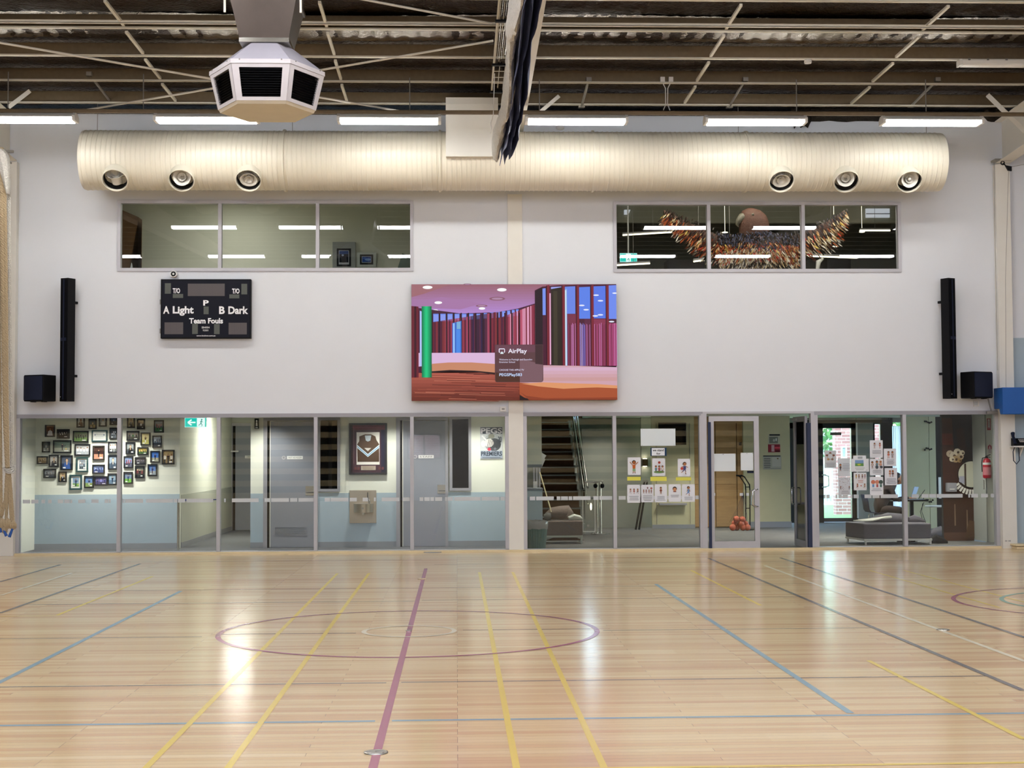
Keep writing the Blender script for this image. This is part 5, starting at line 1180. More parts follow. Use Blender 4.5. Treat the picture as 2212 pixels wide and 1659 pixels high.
A.rect(.01, h_*.03, w_-.01, h_*.26, '9aa4b4'); A.text('PREMIERS', w_*.04, h_*.1, w_*.96, h_*.24, '24303f', .03); A.rect(w_*.1, h_*.045, w_*.9, h_*.065, '5c6470')
o = A.put('wall_poster', M['art'], a[0], YB1-.013, a[2]); tag(o, 'black and white poster lettered PEGS above PREMIERS, left of the middle column', 'poster')

# ---------------- upper left room
sbox('wall_upper', -9, 1.0, 3.5, 3.6, 3.5, 6.8, M['upwall'] if 'upwall' in M else M.setdefault('upwall', mat('upper_room_wall', 'c6c5b6', .85, var=.02, scale=1)))
sbox('ceiling', -9, 1.0, .12, 3.5, 6.7, 6.8, M['icream']); sbox('wall_upper', -9, -8.9, .12, 3.5, 3.5, 6.7, M['icream']); sbox('wall_upper', .95, 1.05, .12, 3.6, 3.5, 6.7, M['icream'])
a = RC(268, 446, 298, 600, 3.1); mb = MB(); mb.prism([(a[0]-.2, 3.5), (a[1], a[3]-.28), (a[1], 3.5)], 3.1, 3.4, 'y'); mb.prism([(a[0]-.2, 3.5), (a[0]-.2, a[3]), (a[1], a[3]-.2), (a[1], 3.5)], 3.1, 3.45, 'y')
solo('timber_cupboard', mb, M['timber2'], 'dark timber cupboard at the left end of the upper left room', 'cupboard')
sbox('wall_sill', -9, .95, .125, 1.0, 3.5, 4.70, M['upwall']); sbox('wall_sill', 1.1, 10.2, .125, 1.7, 3.5, 4.70, M['upwall'])
# pictures inside the upper window
def upper_pic(out, inn, lab, art, mountc):
    a = RC(*out, 3.4); Y = 3.44; t = thing('mounted_picture', lab, 'picture', ((a[0]+a[1])/2, Y, a[2]), 'mounted pictures in the upper left room')
    mb = MB(); mb.box(a[0], a[1], Y, Y+.04, a[2], a[3]); mb.build('mount', mat('mount_'+mountc, mountc, .8), t)
    b = RC(*inn, 3.4); A = Art(b[1]-b[0], b[3]-b[2], .0008); A.rect(0, 0, A.w, A.h, '0c0e14'); m_ = .16*A.w; A.rect(m_*.9, m_*.9, A.w-m_*.9, A.h-m_*.9, 'b8bcc8'); art(A, m_*1.1); A.put('print', M['art'], b[0], Y-.001, b[2], t)
def art1(A, m):
    A.rect(m, m, A.w-m, A.h-m, '0c1020'); A.rect(m, A.h*.68, A.w-m, A.h-m, '2c4480'); A.rect(m, m, A.w-m, A.h*.22, 'a8a8b4'); A.ell(A.w*.42, A.h*.62, A.w*.08, A.h*.06, '98a4c4', 8); A.ell(A.w*.45, A.h*.28, A.w*.2, A.h*.07, '0a0c14', 10)
def art2(A, m):
    A.rect(m, m, A.w-m, A.h-m, '20408c'); A.ell(A.w*.6, A.h*.5, A.w*.24, A.h*.12, '7c9cd8', 12); A.ell(A.w*.35, A.h*.62, A.w*.16, A.h*.08, '4a68b0', 10); A.rect(m, m, A.w-m, A.h*.25, '5c80b0')
upper_pic((718, 522, 767, 582), (727, 536, 758, 575), 'upright black framed picture on grey mount, upper left room', art1, '8c8e8e')
upper_pic((771, 545, 812, 576), (777, 549, 806, 571), 'small blue sea picture on pale mount, upper left room', art2, 'b0b4b0')
t = thing('tilted_board', 'dark green tilted board at the right end of the upper left window', 'board', (X(868, 570, .6), .6, Z(868, 582, .6)))
mb = MB(); mb.prism([(X(851, 592, .6), 4.701), W(869, 547, .6), W(889, 556, .6), (X(889, 592, .6), 4.701)], .6, .63, 'y'); mb.build('panel', M['greenb'] if 'greenb' in M else M.setdefault('greenb', mat('dark_green_board', '3a4f42', .7)), t)
c = (X(881, 569, .5), .5, 4.787); mb = MB(); mb.lathe([(.075, 0), (.085, .02), (.06, .03), (.03, .015), (.02, .03)], c, (0, -1, 0), 24); solo('round_bowl', mb, M['white'], 'white round plate like disc in the corner of the upper left window', 'plate', smooth=True)
# things peeping over the sill
c = pt(380, 578, .5); mb = MB(); mb.ball((c[0], .5, 4.765), (.07, .06, .065)); solo('brown_object', mb, M['timber2'], 'small brown lump peeping over the sill above the white camera', 'object', smooth=True)
mb = MB(); c = pt(284, 574, .5); mb.prism([(c[0]-.07, 4.701), (c[0], c[2]+.05), (c[0]+.06, 4.701)], .5, .53, 'y'); solo('paper_cone', mb, M['white'], 'pale pointed paper at the left end of the upper left window sill', 'paper')

# ---------------- upper right room with the eagle
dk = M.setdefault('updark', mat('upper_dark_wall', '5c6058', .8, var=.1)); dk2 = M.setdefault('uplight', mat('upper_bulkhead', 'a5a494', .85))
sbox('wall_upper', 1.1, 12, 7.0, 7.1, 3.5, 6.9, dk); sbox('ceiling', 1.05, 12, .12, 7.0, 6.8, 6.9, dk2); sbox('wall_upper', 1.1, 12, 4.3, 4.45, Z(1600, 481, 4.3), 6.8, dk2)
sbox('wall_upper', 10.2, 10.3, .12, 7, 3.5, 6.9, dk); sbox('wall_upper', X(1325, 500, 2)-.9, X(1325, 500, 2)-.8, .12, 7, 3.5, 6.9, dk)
exit_sign(1339, 547, 1376, 566, 2.6, 'lit green exit sign in the upper right window', False, 6.8)
a = RC(1870, 451, 1921, 470, 4.28); mb = MB(); mb.box(a[0], a[1], 4.25, 4.299, a[2], a[3]); o = solo('clerestory_panel', mb, M['panelglow'] if 'panelglow' in M else M.setdefault('panelglow', emit('sky_panel', 'c4cad8', .55)), 'pale rectangular skylight panel at top right of the upper right window', 'light panel')
mb = MB(); zq = a[2]+(a[3]-a[2])*.36; mb.box(a[0], a[1], 4.24, 4.25, zq, zq+.015); mb.build('bar', dk, o)
a = RC(1349, 453, 1360, 462, 4.2); mb = MB(); mb.prism([W(1349, 462, 4.2), W(1358, 462, 4.2), W(1362, 453, 4.2), W(1349, 453, 4.2)], 4.2, 4.301, 'y'); solo('small_window', mb, M['panelglow'], 'tiny bright square opening at top left of the upper right window', 'light panel')
lt = [((1345, 508), (1476, 500), 3.0, 'long angled lit tube at the left of the upper right window, above the exit sign'), ((1332, 573), (1404, 569), 2.4, 'lit tube low at the left end of the upper right window'), ((1536, 556), (1617, 551), 1.2, 'lit tube across the feathers left of the eagle body'),
      ((1498, 565), (1521, 562), 1.6, 'short lit tube just left of the second upper pane'), ((1740, 553), (1852, 557), 1.9, 'long lit tube below the right eagle wing'), ((1857, 498), (1923, 498), 3.6, 'lit tube at the right of the upper right window')]
for i, (p, q_, Y, lb) in enumerate(lt):
    a_, b_ = pt(*p, Y), pt(*q_, Y); t = thing('tube_light', lb, 'lamp', a_, 'lit tubes in the upper right room')
    mb = MB(); mb.tube([Vector(a_), Vector(b_)], .014, 8); mb.build('tube', M['lamp2'], t)
    mb = MB(); d = Vector((0, 0, .03)); mb.tube([Vector(a_)+d, Vector(b_)+d], .02, 4); mb.build('housing', M['frame'], t)
    if 1: mb = MB(); m_ = (Vector(a_)+Vector(b_))/2+d; mb.cyl(m_, (m_.x, m_.y, 6.8 if Y < 4.3 else 6.8), .004, n=5); mb.build('suspension', M['dsteel'], t)
for px, py, Y in ((1566, 502, 3), (1862, 501, 4), (1802, 533, 3)):
    c = pt(px, py, Y); mb = MB(); mb.ball(c, (.06, .06, .012), 14, 6); mb.cyl((c[0], Y, c[2]), (c[0], Y, 6.8), .004, n=5); solo('downlight', mb, M['lamp2'], 'small round lit downlight '+{1566: 'beside the eagle beak', 1862: 'at the left end of the far right tube', 1802: 'under the right eagle wing'}[px], 'lamp', 'small downlights in the upper right room')
for px0, py0, px1, lb in ((1442, 561, 1521, 'black box low behind the left eagle wing'), (1787, 560, 1838, 'black box low behind the right eagle wing')):
    a = RC(px0, py0, px1, 600, 3.2); mb = MB(); mb.box(a[0], a[1], 3.2, 3.7, 3.5, a[3]); solo('black_cabinet', mb, M['black'], lb, 'cabinet', 'black boxes in the upper right room')
mb = MB(); c = pt(1768, 560, 2.2); mb.tube([pt(1778, 558, 2.2), pt(1768, 566, 2.2), pt(1766, 580, 2.2), (pt(1764, 600, 2.2)[0], 2.2, 3.5)], [.02, .05, .035, .02], 8); solo('white_ornament', mb, M['white'], 'white curved ornament left of the right black box upstairs', 'ornament', smooth=True)
# eagle
EY = 1.1
ec = pt(1634, 540, EY); k_ = (D_+EY)/F_                        # metres per reference pixel at the sculpture
t = thing('eagle_sculpture', 'large feathered eagle sculpture with spread wings in the upper right window', 'sculpture', (ec[0], EY, Z(1634, 590, EY)))
def ep(px, py, dy=0): x, z = W(px, py, EY); return Vector((x, EY+dy, z))
M['eagleskin'] = mat('eagle_brown', '4a2a1c', .7, var=.25, scale=12, bump=.4)
mb = MB(); mb.tube([ep(1636, 600), ep(1636, 575), ep(1634, 545), ep(1632, 525), ep(1630, 508)], [.5, .56, .5, .36, .2], 20); mb.build('body', M['eagleskin'], t, smooth=True)
# head with hooked beak
pr = [(1628, 512, .26, .2), (1628, 495, .27, .22), (1627, 480, .265, .21), (1625, 466, .23, .18), (1622, 456, .16, .12), (1620, 451, .05, .04)]
rings = []
for px, py, rx, ry in pr:
    c = ep(px, py, -.05); rings.append([(c.x+rx*1.02*math.cos(2*math.pi*i/20), c.y+ry*math.sin(2*math.pi*i/20), c.z) for i in range(20)])
mb = MB(); mb.loft(rings); hd = mb.build('head', M['eagleskin'], t, smooth=True)
M['beak'] = mat('eagle_beak', '5f5a4c', .5)
bk = [ep(1607, 472, -.08), ep(1600, 473, -.1), ep(1593, 480, -.1), ep(1590, 487, -.1), ep(1593, 492, -.1)]
mb = MB(); mb.tube(bk, [.1, .085, .055, .03, .008], 12); b_ = mb.build('beak', M['beak'], hd, smooth=True)
mb = MB(); mb.tube([ep(1610, 486, -.08), ep(1602, 488, -.1), ep(1597, 490, -.1)], [.06, .04, .012], 10); mb.build('lower_beak', M['beak'], b_, smooth=True)
c = ep(1621, 468, -.225); mb = MB(); mb.lathe([(.001, .022), (.014, .018), (.022, .01), (.028, 0)], c, (0, -1, 0), 14); mb.build('eye', M['beak'], hd); mb = MB(); mb.lathe([(.001, .026), (.009, .022)], c, (0, -1, 0), 10); mb.build('pupil', M['black'], hd)
rv = random.Random(11)
pal = {'dark': ('1a1410', '241a14', '2c2018', '3a2a1c'), 'rust': ('8a3c1c', 'a04c24', '6a2c18', 'c06030', '4a2014'), 'tan': ('b89a70', 'd8c49c', '8a6c48', 'e6d8b8', '6a4c30'), 'grey': ('4a4644', '6a6460', '38343a', '2a2624'), 'blue': ('3c4058', '54586c', '24283a', '6a6a80'),
       'white': ('d8d0c4', 'f0e8dc', 'b8a890', '8a7a68'), 'mix': ('c89868', 'e0b080', 'a85a38', 'd0c0a0', 'c84840', 'e0c060', '50302a')}
def feather(mb, p, ang, ln, wd, col):
    d = Vector((math.cos(ang), rv.uniform(-.3, 0), math.sin(ang))).normalized(); s = Vector((-math.sin(ang), 0, math.cos(ang)))
    a_ = p+s*wd*.3; b_ = p-s*wd*.3; m1 = p+d*ln*.6+s*wd*.5; m2 = p+d*ln*.6-s*wd*.5+Vector((0, -.01, 0)); e = p+d*ln
    mb.add([a_, b_, m2, e, m1], [(0, 1, 2, 3, 4)], lin(col))
def wing(pts_top, pts_bot, name, rows, side):
    # silhouette core
    mb = MB(); n = len(pts_top); rings = []
    for a_, b_ in zip(pts_top, pts_bot):
        A_, B_ = ep(*a_), ep(*b_); c = (A_+B_)/2; h = (A_-B_).length/2*.8; rings.append([(c.x+math.sin(2*math.pi*i/10)*0, c.y+.06*math.cos(2*math.pi*i/10), c.z+h*math.sin(2*math.pi*i/10)) for i in range(10)])
    mb.loft(rings); w0 = mb.build(name, M['eagleskin'], t, smooth=True)
    fm = MB()
    for i in range(n-1):
        for r_ in range(rows):
            for q in range(9):
                u_, v_ = rv.random(), (r_+rv.random())/rows
                A_ = ep(*pts_top[i]).lerp(ep(*pts_top[i+1]), u_); B_ = ep(*pts_bot[i]).lerp(ep(*pts_bot[i+1]), u_); p = A_.lerp(B_, v_)+Vector((0, -.09-.04*rv.random(), 0))
                f = (i+u_)/(n-1)
                if v_ < .3: pl = 'grey' if side > 0 or f > .6 else 'dark'
                elif v_ < .55: pl = rv.choice(('rust', 'dark', 'tan')) if side < 0 else rv.choice(('tan', 'grey', 'mix'))
                elif v_ < .8: pl = rv.choice(('rust', 'rust', 'mix')) if side < 0 else rv.choice(('tan', 'tan', 'mix', 'white'))
                else: pl = rv.choice(('dark', 'rust', 'white')) if side < 0 else rv.choice(('dark', 'white', 'rust'))
                feather(fm, p, -math.pi/2+side*(.35+.5*v_)*rv.uniform(.6, 1.4), .05+.09*v_, .022, rv.choice(pal[pl]))
    fm.build('feathers', M['feathers'], w0, orient=False)
wing([(1440, 452), (1470, 466), (1500, 478), (1535, 490), (1565, 505), (1600, 512)], [(1428, 476), (1452, 496), (1478, 528), (1512, 556), (1560, 575), (1600, 585)], 'wing', 14, -1)
wing([(1826, 452), (1795, 466), (1760, 480), (1725, 496), (1690, 508), (1655, 514)], [(1822, 470), (1812, 506), (1800, 532), (1765, 550), (1715, 572), (1660, 586)], 'wing', 14, 1)
fm = MB()
for i in range(2200):
    px = 1548+rv.random()*172; v_ = rv.random(); py = 504+v_*82; r_ = .3+.28*min(1, v_*1.6); p = ep(px, py, -.03-r_*math.sqrt(max(0, 1-((px-1634)*k_/r_)**2)) if abs(px-1634)*k_ < r_ else -.12)
    if v_ < .3: pl = rv.choice(('dark', 'blue'))
    elif v_ < .5: pl = rv.choice(('blue', 'dark', 'rust', 'mix')) if 1580 < px < 1680 else rv.choice(('rust', 'mix'))
    elif v_ < .8: pl = rv.choice(('mix', 'tan', 'rust', 'white'))
    else: pl = rv.choice(('dark', 'tan', 'white', 'dark'))
    feather(fm, p, -math.pi/2+rv.uniform(-.7, .7), .06+.05*v_, .022, rv.choice(pal[pl]))
fm.build('chest_feathers', M['feathers'], t, orient=False)

# ================================================================== FOYER (behind the right half of the glazing)
FY = 9.2
# servery wall end
a = RC(1128, 900, 1170, 1010, YB1); s0 = 1.0
o = sbox('wall_servery', s0, a[1], YB1, YB1+.14, a[2]+.05, 2.45, M['icream']); mb = MB(); mb.box(s0, a[1]+.004, YB1-.01, YB1+.15, a[2], a[2]+.055); mb.build('grey_edge', M['skirt'], o)
b = RC(1128, 1059, 1172, 1120, YB1); o = sbox('wall_servery', s0, b[1], YB1, YB1+.5, 0, b[3], M['dado']); mb = MB(); mb.box(s0, b[1]+.01, YB1-.02, YB1+.5, b[3], b[3]+.035); mb.build('counter_top', M['skirt'], o)
sbox('wall_servery', s0, X(1166, 1040, YB1+.9), YB1+.9, YB1+.95, b[3], a[2]+.05, M['igrey'])
for i in range(5):
    xx = X(1140+i*6, 1040, YB1+.85); 
    if i in (2, 3, 4): sbox('trim_%d' % (10+i), xx, xx+.03, YB1+.83, YB1+.88, b[3]+.04, a[2], M['frame'])
c = RC(1152, 1040, 1160, 1055, YB1+.1); mb = MB(); mb.box(c[0], c[1], YB1+.08, YB1+.14, b[3]+.036, c[3]); solo('white_box', mb, M['white'], 'small white box standing on the servery counter', 'box')
mb = MB(); q_ = W(1170, 975, 1.6); mb.prism([W(1169, 977, 1.6), W(1180, 984, 1.6), W(1176, 990, 1.6), W(1178, 992, 1.6), W(1169, 1012, 1.6)], 1.56, 1.562, 'y'); solo('loose_paper', mb, M['white'], 'crumpled white paper sticking out beside the pale servery wall', 'paper')
# stairs
xs0, xs1 = 1.72, X(1256, 1120, 5.6)
t = thing('staircase', 'brown carpeted stairs with grey nosings rising behind the glass', 'stairs', ((xs0+xs1)/2, 5.3, 0))
for i in range(14):
    y = 5.3+.28*i; z = .17*(i+1)
    mb = MB(); mb.box(xs0, xs1, y, y+.3 if i < 13 else 9.5, 0 if i < 2 else z-.36, z-.003); mb.build('step', M['brown'], t)
    mb = MB(); mb.box(xs0, xs1, y-.012, y+.05, z-.028, z+.002); mb.build('nosing', M['nosing'], t)
mb = MB(); pts = [(5.28, 0)]
for i in range(14): pts += [(5.28+.28*i, .17*(i+1)+.03), (5.28+.28*(i+1), .17*(i+1)+.03)]
pts += [(9.2, 2.1), (5.9, 0)]
mb.prism(pts, xs1, xs1+.05, 'x'); mb.build('stringer', M['igrey2'] if 'igrey2' in M else M.setdefault('igrey2', mat('pale_grey_paint', 'a8a8a0', .7)), t)
for dxr, zo, r in ((.10, .95, .022), (.02, .92, .02), (.10, .62, .012)):
    mb = MB(); mb.tube([(xs1+dxr, 5.15, zo), (xs1+dxr, 5.3, zo+.02), (xs1+dxr, 9.0, zo+.02+.17/.28*3.7)], r, 10); mb.build('handrail', M['steel'], t, smooth=True)
for i in range(3):
    y = 5.45+i*1.2; mb = MB(); z = .17/.28*(y-5.3)+.2; z2 = .17/.28*(y+1.1-5.3)+.2; mb.prism([(y, z), (y+1.1, z2), (y+1.1, z2+.75), (y, z+.75)], xs1+.055, xs1+.063, 'x'); mb.build('glass_panel', M['glass2'], t)
sbox('wall_stair', xs0-.75, xs0-.62, 2.0, 9.5, 0, 3.3, M['igrey']); sbox('wall_stair', xs0-.62, 3.0, 9.45, 9.55, 0, 3.3, M['timber2'])
# glass gate with posts
t = thing('glass_gate', 'polished steel post with a framed glass gate at the foot of the stairs', 'gate', (X(1288, 1145, 5.0), 5.0, 0)); Y = 5.0
a = RC(1263, 1041, 1303, 1145, Y)
mb = MB(); mb.tube([(a[0]+.0, Y, a[3]), (a[1], Y, a[3])], .022, 10); mb.tube([(a[0]+.0, Y, a[3]-.32), (a[1]-.1, Y, a[3]-.32)], .018, 10); mb.build('top_rail', M['chrome'], t, smooth=True)
px_ = X(1297, 1100, Y)
mb = MB(); mb.cyl((px_, Y, 0), (px_, Y, a[3]), .025, n=12); mb.cyl((px_-.07, Y+.04, 0), (px_-.07, Y+.04, a[3]), .02, n=12); mb.build('post', M['steel'], t, smooth=True)
for q in (-.1, .04): mb = MB(); mb.ball((px_+q, Y-.02, a[3]-.08), (.045, .04, .05), 12, 8); mb.build('clamp', M['black'], t, smooth=True)
mb = MB(); mb.box(a[0]-.03, px_-.12, Y, Y+.012, .08, a[3]-.34); mb.build('glass_leaf', M['glass2'], t)
mb = MB(); frame_rect(mb, a[0]-.05, px_-.1, .05, a[3]-.3, Y-.01, Y+.02, .02); mb.build('leaf_frame', M['cream'], t)
mb = MB(); mb.lathe([(.001, .0), (.2, .0), (.2, .02), (.16, .035), (.001, .035)], (px_, Y, 0), n=28); mb.build('foot_ring', M['chrome'], t, smooth=True)
for z, px in ((a[3]-.14, 1288), (.18, 1270)): c = X(px, 1100, Y); mb = MB(); mb.cyl((c, Y-.03, z), (c, Y, z), .025, n=14); mb.build('glass_button', M['chrome'], t)
c = RC(1275, 1088, 1279, 1101, Y-.1); mb = MB(); mb.ball(((c[0]+c[1])/2, Y-.06, (c[2]+c[3])/2), (.02, .02, .075), 12, 8); solo('lamp_glow', mb, M['lamp2'], 'small bright oval light on the glass gate at the stairs', 'light', smooth=True)
# bin
a = RC(1133, 1125, 1184, 1187, .45); cx_ = (a[0]+a[1])/2; r1 = .2; n = 24
t = thing('waste_bin', 'ribbed green bin with a clear liner beside the middle column', 'bin', (cx_, .5, 0)); h_ = .5
def ribbed(r0, r1_, z0, z1, k=28):
    rr = []
    for z, r in ((z0, r0), (z1, r1_)): rr.append([(cx_+math.cos(2*math.pi*i/(k*2))*(r+(.006 if i % 2 else 0)), .5+math.sin(2*math.pi*i/(k*2))*(r+(.006 if i % 2 else 0)), z) for i in range(k*2)])
    return rr
mb = MB(); mb.loft(ribbed(.155, .195, .01, .44)); mb.build('tub', M['bin'], t)
mb = MB(); rv = random.Random(2); rings = []
for j, (r, z) in enumerate(((.2, .36), (.208, .42), (.212, .475), (.2, .5), (.17, .47))): rings.append([(cx_+math.cos(2*math.pi*i/32)*r*rv.uniform(.97, 1.04), .5+math.sin(2*math.pi*i/32)*r*rv.uniform(.97, 1.04), z+rv.uniform(-.012, .012)) for i in range(32)])
mb.loft(rings, caps=False); mb.build('liner', M['bag'], t, smooth=True)
# grey bench and its clutter
a = RC(1180, 1125, 1259, 1158, 1.9); Y = 1.9
t = thing('padded_bench', 'grey padded bench at the foot of the stairs, behind the green bin', 'bench', ((a[0]+a[1])/2, 2.2, 0))
mb = MB(); mb.box(a[0]-.35, a[1], Y, Y+.6, a[2]+.01, a[3]); mb.build('seat', M['fabric2'], t, bevel=.02)
mb = MB(); mb.box(a[0]-.35, a[1], Y-.01, Y+.61, a[2]-.025, a[2]+.01); mb.build('frame', M['icream2'], t)
for x in (a[0]-.3, a[1]-.04):
    for y in (Y+.02, Y+.55): mb = MB(); mb.box(x, x+.035, y, y+.035, 0.002, a[2]-.02); mb.build('leg', M['icream2'], t)
mb = MB(); mb.prism([(a[0]+.2, a[2]-.03), (a[0]+.52, a[2]-.03), (a[0]+.72, .05), (a[0]+.0, .05)], Y+.3, Y+.35, 'y'); mb.build('brace_panel', M['brown'], t)
def lump(name, pts, m, label, cat, n=14, group=None):
    mb = MB(); mb.tube([Vector(p[:3]) for p in pts], [p[3] for p in pts], n)
    rv = random.Random(len(label)); zmin = min(p[2]-p[3] for p in pts)
    mb.v = [(v[0]+rv.uniform(-.012, .012), v[1]+rv.uniform(-.01, .01), max(v[2], zmin+.01)+rv.uniform(-.006, .006)) for v in mb.v]
    return solo(name, mb, m, label, cat, group, smooth=True)
zb_ = a[3]
lump('sports_bag', [(X(1180, 1100, 2.2), 2.2, zb_+.1, .04), (X(1193, 1100, 2.2), 2.2, zb_+.12, .11), (X(1210, 1100, 2.2), 2.2, zb_+.13, .13), (X(1224, 1100, 2.2), 2.2, zb_+.14, .14), (X(1235, 1100, 2.2), 2.2, zb_+.08, .07)], M['fabric2'], 'slumped brown grey bag lying on the padded bench', 'bag')
lump('cushion', [(X(1228, 1100, 2.05), 2.05, zb_+.035, .03), (X(1240, 1100, 2.05), 2.05, zb_+.06, .06), (X(1252, 1100, 2.05), 2.05, zb_+.04, .045), (X(1258, 1100, 2.05), 2.05, zb_+.02, .015)], M['icream2'], 'pale grey cushion at the right end of the padded bench', 'cushion')
lump('mop_head', [(X(1175, 1100, 2.0), 2.0, zb_+.06, .05), (X(1183, 1100, 2.0), 2.0, zb_+.07, .08), (X(1190, 1100, 2.0), 2.0, zb_+.07, .06)], M['carpet2'], 'dark grey crumpled cloth at the left end of the padded bench', 'cloth')
mb = MB(); mb.tube([pt(1166, 1020, 2.1), pt(1191, 1106, 2.0)], .012, 8); solo('broom_handle', mb, M['timber'], 'thin wooden broom handle leaning beside the stairs', 'broom')
# back walls
YW = 7.6
sbox('wall_foyer', xs1+.2, X(1386, 1000, YW), YW, YW+.1, 0, Z(1330, 926, YW), M['foywall'] if 'foywall' in M else M.setdefault('foywall', mat('foyer_grey_wall', '9a9b92', .8))); sbox('wall_foyer', xs1+.2, X(1410, 1000, 8.2), 8.3, 8.4, 0, 2.45, M['igrey'])
xw0, xw1 = X(1408, 1000, 7.0), X(1500, 1000, 7.0)
o = sbox('wall_foyer', xw0, xw1, 7.0, 7.1, 0, 2.45, M['icream3'] if 'icream3' in M else M.setdefault('icream3', mat('foyer_cream', 'bdb896', .8)))
mb = MB(); mb.box(xw0, xw1, 6.98, 7.0, 0, .09); mb.build('skirting', M['skirt'], o)
for q in (.1, xw1-xw0-.1): mb = MB(); mb.box(xw0+q-.004, xw0+q+.004, 6.985, 7.0, .1, 2.3); mb.build('panel_joint', M['igrey'], o)
a = RC(1422, 913, 1482, 961, 6.98); g = sthing('window_10', ((a[0]+a[1])/2, 6.98, a[2])); mb = MB(); mb.box(a[0], a[1], 6.96, 6.99, a[2], a[3]); mb.build('dark_pane', M['darkpane'], g)
a = RC(1424, 1087, 1483, 1091, 6.9); mb = MB(); mb.box(a[0], a[1], 6.85, 6.995, a[2], a[3]); solo('narrow_shelf', mb, M['frame'], 'narrow grey shelf on the cream foyer wall under the pinned sheets', 'shelf')
# wall light
c = pt(1393, 999, 7.5); t = thing('wall_light', 'up and down wall light glowing on the foyer wall', 'wall light', (c[0], 7.5, c[2]))
sbox('wall_foyer', c[0]-.07, X(1410, 1000, 7.6), 7.58, 7.68, 0, 2.45, M['foywall'])
mb = MB(); mb.box(c[0]-.06, c[0]+.06, 7.42, 7.58, c[2]-.08, c[2]+.08); mb.build('housing', M['brass'] if 'brass' in M else M.setdefault('brass', mat('dull_brass', '4a3a24', .4, metal=.6)), t)
for s in (-1, 1):
    mb = MB(); mb.box(c[0]-.04, c[0]+.04, 7.44, 7.56, c[2]+s*.082-.002, c[2]+s*.082+.002); mb.build('lens', M['wlight'], t)
    light('wall_light_beam', 'SPOT', (c[0], 7.5, c[2]+s*.1), 9, (1, .95, .8), .01, rot=(0 if s < 0 else math.pi, 0, 0), spot=R(28), blend=.6)
# crutch like easel legs
t = thing('folded_easel', 'two dark slanting easel legs leaning in the foyer behind the pinned sheets', 'easel', (X(1382, 1138, 6.6), 6.6, 0))
for a_, b_ in (((1392, 1040), (1372, 1139)), ((1398, 1040), (1379, 1139))):
    mb = MB(); p, q_ = pt(*a_, 6.6), pt(*b_, 6.6); mb.tube([p, (q_[0], 6.5, .01)], .022, 6); mb.build('leg', M['black'], t)
mb = MB(); p = pt(1394, 1045, 6.6); mb.box(p[0]-.06, p[0]+.06, 6.58, 6.62, p[2], p[2]+.08); mb.build('top_clamp', M['dsteel'], t)
# plywood doors
xp = [X(q, 1050, 7.3) for q in (1500, 1546, 1592, 1607)]
for i in range(2):
    g = sthing('door_%d' % (6+i), ((xp[i]+xp[i+1])/2, 7.3, 0)); mb = MB(); mb.box(xp[i]+.008, xp[i+1]-.008, 7.3, 7.36, .02, Z(1550, 914, 7.3)); l = mb.build('door_leaf', M['ply'], g)
    for z in (.95, 1.75): mb = MB(); mb.box(xp[i]+.008, xp[i+1]-.008, 7.298, 7.3, z, z+.006); mb.build('sheet_joint', M['timber2'], l)
sbox('wall_foyer', xp[0]-.3, xp[3], 7.37, 7.45, 0, 2.45, M['ply']); sbox('trim_20', xp[2]+.01, xp[3], 7.3, 7.37, 0, 2.3, M['ply'])
c = RC(1596, 955, 1602, 962, 7.28); mb = MB(); mb.box(c[0], c[1], 7.27, 7.3, c[2], c[3]); solo('access_reader', mb, M['black'], 'tiny black card reader on the plywood beside the doors', 'reader')
# cream wall with notices
xc0, xc1 = X(1606, 1000, 7.2), X(1707, 1000, 7.2)
o = sbox('wall_foyer', xc0, xc1, 7.2, 7.3, 0, 2.45, M['icream3']); mb = MB(); mb.box(xc0, xc1+.01, 7.185, 7.2, 0, .13); mb.build('skirting', M['skirt'], o)
sbox('wall_foyer', xc1-.1, xc1, 7.3, FY, 0, 2.45, M['icream3'])
def notice(px, name, label, fn, Y, cat='notice', group=None, m='art', th=.001, bg=True):
    a = RC(*px, Y); A = Art(a[1]-a[0], a[3]-a[2], .0005)
    fn(A, A.w, A.h); o = A.put(name, M[m], a[0], Y, a[2]); return tag(o, label, cat, group)
def lines(A, x0, x1, z0, z1, n, c='9a9ca4', rv=random.Random(4)):
    for i in range(n):
        z = z1-(z1-z0)*(i+.5)/n; d = (x1-x0)*rv.uniform(0, .14); A.rect(x0+d, z-(z1-z0)/n*.18, x1-d, z+(z1-z0)/n*.18, c)
def n1(A, w_, h_):
    A.rect(0, 0, w_, h_, 'b4b09c'); A.rect(w_*.12, h_*.92, w_, h_, '26262a'); A.rect(w_*.1, h_*.5, w_*.82, h_*.86, '74766e'); A.ell(w_*.5, h_*.66, w_*.1, h_*.08, 'a8aaa4', 8); A.ell(w_*.68, h_*.7, w_*.05, h_*.09, 'd8dcd8', 8); A.rect(0, 0, w_, h_*.44, '8a2c38'); A.rect(w_*.28, h_*.04, w_*.52, h_*.4, 'c09aa0'); A.rect(w_*.55, h_*.2, w_, h_*.3, 'd04a58'); A.rect(w_*.6, h_*.02, w_, h_*.1, '4a141c')
notice((1659, 938, 1685, 977), 'notice_sheet', 'notice with a grey photo above a red panel on the cream foyer wall', n1, 7.198)
def n2(A, w_, h_):
    A.rect(0, 0, w_, h_, 'a9a79a'); A.rect(w_*.02, h_*.93, w_*.95, h_, '2a2a30'); lines(A, w_*.05, w_*.42, h_*.1, h_*.85, 6, '4a4a50'); A.rect(w_*.5, h_*.2, w_*.96, h_*.88, 'b8b6ac'); A.ell(w_*.8, h_*.78, w_*.05, h_*.05, '6a5a3a', 8); A.rect(w_*.05, h_*.04, w_*.95, h_*.06, '6c6c70')
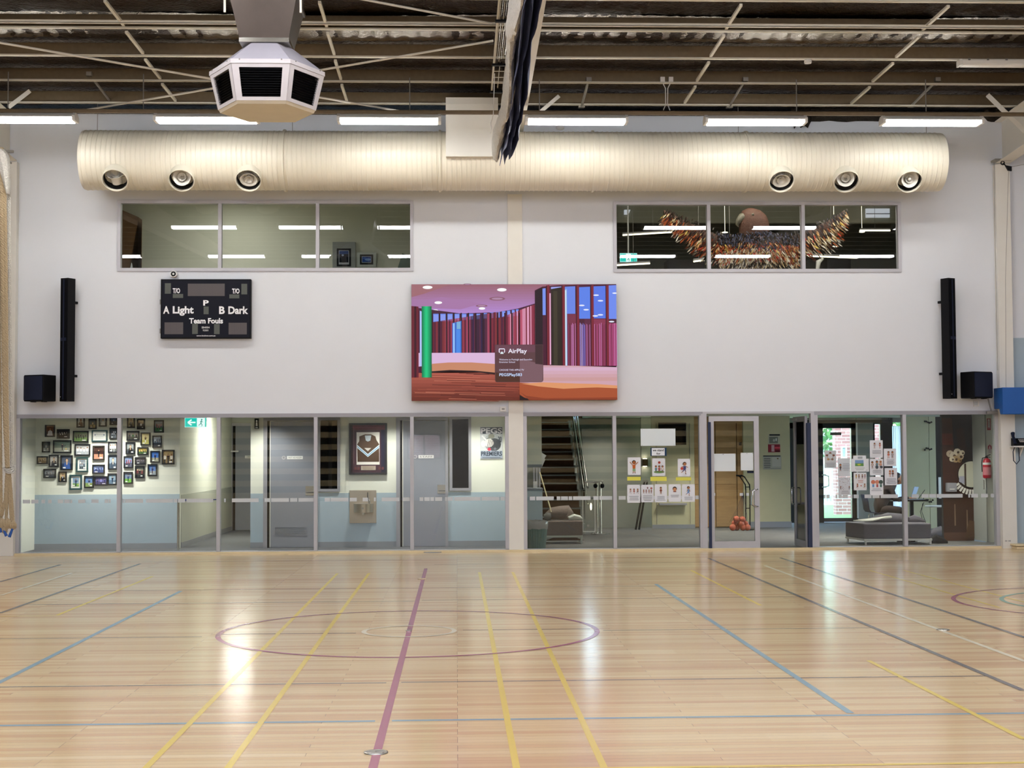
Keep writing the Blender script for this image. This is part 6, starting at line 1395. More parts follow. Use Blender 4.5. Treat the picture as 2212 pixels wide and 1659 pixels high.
notice((1648, 984, 1688, 1014), 'wide_notice', 'wide grey notice with a dark heading low on the cream foyer wall', n2, 7.198)
# ball trolley
t = thing('sack_trolley', 'black folding sack trolley standing behind the closed glass door', 'trolley', (X(1616, 1143, 6.3), 6.3, 0)); Y = 6.3
for a_ in (1611, 1620):
    mb = MB(); mb.tube([pt(a_, 1146, Y), pt(a_, 1060, Y), pt(a_-1, 1047, Y), pt(a_-12, 1030, Y), pt(a_-20, 1026, Y)], .014, 8); mb.build('side_tube', M['black'], t, smooth=True)
for y_ in (1052, 1098, 1138): mb = MB(); mb.tube([pt(1611, y_, Y), pt(1620, y_, Y)], .01, 6); mb.build('rung', M['black'], t)
mb = MB(); mb.tube([pt(1590, 1027, Y), pt(1603, 1028, Y)], .018, 8); mb.build('grip', M['black'], t)
c = pt(1616, 1142, Y); mb = MB(); mb.box(c[0]-.06, c[0]+.1, Y-.15, Y+.02, .003, .02); mb.build('toe_plate', M['black'], t)
rv = random.Random(9)
bp_ = [(1582, 1141), (1593, 1142), (1604, 1142), (1614, 1141), (1588, 1131), (1600, 1131), (1611, 1132), (1590, 1121), (1603, 1122)]
Y = 6.0
for i, (px, py) in enumerate(bp_):
    c = pt(px, py, Y); r = .068; lb = ['lowest left', 'second along the bottom', 'third along the bottom', 'lowest right', 'left of the middle row', 'centre of the middle row', 'right of the middle row', 'top left', 'top right'][i]
    mb = MB(); mb.ball((c[0], Y+(.05 if i in (1, 4, 6) else -.04), max(c[2], r+.004)), r, 18, 12); solo('rubber_ball', mb, M['orange'], 'orange rubber ball in the net heap, '+lb, 'ball', 'orange balls netted together', smooth=True)
mb = MB(); top_ = pt(1606, 1062, Y+.1)
for px in range(1576, 1620, 4):
    mb.tube([top_, pt(px*.5+803, 1100, Y), pt(px, 1128, Y-.12)], .0025, 4)
solo('ball_net', mb, M['subgrille'], 'thin drawn up net strings above the orange balls', 'net')

# entrance doors and outer wall
def seg(px0, px1, z0, z1, m, Y=FY, nm='wall_entrance'):
    return sbox(nm, X(px0, 1000, Y), X(px1, 1000, Y), Y, Y+.12, z0, z1, m)
sbox('wall_entrance', xc1-.05, X(1850, 1000, FY), FY, FY+.12, Z(1800, 913, FY), 2.45, M['igrey'])
seg(1852, 1887, 0, 2.45, M['igrey']); seg(1906, 1930, 0, 2.45, M['void']); seg(1950, 2250, 0, 2.45, M['igrey']); seg(1887, 1906, 0, .9, M['igrey']); seg(1930, 1950, 0, .3, M['igrey'])
sbox('wall_entrance', X(1887, 1000, FY), X(1950, 1000, FY), FY, FY+.12, Z(1800, 913, FY), 2.45, M['igrey'])
sbox('trim_21', X(1716, 1000, 8.6), X(1925, 1000, 8.6), 8.55, 8.6, Z(1850, 913, 8.6), Z(1850, 907, 8.6), M['blackframe'])
g = sthing('door_8', (X(1780, 1000, FY), FY, 0)); zt_ = Z(1800, 913, FY); zi = Z(1800, 925, FY); zbm = Z(1800, 1119, FY)
mb = MB()
for p0, p1 in ((1705, 1715), (1765, 1778), (1839, 1851)): mb.box(X(p0, 1000, FY), X(p1, 1000, FY), FY-.02, FY+.1, 0, zt_)
mb.box(X(1705, 1000, FY), X(1851, 1000, FY), FY-.02, FY+.1, zi, zt_); mb.build('door_frame', M['blackframe'], g)
for p0, p1 in ((1715, 1765), (1778, 1839)):
    mb = MB(); mb.box(X(p0, 1000, FY), X(p1, 1000, FY), FY, FY+.06, .02, zbm); l = mb.build('door_leaf', M['frame3'] if 'frame3' in M else M.setdefault('frame3', mat('dark_bronze_rail', '3a3c40', .4)), g)
    mb = MB(); mb.box(X(p0, 1000, FY), X(p1, 1000, FY), FY+.02, FY+.026, zbm, zi); mb.build('pane', M['glass2'], l)
for px in (1768, 1775): pull(X(px, 1000, FY), FY-.02, Z(1770, 1052, FY), Z(1770, 1026, FY), -.06, g, .14 if px > 1770 else -.14)
sbox('trim_22', X(1850, 1000, FY-.05), X(1853, 1000, FY-.05), FY-.06, FY-.01, .1, 2.4, M['white'])
g = sthing('window_11', (X(1896, 1000, FY), FY, .9)); mb = MB(); frame_rect(mb, X(1887, 1000, FY), X(1906, 1000, FY), .9, zt_, FY, FY+.1, .04); mb.build('window_frame', M['blackframe'], g); mb = MB(); mb.box(X(1888, 1000, FY), X(1906, 1000, FY), FY+.05, FY+.056, .92, zt_-.02); mb.build('pane', M['glass2'], g)
m = bpy.data.materials.new('sheer_curtain'); m.use_nodes = True; nn = m.node_tree; nn.nodes.clear(); ou = nn.nodes.new('ShaderNodeOutputMaterial'); tl = nn.nodes.new('ShaderNodeBsdfTranslucent'); tl.inputs[0].default_value = (.8, .84, .92, 1); nn.links.new(tl.outputs[0], ou.inputs[0]); M['sheer'] = m
mb = MB(); x0c, x1c = X(1928, 1000, FY-.06), X(1952, 1000, FY-.06); n = 26
mb.loft([[(x0c+(x1c-x0c)*i/n, FY-.06+.02*math.sin(i*1.5), z) for i in range(n+1)] for z in (.3, 2.25)], caps=False, closed=False); solo('sheer_curtain', mb, M['sheer'], 'pale blue daylit sheer curtain behind the seated person', 'curtain', smooth=True, orient=False)
# outdoors
sbox('ground_lawn', -10, 40, FY+.12, 60, -.2, -.03, M['grass']); sbox('ground_path', X(1700, 1000, 10), 16, FY+.12, 10.4, -.03, -.02, M['path']); sbox('ground_path', -10, 40, 21, 24, -.03, -.02, M['path'])
YH = 14.0; mb = MB(); mb.box(X(1805, 1000, YH), X(1805, 1000, YH)+1.3, YH, YH+.3, -.03, 5); o = solo('brick_building', mb, M['brick'], 'pink brick wall seen through the black framed outer door', 'building')
a = RC(1816, 964, 1829, 990, YH); mb = MB(); frame_rect(mb, a[0], a[1], a[2], a[3], YH-.04, YH, .04); wdo = mb.build('window', M['white'], o); mb = MB(); mb.box(a[0]+.03, a[1]-.03, YH-.02, YH-.005, a[2]+.03, a[3]-.03); mb.build('pane', M['dado'], wdo)
YQ = 30; t = thing('far_house', 'grey roofed house across the lawn beyond the outer doors', 'house', (X(1780, 1000, YQ), YQ, 0))
p0 = X(1700, 1000, YQ); p1 = X(1860, 1000, YQ); mb = MB(); mb.box(p0, p1, YQ, YQ+5, -.03, Z(1780, 955, YQ)); mb.build('wall', M['white'], t)
mb = MB(); mb.prism([(p0-.4, Z(1780, 955, YQ)), (p1+.4, Z(1780, 955, YQ)), (X(1805, 940, YQ), Z(1780, 932, YQ)), (X(1760, 940, YQ), Z(1780, 932, YQ))], YQ-.5, YQ+5, 'y'); mb.build('roof', M['roofgrey'], t)
mb = MB(); mb.box(X(1776, 1000, YQ), X(1803, 1000, YQ), YQ-.05, YQ, Z(1780, 990, YQ), Z(1780, 965, YQ)); mb.build('window', M['dado'], t)
YF = 22.5; t = thing('garden_fence', 'pale teal paling fence across the lawn', 'fence', (X(1790, 1000, YF), YF, 0))
for i in range(34):
    x = X(1700, 1000, YF)+i*.12; mb = MB(); mb.box(x, x+.085, YF, YF+.02, -.02, 1.25+.04*math.sin(i)); mb.build('paling', M['teal'] if 'teal' in M else M.setdefault('teal', mat('teal_paling', '9fc4bd', .7)), t)
mb = MB(); rv = random.Random(6)
def crown(cx, cy, cz, r, n, lab, cat='tree'):
    mb = MB()
    for i in range(n):
        th, ph = rv.uniform(0, 2*math.pi), rv.uniform(-1.2, 1.5); q = r*rv.uniform(.5, 1); p = Vector((cx+q*math.cos(th)*math.cos(ph), cy+q*math.sin(th)*math.cos(ph), cz+q*math.sin(ph))); s = rv.uniform(.08, .2)
        d1 = Vector((rv.uniform(-1, 1), rv.uniform(-1, 1), rv.uniform(-1, 1))).normalized()*s; d2 = d1.cross(Vector((rv.uniform(-1, 1), 1, rv.uniform(-1, 1)))).normalized()*s*.6; mb.add([p-d1, p+d2, p+d1, p-d2], [(0, 1, 2, 3)])
    t = thing('tree', lab, cat, (cx, cy, 0), 'trees outside'); mb.build('foliage', M['foliage'], t, orient=False); mb = MB(); mb.cyl((cx, cy, -.05), (cx, cy, cz), .12, .06, 8); mb.build('trunk', M['timber2'], t)
crown(X(1897, 950, 19), 19, 2.8, 1.5, 900, 'green tree seen through the narrow window right of the outer doors'); crown(X(1735, 950, 25), 25, 2.8, 1.6, 700, 'tree on the lawn seen past the open glass door')

# panels, mural, right hand wall
YP = 6.0
for p0, p1 in ((1950, 2007), (2008, 2022)): o = sbox('wall_folding', X(p0, 1000, YP), X(p1, 1000, YP), YP, YP+.06, .02, 2.4, M['icream3'])
for i, (px, py) in enumerate(((2005, 912), (2005, 970), (2008, 1082))):
    c = pt(px, py, YP-.03); mb = MB(); rv = random.Random(i)
    for k in range(5): mb.ball((c[0]-.07+k*.035, YP-.03, c[2]+rv.uniform(-.025, .025)), (.022, .015, .02), 8, 6)
    solo('wall_hook', mb, M['black'], ['small dark metal fitting at the top of the folding panels', 'small dark metal fitting at eye level on the folding panels', 'small dark metal fitting low on the folding panels'][i], 'fitting', 'dark fittings on the folding panels', smooth=True)
sbox('wall_folding', X(2022, 1000, YP), X(2200, 1000, YP), YP+.3, YP+.4, 0, 2.4, M['void'])
YM = 2.0; xm0, xm1 = X(2036, 1000, YM), X(2101, 1000, YM)
o = sbox('wall_mural', xm0, xm1, YM, YM+.1, 0, 2.45, M['void'])
A = Art(xm1-xm0, 2.3, .0006); mw = xm1-xm0
mx_ = lambda px: (px-2036)/65*mw
mz = lambda py: (1174-py)/(1174-900)*2.28
P = lambda pts, c: A.poly([(mx_(p[0]), mz(p[1])) for p in pts], c)
P([(2036, 1174), (2101, 1174), (2101, 900), (2036, 900)], '3c2012'); P([(2036, 1174), (2101, 1174), (2101, 1155), (2036, 1155)], '5c3c28'); P([(2062, 1000), (2101, 1000), (2101, 900), (2058, 900)], '110b08'); P([(2066, 925), (2082, 922), (2088, 970), (2078, 985), (2070, 960)], '2c160c')
P([(2036, 960), (2060, 960), (2058, 935), (2036, 935)], '5c2414'); P([(2036, 1080), (2101, 1080), (2101, 1072), (2036, 1072)], '2e180e')
for i, (x, y, r, c) in enumerate(((2052, 980, 8, 'b8a890'), (2060, 984, 9, 'c8bca8'), (2068, 976, 8, 'd8ccb4'), (2074, 986, 8, 'c0a888'), (2064, 992, 8, 'b0946c'), (2078, 978, 6, 'e0d4b8'), (2056, 992, 6, 'd0c4a8'), (2072, 995, 5, 'a88858'))):
    A.ell(mx_(x), mz(y), mx_(2036+r)-mx_(2036), mz(1000)-mz(1000+r), c, 9); A.ell(mx_(x+2), mz(y+1), (mx_(2036+r)-mx_(2036))*.4, (mz(1000)-mz(1000+r))*.4, '4a3424', 7)
A.ell(mx_(2098), mz(1026), mx_(2036+31)-mx_(2036), mz(1000)-mz(1031), '0e0a08', 32)
A.ell(mx_(2098), mz(1026), mx_(2036+29)-mx_(2036), mz(1000)-mz(1029), 'c8c8b4', 32); P([(2082, 1052), (2086, 1052), (2086, 1002), (2082, 1002)], '3c2a1c'); P([(2070, 1042), (2082, 1048), (2082, 1030), (2071, 1030)], 'a8a8b8')
for i in range(9):
    an = R(215+i*9.5); x = 2098+34*math.cos(an)*1.0; y = 1026-34*math.sin(an); x2 = 2098+46*math.cos(an); y2 = 1026-46*math.sin(an); dx = 3*math.sin(an); dy = 3*math.cos(an)
    if x2 < 2100: P([(x-dx, y-dy), (x2-dx, y2-dy), (x2+dx*.6, y2+dy*.6), (x+dx*.6, y+dy*.6)], 'e8e4da')
for x, y0_, y1_ in ((2060, 1092, 1140), (2086, 1105, 1150)): P([(x-1.5, y1_), (x+1.5, y1_), (x+1, y0_), (x-1, y0_)], '8a7058')
P([(2080, 1168), (2101, 1168), (2101, 1130), (2090, 1128)], '5c4028')
A.mb.v = [(min(max(v[0], 0), mw), v[1], v[2]) for v in A.mb.v]
A.put('painted_guitar', M['mural'], xm0, YM-.003, 0, o)
a = RC(2044, 1043, 2064, 1062, YM-.05); mb = MB(); mb.box(a[0], a[1], YM-.12, YM-.01, a[2], a[3]); o = solo('paper_dispenser', mb, M['frame'], 'grey box dispenser on the brown painted wall', 'dispenser'); mb = MB(); mb.box(a[0]+.04, a[1]-.04, YM-.13, YM-.12, a[2]+.04, a[2]+.055); mb.build('slot', M['white'], o)
a = RC(2031, 1031, 2039, 1077, YP-.1); mb = MB(); mb.box(a[0], a[1]+.1, YP+.0, YP+.01, a[2], a[3]); solo('hanging_sheet', mb, M['white'], 'tall white sheet in the dark gap left of the brown painted wall', 'paper')
# ajar door beside the mural
g = sthing('door_9', (xm1, YM, 0)); x1d = X(2131, 1100, 1.45)
mb = MB(); mb.add([(xm1, YM-.01, .02), (x1d, 1.45, .02), (x1d, 1.45, 2.42), (xm1, YM-.01, 2.42), (xm1+.02, YM+.03, .02), (x1d+.03, 1.48, .02), (x1d+.03, 1.48, 2.42), (xm1+.02, YM+.03, 2.42)], [(0, 1, 2, 3), (5, 4, 7, 6), (0, 4, 5, 1), (3, 2, 6, 7), (0, 3, 7, 4), (1, 5, 6, 2)])
l = mb.build('door_leaf', M['palegrey'] if 'palegrey' in M else M.setdefault('palegrey', mat('pale_door_paint', 'b9beb8', .6)), g)
c = pt(2127, 1047, 1.44); mb = MB(); mb.tube([(c[0], 1.5, c[2]+.08), (c[0]-.02, 1.42, c[2]+.08), (c[0]-.02, 1.42, c[2]-.08), (c[0], 1.5, c[2]-.08)], .008, 8); mb.build('pull_handle', M['dsteel'], l, smooth=True)
sbox('wall_end', x1d+.035, 9.95, 1.5, 1.6, 0, 2.45, M['icream']); sbox('wall_end', 9.85, 9.95, .12, 1.5, 0, 2.45, M['igrey'])
# extinguisher and signs
YE = 1.39; c0 = pt(2132, 1010, YE); zt_, zb_ = Z(2132, 993, YE), Z(2132, 1033, YE)
t = thing('fire_extinguisher', 'red fire extinguisher with white band on the right end wall', 'fire extinguisher', (c0[0], YE, zb_))
mb = MB(); mb.lathe([(.001, 0), (.065, 0), (.075, .02), (.075, zt_-zb_-.05), (.06, zt_-zb_), (.02, zt_-zb_+.03), (.001, zt_-zb_+.03)], (c0[0], YE, zb_), n=24); mb.build('cylinder', M['red'], t, smooth=True)
mb = MB(); mb.lathe([(.0765, .245), (.0765, .285)], (c0[0], YE, zb_), n=24); mb.build('white_band', M['white'], t, smooth=True)
mb = MB(); mb.lathe([(.0762, .06), (.0762, .2)], (c0[0], YE, zb_), n=24); mb.build('label_band', M['redlabel'] if 'redlabel' in M else M.setdefault('redlabel', mat('red_label', 'c87880', .5)), t, smooth=True)
mb = MB(); mb.box(c0[0]-.015, c0[0]+.015, YE-.02, YE+.02, zt_+.02, zt_+.06); mb.obox((c0[0]+.02, YE, zt_+.075), (.1, .02, .012), (0, R(-20), 0)); mb.obox((c0[0]+.02, YE, zt_+.05), (.09, .02, .01), (0, R(10), 0)); mb.build('valve_handle', M['black'], t)
mb = MB(); mb.tube([(c0[0]-.02, YE, zt_+.04), (c0[0]-.08, YE, zt_+.03), (c0[0]-.095, YE, zt_-.06), (c0[0]-.09, YE, zt_-.22)], .009, 8); mb.build('hose', M['black'], t, smooth=True)
mb = MB(); mb.box(c0[0]-.02, c0[0]+.02, YE+.06, YE+.109, zt_-.1, zt_-.06); mb.build('wall_hook', M['dsteel'], t)
def exs(A, w_, h_):
    A.rect(0, 0, w_, h_, 'a8243a'); A.rect(w_*.22, h_*.14, w_*.78, h_*.94, 'e8e0dc'); A.rect(w_*.38, h_*.3, w_*.62, h_*.8, 'b8a0a0'); A.ell(w_*.5, h_*.2, w_*.2, h_*.05, 'a8243a', 8)
notice((2132, 904, 2140, 929), 'extinguisher_sign', 'tall narrow red and white sign high on the right end wall', exs, 1.495, 'sign')
def exs2(A, w_, h_):
    A.rect(0, 0, w_, h_*.45, 'd8d0cc'); A.poly([(0, h_*.45), (w_, h_*.45), (w_, h_*.8), (w_*.5, h_), (0, h_*.8)], 'a83448'); A.poly([(w_*.2, h_*.5), (w_*.8, h_*.5), (w_*.5, h_*.9)], 'e0c8cc'); lines(A, w_*.1, w_*.9, .02*h_, h_*.4, 3, 'b09498')
notice((2134, 960, 2142, 979), 'service_tag', 'small red topped service label above the fire extinguisher', exs2, 1.495, 'label')

# tables, laptop
YT = 4.2; a = RC(1948, 1079, 1997, 1083, YT); t = thing('desk', 'small black laptop desk in front of the beige panels', 'desk', ((a[0]+a[1])/2, YT, 0))
zt_ = a[3]; mb = MB(); mb.box(a[0]-.25, a[1], YT-.25, YT+.25, zt_-.03, zt_); mb.build('desk_top', M['black'], t, bevel=.004); mb = MB(); c = X(1969, 1100, YT); mb.box(c-.035, c+.035, YT-.03, YT+.03, .03, zt_-.03); mb.build('column', M['black'], t); mb = MB(); mb.box(c-.2, c+.2, YT-.2, YT+.2, .003, .03); mb.build('foot', M['black'], t)
t = thing('laptop', 'open laptop with pale blue lid on the black desk', 'laptop', (X(1972, 1078, YT), YT, zt_)); 
lx = X(1963, 1075, YT); mb = MB(); mb.box(lx-.03, lx+.26, YT-.14, YT+.12, zt_+.001, zt_+.016); mb.build('keyboard', M['laptop'], t)
p = [W(1964, 1074, YT), W(1979, 1077, YT), W(1988, 1052, YT), W(1972, 1051, YT)]
mb = MB(); mb.add([(p[0][0], YT-.1, p[0][1]), (p[1][0], YT+.1, p[1][1]), (p[2][0], YT+.12, p[2][1]), (p[3][0], YT-.08, p[3][1])], [(0, 1, 2, 3)]); l = mb.build('lid', M['lid'] if 'lid' in M else M.setdefault('lid', mat('blue_grey_lid', '7f93b4', .4)), t); l.modifiers.new('th', 'SOLIDIFY').thickness = .008
t = thing('laptop_stand', 'thin black folding stand standing open beside the laptop', 'stand', (X(1993, 1078, YT), YT, zt_))
for a_, b_ in (((1984, 1077), (1998, 1058)), ((1990, 1068), (1996, 1078)), ((1984, 1077), (1996, 1078))): mb = MB(); mb.tube([pt(*a_, YT), pt(*b_, YT)], .007, 6); mb.build('strut', M['black'], t)
YR = 4.6; a = RC(2004, 1091, 2044, 1095, YR); t = thing('side_table', 'pale round side table left of the brown painted wall', 'table', ((a[0]+a[1])/2, YR, 0)); cx_ = (a[0]+a[1])/2+.1
mb = MB(); mb.lathe([(.001, 0), (.33, 0), (.34, .012), (.33, .025), (.001, .025)], (cx_, YR, a[2]), n=32); mb.build('table_top', M['white'], t); mb = MB(); mb.cyl((cx_+.05, YR, .02), (cx_+.05, YR, a[2]), .035, n=12); mb.build('pedestal', M['subgrille'], t); mb = MB(); mb.cyl((cx_+.05, YR, .003), (cx_+.05, YR, .025), .22, n=24); mb.build('foot', M['subgrille'], t)
mb = MB(); Y = 3.2
for a_ in ([(1996, 1085), (1988, 1105), (1994, 1128), (1995, 1165)], [(1993, 1087), (1991, 1105), (1999, 1127), (2001, 1165)]): mb.tube([pt(*q, Y) for q in a_], .006, 6)
solo('bent_wires', mb, M['black'], 'thin bent black wires hanging between the desk and the long sofa', 'wires')
# sofa
YS = 1.0; a = RC(1866, 1131, 2012, 1165, YS); zt_, zb_ = a[3], a[2]; xl_ = X(1829, 1130, 1.75)
t = thing('low_sofa', 'long low grey upholstered sofa on a white frame behind the glass', 'sofa', ((a[0]+a[1])/2, 1.6, 0))
mb = MB(); mb.prism([(a[0], YS), (a[1], YS), (a[1], YS+.85), (xl_, YS+.85), (xl_, YS+.72)], zb_+.01, zt_, 'z'); mb.build('seat', M['fabric'], t, bevel=.02)
mb = MB(); mb.prism([(a[0], YS-.01), (a[1]+.01, YS-.01), (a[1]+.01, YS+.86), (xl_, YS+.86), (xl_, YS+.72)], zb_-.025, zb_+.01, 'z'); mb.build('frame', M['cream'], t)
for x, y in ((a[0]+.02, YS+.0), (a[1]-.03, YS+.0), (xl_+.02, YS+.8), (a[1]-.03, YS+.82), ): mb = MB(); mb.box(x, x+.03, y, y+.03, .002, zb_-.02); mb.build('leg', M['cream'], t)
mb = MB(); mb.add([pt(1843, 1126, 1.3), pt(1925, 1116, 1.5), pt(1927, 1119, 1.5), pt(1905, 1121, 1.35), pt(1885, 1126, 1.25), pt(1862, 1127, 1.3)], [(0, 1, 2, 3, 4, 5)]); o = solo('cream_board', mb, M['icream'], 'cream sheet lying across the low grey sofa', 'board', orient=False); o.modifiers.new('th', 'SOLIDIFY').thickness = .02
lump('grey_blanket', [(X(1868, 1120, 1.6), 1.6, zt_+.02, .02), (X(1890, 1120, 1.6), 1.6, zt_+.05, .06), (X(1920, 1120, 1.6), 1.6, zt_+.07, .1), (X(1950, 1120, 1.6), 1.6, zt_+.06, .09), (X(1962, 1120, 1.6), 1.6, zt_+.03, .03)], M['fabric'], 'rumpled grey blanket on the sofa below the seated person', 'blanket')
lump('folded_jacket', [(X(1963, 1120, 1.5), 1.5, zt_+.04, .05), (X(1975, 1120, 1.5), 1.5, zt_+.05, .08), (X(1988, 1120, 1.5), 1.5, zt_+.04, .05), (X(1999, 1120, 1.5), 1.5, zt_+.01, .015)], M['fabric'], 'folded grey jacket at the right end of the sofa', 'jacket')
lump('dark_bag', [(X(2010, 1175, 1.3), 1.3, .05, .05), (X(2022, 1175, 1.3), 1.3, .07, .09), (X(2034, 1175, 1.3), 1.3, .05, .07), (X(2047, 1175, 1.3), 1.3, .02, .02)], M['trouser'], 'dark bag on the floor right of the sofa', 'bag')
lump('floor_clothes', [(X(2008, 1150, 3), 3, .05, .04), (X(2020, 1150, 3), 3, .09, .1), (X(2032, 1150, 3), 3, .12, .11), (X(2042, 1150, 3), 3, .08, .06)], M['fabric'], 'heap of grey clothes on the floor by the brown painted wall', 'clothes')
lump('dark_shoes', [(X(1955, 1172, 1.4), 1.9, .05, .05), (X(1975, 1172, 1.4), 1.9, .06, .06), (X(1995, 1172, 1.4), 1.9, .04, .05)], M['cloth'], 'dark brown bundle under the right half of the sofa', 'bundle')

# chair and seated person
YC2 = 4.0; k_ = (D_+YC2)/F_
def cp(px, py, dy=0): x, z = W(px, py, YC2); return Vector((x, YC2+dy, z))
t = thing('plastic_chair', 'grey moulded plastic chair under the seated person', 'chair', (cp(1895, 1148).x, YC2, 0))
mb = MB(); sh = [(1865, 1068), (1869, 1085), (1871, 1100), (1875, 1106), (1890, 1109), (1907, 1108), (1912, 1111)]
rows = []
for px, py in sh: rows.append([(cp(px, py).x, YC2+y_, cp(px, py).z) for y_ in (-.21, -.12, 0, .12, .21)])
mb.loft(rows, caps=False, closed=False); s_ = mb.build('shell', M['subgrille'], t, smooth=True, orient=False); s_.modifiers.new('th', 'SOLIDIFY').thickness = .012
for px, sy in ((1882, -1), (1905, -1), (1882, 1), (1905, 1)):
    c = cp(px, 1109); mb = MB(); mb.tube([(c.x, YC2+sy*.15, c.z-.01), (c.x+(.05 if px > 1890 else -.06), YC2+sy*.19, .003)], .012, 8); mb.build('leg', M['steel'], t, smooth=True)
zh = cp(1890, 1098)
def skin_chain(name, pts, edges, mtl, parent, label=None, sub=2):
    me = bpy.data.meshes.new(name); b = wloc(parent) if parent else Vector(pts[0][:3])
    me.from_pydata([tuple(Vector(p[:3])-b) for p in pts], edges, []); me.materials.append(mtl)
    o = bpy.data.objects.new(name, me); C.objects.link(o)
    if parent: o.parent = parent
    else: o.location = b
    sk_ = o.modifiers.new('skin', 'SKIN')
    for i, p in enumerate(pts): me.skin_vertices[0].data[i].radius = (p[3], p[4] if len(p) > 4 else p[3])
    me.skin_vertices[0].data[0].use_root = True; sk_.use_smooth_shade = True
    sb = o.modifiers.new('sub', 'SUBSURF'); sb.levels = sub; sb.render_levels = sub
    return o
hip = cp(1891, 1098); ch = cp(1912, 1066); nk = cp(1930, 1047); hdp = cp(1939, 1034)
Zc = lambda v, dy: Vector((v.x, v.y+dy, v.z))
t = thing('person', 'dark-haired person in a dark brown jacket and black trousers, seated and leaning to a laptop', 'person', (hip.x, YC2, 0))
pts = [(*hip, .15, .16), (*cp(1903, 1080), .14, .16), (*ch, .14, .17), (*cp(1923, 1055), .12, .17), (*nk, .06, .07), (*cp(1935, 1041), .05)]
ed = [(0, 1), (1, 2), (2, 3), (3, 4), (4, 5)]
for sy in (-1, 1):
    k = len(pts); sh_ = Zc(cp(1921, 1058), sy*.17)
    pts += [(*sh_, .06), (*Zc(cp(1926, 1074), sy*.2), .05), (*Zc(cp(1936, 1080), sy*.17), .042), (*Zc(cp(1953, 1076), sy*.1), .034), (*Zc(cp(1961, 1075), sy*.08), .026)]
    ed += [(3, k), (k, k+1), (k+1, k+2), (k+2, k+3), (k+3, k+4)]
    k = len(pts); pts += [(*Zc(cp(1897, 1101), sy*.09), .1), (*Zc(cp(1925, 1101), sy*.12), .085), (*Zc(cp(1945, 1100), sy*.12), .065), (*Zc(cp(1945, 1122), sy*.12), .055), (*Zc(cp(1944, 1142), sy*.12), .04), (cp(1945, 1147).x, YC2+sy*.12, .05, .04), (cp(1956, 1147).x, YC2+sy*.12, .04, .035)]
    ed += [(0, k), (k, k+1), (k+1, k+2), (k+2, k+3), (k+3, k+4), (k+4, k+5), (k+5, k+6)]
body = skin_chain('body', pts, ed, M['cloth'], t)
# head
mb = MB(); hx, hy, hz = hdp
prof = [(-.005, -.115, .03, .04), (.03, -.1, .05, .05), (.04, -.07, .07, .06), (.02, -.03, .09, .07), (.01, .01, .097, .075), (.0, .05, .095, .076), (-.01, .085, .075, .062), (-.015, .108, .04, .035)]
mb.loft([[(hx+dx+rx*math.cos(2*math.pi*i/18), hy+ry*math.sin(2*math.pi*i/18), hz+dz) for i in range(18)] for dx, dz, rx, ry in prof]); hd = mb.build('head', M['skin'], t, smooth=True)
mb = MB(); mb.prism([(hx+.095, hz+.02), (hx+.125, hz-.02), (hx+.1, hz-.03)], hy-.014, hy+.014, 'y'); mb.build('nose', M['skin'], hd)
mb = MB(); mb.box(hx+.085, hx+.1, hy-.025, hy+.025, hz-.062, hz-.055); mb.build('mouth', M['cloth'], hd)
for s in (-1, 1):
    mb = MB(); mb.ball((hx+.088, hy+s*.032, hz+.015), .011, 10, 8); mb.build('eye', M['black'], hd, smooth=True)
    mb = MB(); mb.ball((hx-.005, hy+s*.076, hz-.005), (.02, .008, .03), 10, 8); mb.build('ear', M['skin'], hd, smooth=True)
mb = MB(); mb.loft([[(hx-.025+dx+rx*math.cos(2*math.pi*i/18), hy+ry*math.sin(2*math.pi*i/18), hz+dz) for i in range(18)] for dx, dz, rx, ry in ((-.03, -.09, .05, .06), (-.02, -.04, .08, .08), (-.01, .02, .095, .088), (.0, .06, .1, .09), (.005, .1, .075, .07), (0, .125, .03, .03))]); mb.build('hair', M['hair'], t, smooth=True)
for sy in (-1, 1):
    w0 = Zc(cp(1961, 1075), sy*.08); hp = [(w0.x, w0.y, w0.z, .026), (w0.x+.04, w0.y, w0.z-.004, .03, .018), (w0.x+.075, w0.y, w0.z-.008, .032, .014)]; he = [(0, 1), (1, 2)]
    for f in range(4):
        k = len(hp); oy = (f-1.5)*.018; L_ = (.03, .035, .033, .026)[f]
        hp += [(w0.x+.085, w0.y+oy, w0.z-.006, .009), (w0.x+.085+L_, w0.y+oy*1.1, w0.z-.006, .008), (w0.x+.085+L_*1.8, w0.y+oy*1.15, w0.z-.02, .007)]; he += [(2, k), (k, k+1), (k+1, k+2)]
    k = len(hp); hp += [(w0.x+.045, w0.y-sy*.035, w0.z-.006, .01), (w0.x+.075, w0.y-sy*.052, w0.z-.012, .008)]; he += [(1, k), (k, k+1)]
    skin_chain('hand', hp, he, M['skin'], t, sub=1)

